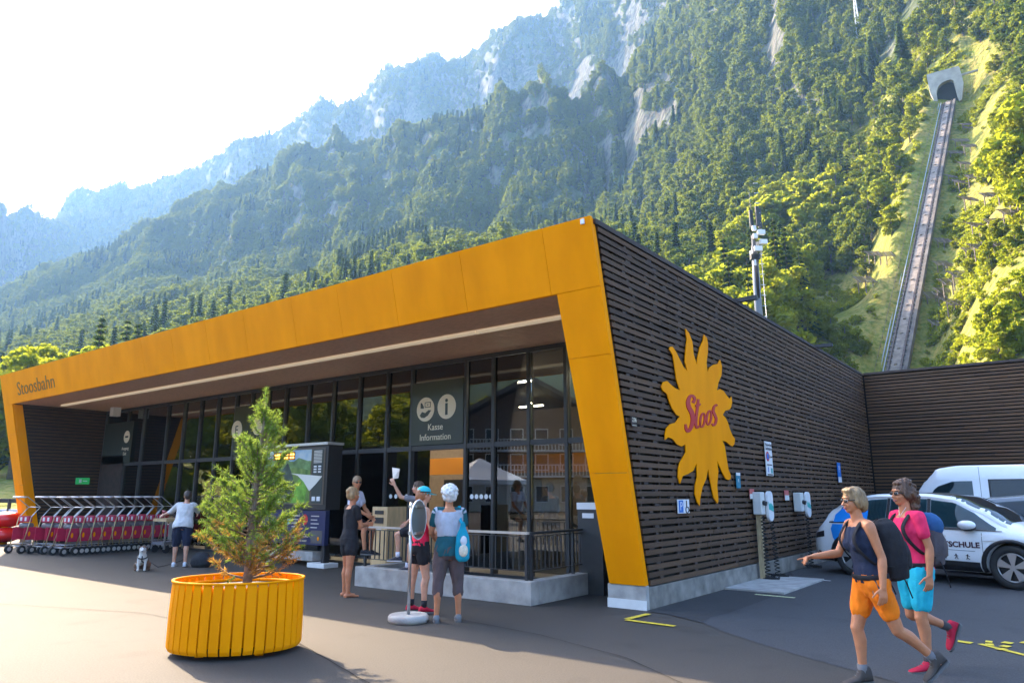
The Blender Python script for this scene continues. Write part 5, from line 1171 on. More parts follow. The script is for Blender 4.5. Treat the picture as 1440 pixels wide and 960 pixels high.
for s_ in (-1,1):
    SUV.low([(1.35,.25,.44),(3.15,.25,.42)], M['black'], VC, 'sill_cladding', s_, .012)
    SUV.glass([(.62,.12,.80),(.95,.08,.86),(1.55,.06,.90)], M['carglass'], VC, 'rear_window', s_); SUV.glass([(1.62,.06,.90),(2.30,.05,.90)], M['carglass'], VC, 'door_window', s_); SUV.glass([(2.37,.05,.90),(2.75,.05,.88),(3.1,.05,.80),(3.45,.05,.30)], M['carglass'], VC, 'front_window', s_)
    SUV.glass([(.40,-.02,.10),(1.5,-.03,.05),(3.55,-.04,.04)], M['black'], VC, 'window_trim', s_, .011)
    SUV.glass([(.5,.90,.97),(1.4,.92,.98),(2.4,.92,.98),(3.2,.86,.96),(3.6,.7,.9)], M['alu'], VC, 'roof_trim', s_, .013)
    SUV.glass([(1.555,.05,.92),(1.615,.05,.92)], M['black'], VC, 'pillar_trim', s_, .010); SUV.glass([(2.305,.05,.92),(2.365,.05,.92)], M['black'], VC, 'pillar_trim', s_, .010)
    mr_ = MB(); mr_.ball((3.05,s_*1.03,1.06),.15,.10,.085,16,9); mr_.build('mirror', M['whitepaint'], VC); MB().ball((3.06,s_*1.0,1.02),.13,.09,.07,14,8).build('mirror_foot', M['black'], VC)
    SUV.low([(3.25,.78,.795),(3.6,.80,.815)], M['alu'], VC, 'door_line', s_, .006); SUV.low([(2.33,.46,.95),(2.338,.46,.95)], M['black'], VC, 'door_gap', s_, .003); SUV.low([(3.22,.46,.93),(3.228,.46,.93)], M['black'], VC, 'door_gap', s_, .003)
    for hx in (1.75,2.45): SUV.low([(hx,.84,.865),(hx+.2,.84,.865)], M['alu'], VC, 'door_handle', s_, .02)
SUV.top_patch(2.70, 3.64, .97, M['carglass'], VC, 'windscreen', .008); SUV.top_patch(.14, .55, .92, M['black'], VC, 'rear_screen', .008); SUV.top_patch(.75, 2.65, .90, M['black'], VC, 'panorama_roof', .006)
SUV.low([(.03,.70,.80),(.28,.74,.86)], M['black'], VC, 'tail_light', -1, .008); SUV.low([(.10,.36,.46),(.26,.36,.40)], M['black'], VC, 'bumper_vent', -1, .008)
SUV.low([(.03,.26,.42),(.42,.26,.38)], M['black'], VC, 'bumper_cladding', -1, .006)
# blue circle decal on the rear quarter
vs, fs = [], []; cxn, czn, rn = .86, .90, .42
for i in range(25):
    x = cxn-rn+2*rn*i/24; hh = math.sqrt(max(0, rn*rn-(x-cxn)**2)); pts_ = [(x, max(.66, czn-hh)), (x, min(1.0, czn+hh))]
    for j in range(5): z_ = pts_[0][1]+(pts_[1][1]-pts_[0][1])*j/4; vs.append((x, -(SUV.lowside(x, z_)+.007), z_))
for i in range(24):
    for j in range(4): q = i*5+j; fs.append((q, q+1, q+6, q+5))
MB().add(vs, fs, True).build('circle_decal', M['decalblue'], VC)
SUV.glass([(.50,.03,.55),(.7,.03,.80),(1.0,.03,.80),(1.2,.03,.5)], M['decalblue'], VC, 'circle_decal', -1, .014)
def side_text(s, x, z, size, m, **k):
    me = text_mesh(s, size, .001, **k); me.materials.append(m); ys = SUV.lowside(x, z)+.012; tilt = math.atan2(SUV.lowside(x, z+.1)-SUV.lowside(x, z-.1), .2)
    return inst('door_lettering', me, VC, (x, -ys, z), (PI/2+tilt*.0, 0, 0))
side_text('SPORTSCHULE', 2.72, .67, .135, mat('plum_print', (.05,.01,.03), .4), off=.004, sx=1.05); side_text('CENTER', 2.35, .60, .06, M['alu'], sp=1.5); SUV.low([(2.55,.615,.622),(3.1,.605,.612)], M['paintgrey'], VC, 'door_lettering', -1, .008)
for k in range(6):
    x = 2.02+.19*k; fg = MB(); fg.ball((x,-1,.535),.012,.003,.012,8,5); yv = -(SUV.lowside(x,.5)+.010)
    fg = MB(); fg.ball((x,yv,.54),.013,.003,.013,8,5); fg.bar((x,yv,.53),(x+.01*(-1)**k,yv,.495),.013,.004,up=(0,1,0)); fg.bar((x+.01*(-1)**k,yv,.495),(x+.03,yv,.46),.010,.004,up=(0,1,0)); fg.bar((x,yv,.495),(x-.025,yv,.465),.010,.004,up=(0,1,0)); fg.bar((x-.03,yv,.52+.01*(k%2)),(x+.035,yv,.515),.009,.004,up=(0,1,0))
    fg.build('sport_figure', M['textdark'], VC)
# dark car behind it
oc = at(1325, 735, Y=18.6); DC = empty('parked_car', (oc.x, 18.6, 0), math.radians(-3), 'dark blue grey car parked between the white car and the van', 'car')
DK = Car(4.5, .90, [(0,.80),(.15,1.02),(.5,1.32),(1.0,1.54),(1.8,1.60),(2.6,1.54),(3.3,1.14),(3.4,1.05),(4.1,.94),(4.5,.62)], [(0,.8),(.3,.98),(2.4,.94),(3.6,.92),(4.5,.66)], SUV.wt, SUV.plan)
DK.body(M['paintgrey'], DC, (.85, 3.5), .33)
for wx in (.85,3.5):
    for s_ in (-1,1): wheel(DC, wx, s_*.78, .33, s_)
for s_ in (-1,1): DK.glass([(.6,.1,.85),(1.3,.06,.9),(2.2,.05,.9)], M['carglass'], DC, 'rear_window', s_); DK.glass([(2.28,.05,.9),(2.7,.05,.8),(3.05,.05,.35)], M['carglass'], DC, 'front_window', s_)
DK.top_patch(2.5, 3.25, .96, M['carglass'], DC, 'windscreen', .008)
# white van, nose to the left
VY = 21.6; vx = at(1262, 735, Y=VY).x; VN = empty('van', (vx, VY, 0), PI, 'tall white passenger van with dark side windows parked against the back wall', 'van')
zr = at(1340, 655, Y=VY).z
VA = Car(5.9, 1.0, [(0,1.9),(.06,zr-.05),(.3,zr),(4.3,zr),(4.75,zr-.06),(5.0,zr-.32),(5.38,1.50),(5.6,1.22),(5.82,1.05),(5.9,.7)], [(0,1.30),(4.6,1.28),(5.2,1.20),(5.9,.9)], [(0,.84),(4.2,.86),(5.0,.80),(5.9,.7)], [(0,.95),(.2,1),(4.8,1),(5.5,.93),(5.9,.78)], .30)
VN.location.x += 0; VA.body(M['whitepaint'], VN, (1.0, 4.75), .36)
VN.location = (vx+5.9, VY, 0); VN.rotation_euler = (0,0,PI)
for wx in (1.0,4.75):
    for s_ in (-1,1): wheel(VN, wx, s_*.86, .36, s_)
vg = glassmat('van_glass', (.22,.42,.48), 1.55, alpha=.45)
for s_ in (1,-1):
    VA.glass([(4.02,.08,.66),(4.45,.08,.66),(4.85,.08,.55),(5.15,.08,.15)], vg, VN, 'cab_window', s_); VA.glass([(2.2,.02,.70),(3.7,.02,.70)], M['black'], VN, 'window_seal', s_, .006); VA.glass([(2.24,.05,.67),(3.66,.05,.67)], vg, VN, 'side_window', s_, .012)
    VA.glass([(.3,.02,.70),(1.95,.02,.70)], M['black'], VN, 'window_seal', s_, .006); VA.glass([(.34,.05,.67),(1.91,.05,.67)], vg, VN, 'side_window', s_, .012)
    VA.glass([(3.86,-.3,1.0),(3.868,-.3,1.0)], M['black'], VN, 'door_gap', s_, .004); VA.glass([(2.06,-.3,1.0),(2.068,-.3,1.0)], M['black'], VN, 'door_gap', s_, .004)
VA.top_patch(4.8, 5.42, .96, vg, VN, 'windscreen', .01)

# ------------------------------------------------------------------ what the glass reflects, behind the camera
HS = empty('chalet', (-44,-37,0), math.radians(-38), 'brown timber house with white balconies across the square', 'house')
wd_ = mat('chalet_wood', (.20,.13,.09), .8, var=.3, vscale=2, stretch=(1,1,8)); MB().box(-8,8,-5,5,0,3).build('ground_floor', mat('chalet_plaster', (.62,.58,.52), .9, var=.1), HS); MB().box(-7.9,7.9,-4.9,4.9,3,8).build('wall', wd_, HS)
MB().prism([(-9.2,7.6),(0,12.4),(9.2,7.6),(9.2,8.0),(0,12.9),(-9.2,8.0)], 13, 'xz', -6.5).build('roof', M['timber'], HS); MB().prism([(-7.9,8),(7.9,8),(0,12.2)], 9.6, 'xz', -4.8).build('gable', wd_, HS)
wm_ = MB().box(-.55,.55,-.06,.06,-.7,.7).mesh('window', mat('window_dark', (.05,.06,.07), .1)); fm_ = MB(); fm_.box(-.65,.65,-.04,.04,-.8,-.7); fm_.box(-.65,.65,-.04,.04,.7,.8); fm_.box(-.65,-.55,-.04,.04,-.7,.7); fm_.box(.55,.65,-.04,.04,-.7,.7); fm2 = fm_.mesh('frame', M['white'])
for z_ in (1.6,4.6,7.0):
    for x_ in (-6,-3.6,-1.2,1.2,3.6,6): w2 = inst('window', wm_, HS, (x_,4.98 if z_ > 3 else 5.03,z_)); inst('window_frame', fm2, w2, (0,.07,0))
for z_ in (3.3,5.7):
    b2 = MB().box(-8,8,5,6.3,z_-.15,z_).build('balcony', M['white'], HS); r2 = MB(); r2.box(-8,8,6.2,6.28,z_+.95,z_+1.05)
    for k in range(50): r2.box(-8+.325*k,-8+.325*k+.1,6.2,6.25,z_,z_+.95)
    r2.build('balcony_railing', M['whitestrip'], b2)
TN = empty('market_tent', (-26.5,-8.5,0), .5, 'white pavilion tent with scalloped edge across the square', 'tent')
MB().loft([[(2*s*a,2*s*b,z_) for a,b in ((-1,-1),(1,-1),(1,1),(-1,1))] for s, z_ in ((1,2.35),(.5,2.95),(.02,3.6))], smooth=False).build('canopy', M['white'], TN)
vl = MB()
for sx_, sy_, dx_, dy_ in ((-2,-2,1,0),(-2,2,1,0),(-2,-2,0,1),(2,-2,0,1)):
    for k in range(12): x0 = sx_+dx_*k/3; y0 = sy_+dy_*k/3; vl.prism([(0,2.34),(.333,2.34),(.31,2.16),(.17,2.08),(.02,2.16)], .02, 'xz', 0) if False else vl.box(x0, x0+dx_*.32+.02, y0, y0+dy_*.32+.02, 2.12, 2.34)
vl.build('valance', M['white'], TN)
for a, b in ((-1.9,-1.9),(1.9,-1.9),(1.9,1.9),(-1.9,1.9)): MB().cyl((a,b,0),.04,2.35,8).build('pole', M['alu'], TN)
for k, (x_, y_, h_) in enumerate(((-58,-14,13),(-66,-26,14),(-74,-12,14),(-60,-34,12),(-70,-44,15),(-84,-30,15),(-80,-56,14),(-52,-24,10),(-92,-18,14),(-60,-58,14),(-30,-56,13),(-18,-52,12),(-8,-60,14),(-78,-2,13),(-62,-20,13),(-56,-30,12),(-70,-20,14),(-64,-40,14),(-56,-44,13),(-50,-52,13),(-68,-8,13),(-76,-38,15),(-88,-10,15),(-60,-8,11),(-40,-60,14),(-86,-44,15))):
    plant(x_, y_, max(0, tz(x_, y_)), h_, 0, 'trees across the square', 'leafy tree across the square opposite the glass front')
# black rucksack and bag on the ground
RB = gr(282, 797); BG = empty('rucksack', tuple(RB), HEAD, 'black rucksack lying on the ground behind the planter', 'rucksack'); bk = mat('black_fabric', (.02,.02,.024), .85, var=.3, vscale=20)
MB().loft([[(.24*s*math.cos(a)+.0, .14*s*math.sin(a), z_) for a in np.linspace(0,2*PI,15)[:-1]] for s, z_ in ((.8,0),(1,.08),(.95,.2),(.6,.30),(.2,.33))]).build('bag_body', bk, BG)
for s_ in (-1,1): MB().tube([(.1*s_,.1,.26),(.16*s_,.22,.15),(.12*s_,.16,.03)], .015, 5).build('strap', bk, BG)
L0 = gr(205, 797); L1 = gr(262, 792); LS = MB().tube([(L0.x,L0.y,.16), tuple(gr(222,799)+Vector((0,0,.03))), tuple(gr(245,794)+Vector((0,0,.04))), (L1.x,L1.y,.12)], .008, 5).build('dog_lead', bk, label='thin dark dog lead running from the dog to the rucksack', cat='dog lead')
# ------------------------------------------------------------------ people
def skinmat(n, c): 
    m = mat(n, c, .5, var=.10, vscale=14, spec=.35); p = m.node_tree.nodes["Principled BSDF"]; p.inputs["Subsurface Weight"].default_value = .08; p.inputs["Subsurface Radius"].default_value = (.02,.008,.005); return m
M['skin'] = skinmat('tanned_skin', (.50,.205,.10)); M['skin2'] = skinmat('fair_skin', (.60,.31,.20))
M['lips'] = mat('lips', (.42,.13,.11), .5); M['eye'] = mat('eye_white', (.7,.68,.65), .3); M['iris'] = mat('iris', (.04,.03,.02), .2)
def fabric(n, c, **k): return mat(n, c, .85, var=.14, vscale=9, bump=.5, bscale=14, spec=.2, **k)
def hairmat(n, c, c2): return mat(n, c, .5, var=.5, vscale=26, col2=c2, stretch=(1,1,.25), bump=.7, bscale=60)
def remesh(mb, name, m, parent, vox=.008, it=2, noise_=0.0, nsc=20, **kw):
    o = bpy.data.objects.new(name, mb.mesh(name, m)); COL.objects.link(o)
    r = o.modifiers.new('r', 'REMESH'); r.mode = 'VOXEL'; r.voxel_size = vox; s = o.modifiers.new('s', 'SMOOTH'); s.factor = .6; s.iterations = it
    bpy.context.view_layer.update()
    me = bpy.data.meshes.new_from_object(o.evaluated_get(bpy.context.evaluated_depsgraph_get())); o.modifiers.clear(); o.data = me
    me.materials.clear(); me.materials.append(m)
    me.polygons.foreach_set('use_smooth', [True]*len(me.polygons))
    if noise_:
        n_ = len(me.vertices); co = np.empty(n_*3); me.vertices.foreach_get('co', co); no = np.empty(n_*3); me.vertices.foreach_get('normal', no); co = co.reshape(-1,3); no = no.reshape(-1,3)
        d = fbm(co[:,0]*nsc+co[:,2]*nsc*.3, co[:,1]*nsc+co[:,2]*nsc*.25, 3)*noise_; co += no*d[:,None]; me.vertices.foreach_set('co', co.ravel()); me.update()
    o.parent = parent; return tag(o, **kw)
def spt(f, o, side): f, o = math.radians(f), math.radians(o); return Vector((math.sin(f)*math.cos(o), side*math.sin(o), -math.cos(f)*math.cos(o)))
def chain(mb, pts, rad, n=12, sub=5, flat=1.0):
    P_, R_ = [], []
    for i in range(len(pts)-1):
        p0, p1, p2, p3 = [Vector(pts[max(0,min(len(pts)-1,j))]) for j in (i-1,i,i+1,i+2)]
        for k in range(sub):
            t = k/sub; P_.append(p1.lerp(p2, t)*.6 + .4*(.5*((2*p1)+(p2-p0)*t+(2*p0-5*p1+4*p2-p3)*t*t+(3*p1-p0-3*p2+p3)*t**3))); R_.append(rad[i]*(1-t)+rad[i+1]*t)
    P_.append(Vector(pts[-1])); R_.append(rad[-1])
    mb.tube(P_, R_, n, flat=flat); mb.ball(P_[0], R_[0], n=10, m=6); mb.ball(P_[-1], R_[-1], n=10, m=6)
class Person:
    def __init__(s, H, lean=0, hip=None, legs=None, arms=None, head=(0,0), w=1.0, twist=0):
        k = s.k = H/1.68; s.H = H; s.w = w
        s.hip = Vector(hip) if hip else Vector((0,0,.525*H))
        le = math.radians(lean); s.up = Vector((math.sin(le),0,math.cos(le))); s.fw = Vector((math.cos(le),0,-math.sin(le))); s.lf = Vector((0,1,0))
        s.neck = s.hip + s.up*(.315*H); s.headc = s.neck + s.up*(.075*H)*.9 + Vector((0,0,.045*H)) + s.fw*.012
        s.leg = []; s.arm = []
        for i, side in enumerate((1,-1)):
            (tf, to, sf, so, toe) = legs[i]; h = s.hip + Vector((0, side*.088*k*w, -.02*k)); kn = h + spt(tf, to, side)*(.245*H); an = kn + spt(sf, so, side)*(.235*H); s.leg.append((h, kn, an, toe))
            (uf, uo, ff, fo) = arms[i]; sh = s.neck + s.lf*(side*.165*k*w) - s.up*(.035*k); el = sh + spt(uf, uo, side)*(.172*H); wr = el + spt(ff, fo, side)*(.150*H); s.arm.append((sh, el, wr))
        s.hy, s.hp = math.radians(head[0]), math.radians(head[1])
        s.HM = Matrix.Translation(s.headc) @ Matrix.Rotation(s.hy, 4, 'Z') @ Matrix.Rotation(s.hp, 4, 'Y')
    def T(s, p): return s.HM @ (Vector(p)*s.k)
    def ring(s, z, a, b, dx=0, n=20):       # torso ring: height fraction above hips in metres (scaled)
        c = s.hip + s.up*(z*s.k) + s.fw*(dx*s.k); return [c + s.lf*(a*s.k*s.w*math.cos(2*PI*i/n)) + s.fw*(b*s.k*s.w*math.sin(2*PI*i/n)) for i in range(n)]
    TOR = [(-.13,.10,.085,-.01),(-.08,.155,.115,-.015),(0,.172,.125,-.015),(.08,.158,.112,-.005),(.17,.135,.095,0),(.27,.145,.105,0),(.36,.162,.118,.012),(.43,.168,.105,.005),(.49,.158,.085,-.008),(.525,.10,.062,-.010),(.55,.058,.055,-.005)]
    def torso(s, mb, z0, z1, inf=0, bust=.0):
        rg = [s.ring(z, a+inf, b+inf, dx) for z, a, b, dx in s.TOR if z0-.001 <= z <= z1+.001]; mb.loft(rg)
        if bust:
            for side in (1,-1): mb.ball(s.hip+s.up*(.335*s.k)+s.fw*(.085*s.k)+s.lf*(side*.065*s.k), (.062+inf*.5)*s.k, n=12, m=8)
        if z0 < -.1:
            pass
    def hand(s, mb, i, curl=25, spread=4, pointing=False, d=None, up=None):
        sh, el, wr = s.arm[i]; side = (1,-1)[i]; k = s.k; d = Vector(d).normalized() if d else (wr-el).normalized()
        nrm = Vector(up) if up else Vector((0, side, 0)); nrm = (nrm - d*nrm.dot(d)).normalized(); acr = d.cross(nrm).normalized()  # palm plane axes: d along, acr across, nrm = back of hand
        P_ = wr; rings = []
        for t, wdt, th in ((-.02,.024,.021),(.015,.032,.017),(.05,.041,.015),(.085,.040,.013)):
            rings.append([P_+d*(t*k)+acr*(wdt*k*math.cos(a))+nrm*(th*k*math.sin(a)) for a in np.linspace(0,2*PI,13)[:-1]])
        mb.loft(rings)
        fwds = acr if (acr.x > 0 or abs(acr.x) < .2) else -acr
        for j, (off, L) in enumerate(((.030,.070),(.010,.078),(-.010,.072),(-.030,.056))):
            c0_ = P_+d*(.082*k)+fwds*(off*k); cu = math.radians(3 if (pointing and j == 0) else (70 if pointing else curl+5*j)); q = c0_; dd = d.copy(); pts = [q]
            for sgi, fr in enumerate((.45,.32,.23)):
                dd = (Matrix.Rotation(cu*(.8 if sgi else .6)*(1), 4, fwds.cross(d).cross(d).normalized() if False else fwds) @ dd) if False else (dd*math.cos(cu*.7) - nrm*math.sin(cu*.7)).normalized(); nn = (nrm*math.cos(cu*.7)+dd*0).normalized(); q = q + (dd + fwds*math.radians(spread)*(1.5-j))*(L*k*fr); pts.append(q)
                cu = cu if not pointing or j == 0 else cu
            chain(mb, pts, [.0098*k,.0092*k,.0085*k,.0072*k], 8, 2)
        t0 = P_+d*(.02*k)+fwds*(.026*k); chain(mb, [t0, t0+(d*.6+fwds*.75-nrm*.25)*(.035*k), t0+(d*1.2+fwds*.95-nrm*.5)*(.058*k)], [.013*k,.011*k,.009*k], 8, 2)
    def body(s, parent, m, vox=.0075, hands=((25,),(25,)), bare=False, calf=1.0):
        mb = MB(); k = s.k; s.torso(mb, -.13, .55)
        chain(mb, [s.neck-s.up*.02, s.headc-Vector((0,0,.05*k))], [.055*k,.050*k])
        for i, side in enumerate((1,-1)):
            h, kn, an, toe = s.leg[i]; d1 = (kn-h); d2 = (an-kn); back = Vector((-1,0,0))
            chain(mb, [h, h+d1*.3+Vector((.005,0,0)), h+d1*.75, kn, kn+d2*.12], [.098*k*s.w,.090*k*s.w,.064*k,.055*k,.050*k])
            b_ = d2.normalized().cross(Vector((0,1,0))).normalized(); b_ = -b_ if b_.x > 0 else b_
            chain(mb, [kn, kn+d2*.28+b_*(.014*k), kn+d2*.6+b_*(.008*k), an], [.052*k,.056*k*calf,.042*k,.034*k])
            mb.ball(kn+Vector((.012*k,0,0)), .047*k)
            sh, el, wr = s.arm[i]
            chain(mb, [s.neck-s.up*(.02*k)+s.lf*(side*.06*k), sh, sh+(el-sh)*.35, sh+(el-sh)*.75, el], [.050*k,.054*k,.046*k,.038*k,.036*k]); chain(mb, [el, el+(wr-el)*.25, el+(wr-el)*.7, wr], [.037*k,.040*k,.031*k,.026*k])
            s.hand(mb, i, **(hands[i] if isinstance(hands[i], dict) else {}))
            fd = Vector((math.cos(math.radians(toe))*1, 0, math.sin(math.radians(toe)))).normalized(); up_ = Vector((-fd.z,0,fd.x))
            heel = an - up_*(.045*k) - fd*(.04*k); tp = an - up_*(.060*k) + fd*(.175*k)
            if bare: chain(mb, [heel, an-up_*(.035*k)+fd*(.05*k), tp-fd*.04*k, tp], [.034*k,.040*k,.026*k,.018*k], flat=.85)
            else: mb.ball(an-up_*(.03*k), .036*k)
            if bare:
                for j in range(5): mb.ball(tp+Vector((0,(j-2)*.013*k,-.004)), .012*k, n=8, m=5)
        T = s.T; Rm = s.HM.to_3x3(); 
        def hb(c, rx, ry, rz_): mb.ball(T(c), rx*k, ry*k, rz_*k, 18, 12, rot=Rm)
        hb((-.012,0,.018),.098,.076,.098); hb((.02,0,-.03),.072,.062,.078); hb((.048,0,-.078),.040,.038,.030); hb((.066,0,-.092),.018,.020,.015); hb((.078,0,.035),.018,.045,.012)
        hb((.06,.032,-.03),.028,.022,.028); hb((.06,-.032,-.03),.028,.022,.028); hb((.084,0,-.058),.012,.022,.010)
        chain(mb, [T((.086,0,.012)), T((.100,0,-.012)), T((.110,0,-.028))], [.010*k,.011*k,.013*k], 8, 2); hb((.098,.010,-.031),.009,.008,.007); hb((.098,-.010,-.031),.009,.008,.007)
        for sd in (1,-1): hb((-.004,sd*.077,-.012),.018,.008,.030)
        o = remesh(mb, 'body', m, parent, vox)
        for sd in (1,-1):
            MB().ball(T((.081,sd*.031,.004)), .0115*k, n=12, m=8).build('eye', M['eye'], parent); MB().ball(T((.0895,sd*.031,.004)), .0055*k, n=8, m=6).build('iris', M['iris'], parent)
            MB().tube([T((.086,sd*.016,.026)), T((.090,sd*.032,.031)), T((.080,sd*.048,.026))], .0035*k, 5).build('eyebrow', s.hairm, parent)
        ml = MB(); ml.tube([T((.090,.022,-.060)), T((.0985,.008,-.0575)), T((.0985,-.008,-.0575)), T((.090,-.022,-.060))], .0048*k, 6); ml.tube([T((.088,.019,-.064)), T((.0965,0,-.068)), T((.088,-.019,-.064))], .0052*k, 6); ml.build('mouth', M['lips'], parent)
        return o
    def shirt(s, parent, m, sleeve=.6, z0=-.02, z1=.49, inf=.014, name='shirt', sl_r=.016, neck=True, bust=.03, wide=0):
        mb = MB(); rg = [s.ring(z, a+inf+wide*(.3 if z > .2 else 1)*(1 if z < .3 else 0), b+inf+wide*.5*(1 if z < .3 else 0), dx) for z, a, b, dx in s.TOR if z0-.05 <= z <= z1+.001]
        mb.loft(rg)
        for side in (1,-1): mb.ball(s.hip+s.up*(.335*s.k)+s.fw*(.082*s.k)+s.lf*(side*.065*s.k), (.062+inf*.6)*s.k, n=12, m=8) if bust else None
        for i, side in enumerate((1,-1)):
            sh, el, wr = s.arm[i]; k = s.k
            if sleeve > 0: chain(mb, [s.neck-s.up*(.03*k)+s.lf*(side*.07*k), sh, sh+(el-sh)*min(1, sleeve*.5), sh+(el-sh)*min(1,sleeve)], [(.050+.010)*k,(.054+sl_r*.7)*k,(.047+sl_r)*k,(.042+sl_r*1.15)*k])
            else: chain(mb, [s.neck-s.up*(.03*k)+s.lf*(side*.075*k), sh-s.lf*(side*.045*k)-s.up*(.01*k)], [.052*k,.056*k])
            if sleeve > 1: chain(mb, [el, el+(wr-el)*(sleeve-1)], [.042*k+sl_r*.6,.034*k+sl_r*.6])
        return remesh(mb, name, m, parent, .010, 2, .0085, 11)
    def shorts(s, parent, m, length=.55, loose=.022, name='shorts', shin=0, z1=.08):
        mb = MB(); k = s.k; mb.loft([s.ring(z, a+.012, b+.012, dx) for z, a, b, dx in s.TOR if z <= z1+.001])
        for i in range(2):
            h, kn, an, toe = s.leg[i]; d1 = kn-h; L_ = min(1, length); mb.ball(h, .104*k)
            chain(mb, [h+Vector((0,0,.02)), h+d1*L_*.5, h+d1*L_], [(.100+loose*.4)*k*s.w,(.086+loose*.9)*k*s.w,(.098-.043*L_+loose)*k*s.w])
            if shin: d2 = an-kn; chain(mb, [h+d1*.8, kn, kn+d2*shin], [(.066+loose)*k,(.060+loose)*k,(.056+loose)*k])
        return remesh(mb, name, m, parent, .010, 2, .0085, 12)
    def shoes(s, parent, m, sole, sock=None, high=0.02, name='shoe'):
        for i in range(2):
            h, kn, an, toe = s.leg[i]; k = s.k; fd = Vector((math.cos(math.radians(toe)), 0, math.sin(math.radians(toe)))); up_ = Vector((-fd.z,0,fd.x)); y = Vector((0,1,0))
            base = an - up_*(.088*k); rings = []
            for t, wd, ht, z0 in ((-.075,.022,.05,.02),(-.065,.036,.085+high,.018),(-.03,.042,.10+high,.016),(.02,.041,.105+high,.016),(.06,.042,.078,.016),(.11,.047,.058,.014),(.16,.044,.046,.014),(.195,.030,.034,.016),(.205,.012,.022,.018)):
                c = base+fd*(t*k); rings.append([c + y*(wd*k*math.cos(a)) + up_*((z0+(ht-z0)*(.5+.5*math.sin(a)))*k) for a in np.linspace(0,2*PI,15)[:-1]])
            sh_ = MB().loft(rings).build(name, m, parent)
            so = []
            for t, wd in ((-.08,.020),(-.065,.038),(-.02,.043),(.06,.043),(.12,.050),(.17,.045),(.20,.030),(.212,.010)):
                c = base+fd*(t*k); so.append([c-y*wd*k, c+y*wd*k, c+y*wd*k+up_*(.022*k), c-y*wd*k+up_*(.022*k)])
            MB().loft(so, smooth=False).build('sole', sole, sh_)
            if high or True:
                la = MB()
                for j in range(4): c = base+fd*((.02+.025*j)*k)+up_*((.103+high*.5-.012*j-high*.25*j)*k); la.tube([c-y*.022*k, c+y*.022*k+fd*.008], .003*k, 4)
                la.build('lace', sole, sh_, kind='stuff')
            if sock: MB().tube([an-up_*(.01*k), an+(kn-an).normalized()*(.03*k), an+(kn-an).normalized()*(.085*k)], [.040*k,.040*k,.043*k], 12).build('sock', sock, parent)
    def hair(s, parent, m, balls, vox=.010, ns=.006, name='hair', nsc=38):
        mb = MB(); Rm = s.HM.to_3x3()
        for c, r in balls:
            r = r if hasattr(r, '__len__') else (r,r,r); mb.ball(s.T(c), r[0]*s.k, r[1]*s.k, r[2]*s.k, 16, 10, rot=Rm)
        return remesh(mb, name, m, parent, vox, 2, ns, nsc)
    def glasses(s, parent):
        g_ = MB()
        for sd in (1,-1):
            rings = []; 
            g_.ball(s.T((.097,sd*.032,.005)), .007*s.k, .026*s.k, .018*s.k, 12, 8, rot=s.HM.to_3x3()); g_.bar(s.T((.088,sd*.055,.010)), s.T((.0,sd*.083,.008)), .004, .008)
        g_.bar(s.T((.103,.012,.010)), s.T((.103,-.012,.010)), .004); g_.build('sunglasses', M['black'], parent)
def curls(n, seed, cx=-.02, rx=.112, ry=.097, rz=.105, lo=-.5, r=.021, drop_=0):
    q = random.Random(seed); out = []
    while len(out) < n:
        v = Vector((q.gauss(0,1), q.gauss(0,1), q.gauss(.2,1))).normalized()
        if v.x > .25 and v.z < .55: continue
        if v.z < lo: continue
        out.append(((cx+v.x*rx, v.y*ry, .03+v.z*rz - (drop_*q.random() if v.x < -.1 else 0)), r*q.uniform(.7,1.25)))
    return out
CAPH = [((-.018,0,.035),(.106,.086,.098)),((-.045,0,.0),(.085,.084,.095))]
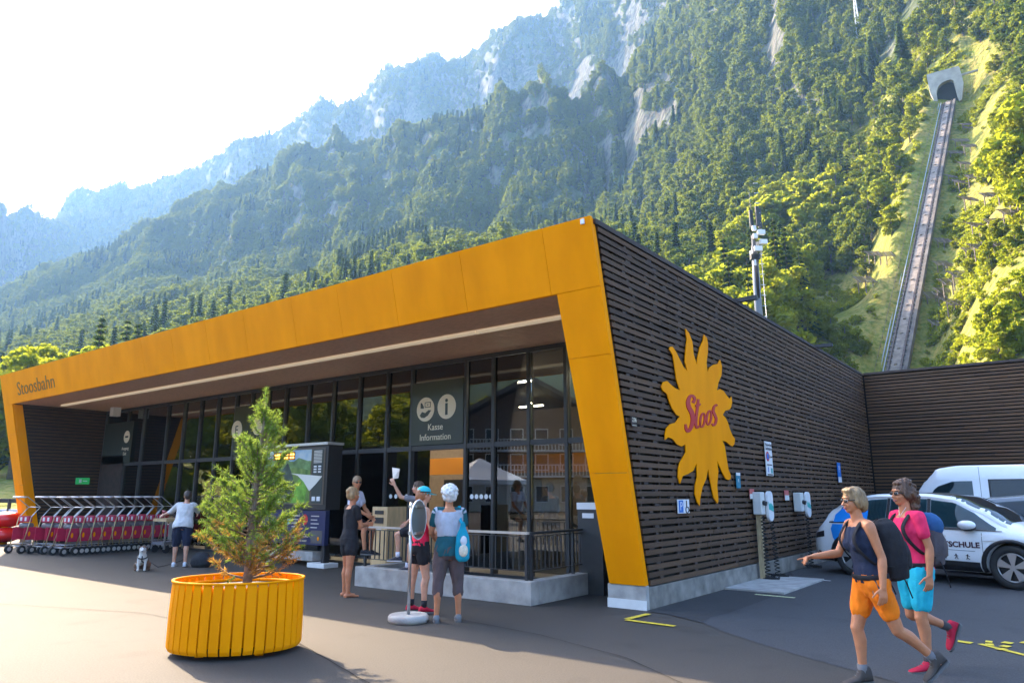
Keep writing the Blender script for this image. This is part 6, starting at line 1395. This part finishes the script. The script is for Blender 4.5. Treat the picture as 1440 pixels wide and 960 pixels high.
def backpack(pr, P, label, m1, m2, size=1.0, name='backpack', bx=.0):
    """worn on the back: own top-level object standing at the wearer's back"""
    e = empty(name, P.location, P.rotation_euler.z, label, 'backpack'); k = pr.k; c = pr.hip+pr.up*(.27*k)-pr.fw*(.20*k*size); rings = []
    for z, a, b in ((-.27,.07,.05),(-.25,.13,.10),(-.12,.155,.125),(.02,.155,.13),(.13,.145,.115),(.20,.11,.085),(.235,.05,.04)):
        rings.append([c + pr.up*(z*k*size) + pr.lf*(a*k*size*(abs(math.cos(t))**.7)*(1 if math.cos(t) > 0 else -1)) + pr.fw*(b*k*size*(abs(math.sin(t))**.8)*(1 if math.sin(t) > 0 else -1)) for t in np.linspace(0,2*PI,25)[:-1]])
    remesh(MB().loft(rings), 'pack_body', m1, e, .012, 2, .008, 12)
    f = []
    for z, a, b in ((-.20,.06,.03),(-.17,.11,.055),(-.05,.12,.06),(.03,.09,.045),(.06,.03,.02)): f.append([c - pr.fw*(.11*k*size)+pr.up*(z*k*size)+pr.lf*(a*k*size*math.cos(t))+pr.fw*(b*k*size*math.sin(t)) for t in np.linspace(0,2*PI,17)[:-1]])
    remesh(MB().loft(f), 'front_pocket', m2, e, .010, 2, .004, 14); MB().tube([c+pr.up*(.225*k), c+pr.up*(.26*k)+pr.fw*.03, c+pr.up*(.22*k)+pr.fw*.07], .008, 6).build('top_loop', m1, e)
    for side in (1,-1):
        y = pr.lf*(side*.105*k); sp_ = [c+pr.up*(.17*k)+y*.9+pr.fw*(.10*k), pr.neck-pr.up*(.0*k)+y*1.05+pr.fw*(.0*k)+pr.up*(.018*k), pr.hip+pr.up*(.42*k)+pr.fw*(.135*k)+y*1.15, pr.hip+pr.up*(.30*k)+pr.fw*(.125*k)+y*1.35, pr.hip+pr.up*(.17*k)+pr.lf*(side*.165*k)+pr.fw*(.02*k), c-pr.up*(.16*k)+y*1.3+pr.fw*.06]
        P_ = []
        for i in range(len(sp_)-1):
            p0, p1, p2, p3 = [sp_[max(0,min(len(sp_)-1,j))] for j in (i-1,i,i+1,i+2)]
            for q in range(5): t = q/5; P_.append(.5*((2*p1)+(p2-p0)*t+(2*p0-5*p1+4*p2-p3)*t*t+(3*p1-p0-3*p2+p3)*t**3))
        P_.append(sp_[-1]); MB().tube(P_, .024*k, 8, flat=.3, ax=(0,1,0)).build('shoulder_strap', blk, e)
        MB().tube([c-pr.up*(.2*k)+y*1.2, c-pr.up*(.30*k)+y*1.3-pr.fw*.03, c-pr.up*(.44*k)+y*1.2-pr.fw*.06], .006, 5).build('dangling_strap', blk, e)
    hb = [pr.hip+pr.up*(.05*k)+pr.lf*(.182*k*math.cos(t))+pr.fw*(.142*k*math.sin(t)-.012) for t in np.linspace(-.6, PI+.6, 20)]
    MB().tube(hb, .024*k, 8, flat=.35, ax=(0,0,1)).build('hip_belt', blk, e); return e
def place(pr, name_loc, rz, label, group=None):
    return empty('person', tuple(name_loc), rz, label, 'person', group)
def drop(pr):                                # lowest ankle decides the ground contact
    return min(l[2].z - .088*pr.k*math.cos(math.radians(l[3])) - max(0, math.sin(math.radians(-l[3])))*.17*pr.k for l in pr.leg)
blk = fabric('black_cloth', (.022,.022,.026)); whitec = fabric('white_cloth', (.62,.64,.68)); grey_sole = mat('grey_sole', (.12,.12,.12), .8); white_sole = mat('white_sole', (.6,.6,.58), .7)
def Hh(px, ytop, g): return at(px, ytop, R=math.hypot(g.x, g.y)).z

# 1 walker in orange shorts, pointing with the far arm
g1 = gr(1240, 968); H1 = 1.60
p1 = Person(H1, 7, legs=[(-20,3,-52,0,-38),(16,3,-3,1,-4)], arms=[(-14,8,8,6),(24,6,84,-4)], head=(2,4), w=1.0)
p1.hairm = hairmat('ash_blond_hair', (.15,.085,.035), (.36,.24,.12)); z0 = drop(p1)
W1 = place(p1, (g1.x, g1.y, -z0+.0), HEAD+PI+.06, 'woman in orange shorts and navy sleeveless top walking and pointing ahead')
p1.body(W1, M['skin'], .0065, hands=({'curl':22},{'pointing':True,'curl':40,'up':(0,-.3,1)}))
p1.shirt(W1, fabric('navy_top', (.022,.03,.06)), 0, -.02, .49, .012, 'top'); p1.shorts(W1, fabric('orange_shorts', (.85,.20,.01)), .60, .017)
p1.shoes(W1, fabric('hiking_boot_grey', (.07,.06,.055)), grey_sole, mat('grey_sock', (.15,.15,.16), .9), .06, 'hiking_boot')
p1.hair(W1, p1.hairm, CAPH+[((-.065,0,-.03),(.062,.078,.070)),((-.02,.068,-.015),(.055,.024,.062)),((-.02,-.068,-.015),(.055,.024,.062)),((.035,0,.095),(.055,.066,.028)),((-.07,0,-.08),(.045,.062,.030))]); p1.glasses(W1)
MB().tube([p1.hip+Vector((.05,.150,.03)), p1.hip+Vector((.02,.185,-.08)), p1.hip+Vector((.02,.175,-.16))], .009, 6).build('belt_strap', M['black'], W1)
backpack(p1, W1, 'large black backpack on the woman in orange shorts', blk, fabric('black_cloth2', (.035,.035,.04)), 1.08)
# 2 walker in pink shirt
g2 = gr(1303, 941); H2 = 1.66
p2 = Person(H2, 3, legs=[(10,3,-3,1,-2),(2,3,-72,0,-62)], arms=[(-10,9,10,4),(12,8,30,0)], head=(4,2), w=1.02)
p2.hairm = hairmat('brown_wavy_hair', (.055,.025,.014), (.14,.07,.035)); z0 = drop(p2); z0 = p2.leg[0][2].z-.088*p2.k
W2_ = place(p2, (g2.x, g2.y, -z0), HEAD+PI+.10, 'woman in pink t-shirt and turquoise shorts striding behind the woman in orange shorts')
p2.body(W2_, M['skin'], .0065, hands=({'curl':24},{'curl':30})); p2.shirt(W2_, fabric('pink_shirt', (.80,.035,.12)), .55, -.0, .49, .016, 't_shirt'); p2.shorts(W2_, fabric('turquoise_shorts', (.02,.42,.55)), .72, .020)
p2.shoes(W2_, fabric('red_shoe', (.45,.02,.05)), grey_sole, mat('dark_sock', (.06,.06,.065), .9), .02, 'hiking_shoe')
p2.hair(W2_, p2.hairm, CAPH+[((-.075,.01,-.02),(.07,.075,.075)),((-.095,.03,-.07),(.055,.06,.055)),((-.08,-.03,-.09),(.055,.055,.05)),((-.10,.02,-.115),(.05,.055,.05)),((-.075,.05,-.13),(.04,.035,.045)),((-.09,-.045,-.12),(.04,.035,.045)),((-.12,0,-.05),(.05,.05,.06)),((-.01,.070,-.01),(.055,.022,.055)),((-.01,-.07,-.01),(.055,.022,.055)),((.03,0,.10),(.05,.06,.025))]+curls(80, 5, cx=-.045, rx=.10, lo=-.8, r=.02, drop_=.09), .0065, .007, name='hair', nsc=50); p2.glasses(W2_)
MB().tube([p2.T((.02,.05,-.13)), p2.neck+p2.fw*.075-p2.up*.03, p2.T((.02,-.05,-.13))], .003, 5).build('necklace', M['alu'], W2_)
BP2 = backpack(p2, W2_, 'blue and grey backpack on the woman in the pink t-shirt', fabric('grey_pack', (.085,.075,.085)), fabric('grey_pack2', (.12,.10,.105)), .92)
MB().ball(p2.hip+p2.up*(.40*p2.k)-p2.fw*(.205*p2.k), .125, .155, .13, 18, 10).build('blue_top_lid', fabric('blue_pack', (.03,.10,.24)), BP2)
# 3 barefoot woman in black
g3 = gr(488, 838); H3 = Hh(488, 689, g3)*.995
p3 = Person(H3, 2, legs=[(2,3,-2,1,0),(-4,3,-2,1,0)], arms=[(16,6,95,-38),(18,6,92,-42)], head=(10,2), w=.95)
p3.hairm = hairmat('blond_hair', (.26,.15,.06), (.48,.32,.16)); W3 = place(p3, (g3.x, g3.y, -drop(p3)-.02), HEAD+math.radians(38), 'barefoot blond woman in black t-shirt and black shorts with folded arms')
p3.body(W3, M['skin'], .0075, bare=True); p3.shirt(W3, blk, .5, -.02, .49, .018, 't_shirt'); p3.shorts(W3, blk, .36, .035)
p3.hair(W3, p3.hairm, CAPH+[((-.10,0,.06),(.048,.052,.05)),((-.05,0,.10),(.06,.06,.04))])
# 4 girl in white t-shirt seated on the rail end
g4 = at(494, 757, Y=8.99); H4 = 1.62
p4 = Person(H4, 6, hip=(0,0,1.11), legs=[(70,8,-5,2,0),(74,10,4,2,0)], arms=[(20,8,50,-10),(24,6,60,-20)], head=(-40,4), w=.92)
p4.hairm = hairmat('light_brown_hair', (.20,.12,.06), (.38,.26,.15)); W4 = place(p4, (g4.x, g4.y, 0.015), HEAD+math.radians(-22), 'girl in white t-shirt and sunglasses sitting on the left end of the railing')
p4.body(W4, M['skin'], .0075); p4.shirt(W4, fabric('lilac_white_cloth', (.60,.62,.74)), .55, .0, .49, .016, 't_shirt'); p4.shorts(W4, blk, .45, .02); p4.shoes(W4, blk, grey_sole, None, 0)
p4.hair(W4, p4.hairm, CAPH+[((-.06,0,-.05),(.05,.07,.07))]); p4.glasses(W4)
# 5 seated person raising a map
g5 = at(590, 757, Y=8.99)
p5 = Person(1.52, 4, hip=(0,0,1.06), legs=[(72,8,-4,2,0),(34,6,8,1,0)], arms=[(100,14,152,8),(20,8,50,-10)], head=(10,0), w=1.0)
p5.hairm = hairmat('dark_brown_hair', (.06,.035,.02), (.12,.07,.04)); W5 = place(p5, (g5.x, g5.y, .0), HEAD+PI+math.radians(-12), 'person in black shorts seated on the railing raising one arm, behind the cyan cap')
p5.body(W5, M['skin2'], .0075); p5.shirt(W5, fabric('grey_shirt', (.20,.20,.22)), .6, -.02, .49, .016, 't_shirt'); p5.shorts(W5, blk, .7, .022); p5.shoes(W5, mat('slide_sandal', (.03,.03,.045), .6), white_sole, mat('white_sock', (.70,.70,.78), .9), 0, 'sandal'); p5.hair(W5, p5.hairm, CAPH+[((.02,0,.09),(.06,.06,.03))])
hw_ = W5.matrix_basis @ (p5.arm[0][2] + Vector((.02,0,.10)))
MB().hexa([(-.02,0,0),(.10,.01,.02),(.10,.014,.02),(-.02,.004,0)], [(-.07,.02,.20),(.17,-.03,.17),(.17,-.026,.17),(-.07,.024,.20)]).build('folded_map', mat('paper', (.72,.68,.62), .8, var=.12, vscale=14), loc=tuple(hw_), label='folded white paper map held up beside the cyan cap', cat='map')
# 6 woman in red top with cyan cap
g6 = gr(588, 861); H6 = 1.63
p6 = Person(H6, 3, legs=[(-6,5,-2,2,-2),(8,5,-4,2,-2)], arms=[(10,6,70,-15),(14,8,62,-12)], head=(4,4), w=1.02)
p6.hairm = hairmat('red_brown_hair', (.28,.10,.04), (.42,.18,.08)); W6 = place(p6, (g6.x, g6.y, -drop(p6)), HEAD+math.radians(28), 'woman in red tank top, black shorts and cyan cap standing behind the round sign')
p6.body(W6, M['skin2'], .0075); p6.shirt(W6, fabric('red_top', (.75,.02,.07)), 0, -.02, .43, .014, 'tank_top'); p6.shorts(W6, blk, .42, .018); p6.shoes(W6, fabric('red_trainer', (.50,.02,.05)), grey_sole, blk, .0, 'trainer')
p6.hair(W6, p6.hairm, CAPH+[((-.10,0,-.04),(.035,.03,.06))]); cp_ = mat('cyan_cap', (.02,.48,.55), .7)
mb = MB(); mb.ball(p6.T((-.008,0,.055)), .108*p6.k, .090*p6.k, .080*p6.k, 20, 12, rot=p6.HM.to_3x3()); cap = mb.build('cap', cp_, W6)
vz = MB(); vz.loft([[p6.T((.06+.11*t*math.cos(a)+.03*t, .075*math.sin(a), .052-.035*t*1.0+z_)) for a in np.linspace(-1.5,1.5,12)] + [p6.T((.05, 0, .05+z_))] for t, z_ in ((1,0),(1,.006))], smooth=False); vz.build('visor', cp_, cap)
MB().tube([p6.T((.1*math.cos(a)-.01, .092*math.sin(a), .045)) for a in np.linspace(0,2*PI,24)], .008, 5).build('sunglass_strap', M['black'], cap)
# 7 white-haired woman seen from behind
g7 = gr(629, 874); H7 = Hh(629, 690, g7)
p7 = Person(H7, 2, legs=[(-2,6,-1,2,0),(4,6,-3,2,0)], arms=[(14,14,72,-10),(12,14,70,-14)], head=(2,2), w=1.0)
p7.hairm = hairmat('white_curly_hair', (.55,.55,.54), (.80,.80,.79)); W7 = place(p7, (g7.x, g7.y, -drop(p7)), HEAD+math.radians(98), 'white-haired woman in grey and teal top and brown capri trousers seen from behind')
p7.body(W7, M['skin'], .0075); p7.shirt(W7, fabric('teal_top', (.015,.09,.11)), .55, -.05, .30, .018, 'top'); p7.shirt(W7, fabric('light_grey_top', (.42,.45,.52)), .5, .17, .49, .022, 'vest'); p7.shorts(W7, fabric('brown_trousers', (.105,.075,.075)), 1.0, .018, 'trousers', shin=.30)
p7.shoes(W7, fabric('grey_trainer', (.16,.17,.18)), grey_sole, None, .0, 'trainer')
p7.hair(W7, p7.hairm, [((-.018,0,.035),(.116,.098,.108)),((-.05,0,-.01),(.085,.094,.095)),((-.03,.05,.07),(.06,.05,.05)),((-.03,-.05,.07),(.06,.05,.05)),((-.06,.05,-.04),(.05,.045,.05)),((-.06,-.05,-.04),(.05,.045,.05))]+curls(90, 3, r=.022), .0065, .006, nsc=50)
tb = empty('shoulder_bag', W7.location, W7.rotation_euler.z, 'teal shoulder bag with white pattern hanging at the white-haired woman\'s right side', 'bag')
c_ = p7.hip + Vector((-.16,-.17,.10)); bm1 = MB(); bm1.loft([[c_+Vector((.045*s*math.cos(t), .10*s*math.sin(t), z_)) for t in np.linspace(0,2*PI,19)[:-1]] for z_, s in ((-.24,.5),(-.20,.9),(-.05,1.0),(.08,.85),(.18,.45),(.26,.25))]); remesh(bm1, 'bag_body', fabric('teal_bag', (.01,.27,.38)), tb, .010, 2, .004)
MB().ball(c_+Vector((-.035,-.01,-.10)), .025,.060,.08,14,9).build('white_print', mat('cream_cloth', (.70,.62,.48), .8, var=.2, vscale=30), tb)
MB().ball(c_+Vector((-.03,-.01,.02)), .022,.045,.07,14,9).build('white_print', whitec, tb)
MB().tube([c_+Vector((0,0,.22)), p7.arm[1][0]+Vector((-.07,.02,-.10)), p7.arm[1][0]+Vector((-.02,.03,.07)), p7.arm[1][0]+Vector((.08,.03,-.06)), c_+Vector((.10,.05,.15)), c_+Vector((.02,0,-.02))], .022, 8, flat=.35, ax=(0,1,0)).build('bag_strap', fabric('teal_bag2', (.01,.30,.42)), tb)
wq = W7.matrix_basis @ (p7.arm[1][2]+Vector((.03,.0,.05)))
MB().box(-.07,.07,-.006,.006,-.06,.08).build('paper_leaflet', M['white'], loc=tuple(wq), label='small white leaflet in the white-haired woman\'s right hand', cat='leaflet')
# 8 person in white shirt behind the planter
g8 = gr(252, 796); p8 = Person(1.66, 22, legs=[(8,4,-4,1,0),(-14,5,-10,2,-4)], arms=[(50,35,60,50),(60,10,80,-5)], head=(20,10), w=1.05)
p8.hairm = hairmat('black_hair', (.02,.014,.01), (.06,.04,.03)); W8 = place(p8, (g8.x, g8.y, -drop(p8)), HEAD+math.radians(105), 'person in white shirt and navy shorts bending over behind the pine')
p8.body(W8, M['skin2'], .008); p8.shirt(W8, fabric('white_shirt', (.62,.62,.62)), 1.3, -.05, .49, .024, 'shirt', wide=.02); p8.shorts(W8, fabric('navy_shorts', (.02,.025,.05)), .95, .03); p8.shoes(W8, whitec, white_sole, None, 0, 'trainer'); p8.hair(W8, p8.hairm, CAPH)
# 9 person inside the hall
g9 = at(775, 720, Y=13.6); p9 = Person(1.74, 4, legs=[(3,4,0,1,0),(-3,4,-2,1,0)], arms=[(12,8,40,-10),(10,8,30,-5)], head=(0,10), w=1.05)
p9.hairm = p8.hairm; W9 = place(p9, (g9.x, 13.6, -drop(p9)+.045), HEAD+2.2, 'dark dressed person standing inside the hall by the inner stair railing')
p9.body(W9, M['skin2'], .009); p9.shirt(W9, fabric('slate_shirt', (.10,.11,.15)), 1.2, -.05, .49, .02, 'shirt'); p9.shorts(W9, blk, 1, .02, 'trousers', shin=.92); p9.shoes(W9, blk, grey_sole); p9.hair(W9, p9.hairm, CAPH)

# ------------------------------------------------------------------ small sitting dog
gd = gr(199, 802); DG = empty('dog', tuple(gd), HEAD-PI/2+.35, 'small brown and white dog with a black harness sitting near the carts', 'dog')
DG.scale = (1.3,1.3,1.3)
def dogmat():
    m = bpy.data.materials.new('dog_fur'); m.use_nodes = True; t = m.node_tree; p = t.nodes["Principled BSDF"]; p.inputs["Roughness"].default_value = .9
    tc = t.nodes.new("ShaderNodeTexCoord"); n = t.nodes.new("ShaderNodeTexNoise"); n.inputs["Scale"].default_value = 7; n.inputs["Detail"].default_value = 3; t.links.new(tc.outputs["Object"], n.inputs[0])
    sp_ = t.nodes.new("ShaderNodeSeparateXYZ"); t.links.new(tc.outputs["Object"], sp_.inputs[0])
    a = t.nodes.new("ShaderNodeMath"); a.operation = 'MULTIPLY_ADD'; t.links.new(sp_.outputs[0], a.inputs[0]); a.inputs[1].default_value = -2.6; t.links.new(n.outputs[0], a.inputs[2])
    b = t.nodes.new("ShaderNodeMapRange"); b.inputs[1].default_value = .42; b.inputs[2].default_value = .48; t.links.new(a.outputs[0], b.inputs[0])
    x = t.nodes.new("ShaderNodeMix"); x.data_type = 'RGBA'; t.links.new(b.outputs[0], x.inputs[0]); x.inputs[6].default_value = (.68,.65,.60,1); x.inputs[7].default_value = (.16,.085,.05,1); t.links.new(x.outputs[2], p.inputs["Base Color"]); return m
d = MB(); fur = dogmat()
chain(d, [(-.13,0,.09),(-.06,0,.14),(.03,0,.20),(.06,0,.27)], [.085,.088,.070,.052]); chain(d, [(.06,0,.27),(.08,0,.33)], [.050,.052]); d.ball((.085,0,.345), .058,.050,.050); chain(d, [(.11,0,.335),(.165,0,.322)], [.034,.020])
for s_ in (1,-1):
    chain(d, [(.04,s_*.045,.20),(.055,s_*.05,.11),(.06,s_*.05,.03)], [.034,.022,.018]); d.ball((.075,s_*.05,.018), .032,.022,.018)
    chain(d, [(-.11,s_*.06,.10),(-.03,s_*.09,.09),(-.08,s_*.09,.03)], [.058,.040,.024]); d.ball((-.01,s_*.09,.018), .045,.024,.018)
chain(d, [(-.19,0,.06),(-.26,.05,.04),(-.28,.10,.06)], [.024,.018,.010])
remesh(d, 'body', fur, DG, .008, 2, .004, 40); bf = mat('brown_fur', (.13,.07,.045), .9, var=.3, vscale=20)
for s_ in (1,-1): MB().ball((.07,s_*.055,.35), .022,.012,.040,10,7).build('ear', bf, DG); MB().ball((.128,s_*.024,.36), .007).build('eye', M['iris'], DG)
MB().ball((.075,0,.375), .052,.046,.026,14,8).build('head_patch', bf, DG); MB().ball((.185,0,.325), .010,.012,.009,10,7).build('nose', M['black'], DG)
hn = MB(); hn.tube([(.045+.062*math.cos(a), .074*math.sin(a), .225-.03*math.cos(a)) for a in np.linspace(0,2*PI,20)], .010, 6); hn.tube([(.10,0,.24),(.10,0,.16),(.06,.03,.13)], .010, 6); hn.build('harness', M['black'], DG)
ORDW = ['leftmost','second','third','fourth','fifth','sixth','seventh','eighth','ninth','tenth','eleventh','twelfth','thirteenth','fourteenth']
same = {}
for o in COL.objects:
    if o.get('category') in ('spruce tree','broadleaf tree','bush'): same.setdefault(o['label'], []).append(o)
for lab, os_ in same.items():
    if 1 < len(os_) <= len(ORDW):
        pxs = project(np.array([tuple(o.location) for o in os_]))[0]
        for k, i in enumerate(np.argsort(pxs)):
            nl = lab + (', leftmost' if k == 0 else ', ' + ORDW[k] + ' from left')
            if len(nl.replace(',', ' ').split()) <= 16: os_[i]['label'] = nl
# ------------------------------------------------------------------ haze
hm = bpy.data.materials.new('haze'); hm.use_nodes = True; _t = hm.node_tree; _t.nodes.remove(_t.nodes["Principled BSDF"])
_v = _t.nodes.new("ShaderNodeVolumePrincipled"); _v.inputs["Density"].default_value = .00019; _v.inputs["Color"].default_value = (.30,.57,1,1); _v.inputs["Anisotropy"].default_value = .22
_t.links.new(_v.outputs[0], _t.nodes["Material Output"].inputs["Volume"])
zlo, zhi = float(ZZ.min()), float(ZZ.max()); print('z range', zlo, zhi)
MB().box(-4000, 4000, -4000, 4000, zlo-1.5, zhi+35).build('haze', hm, kind='stuff')
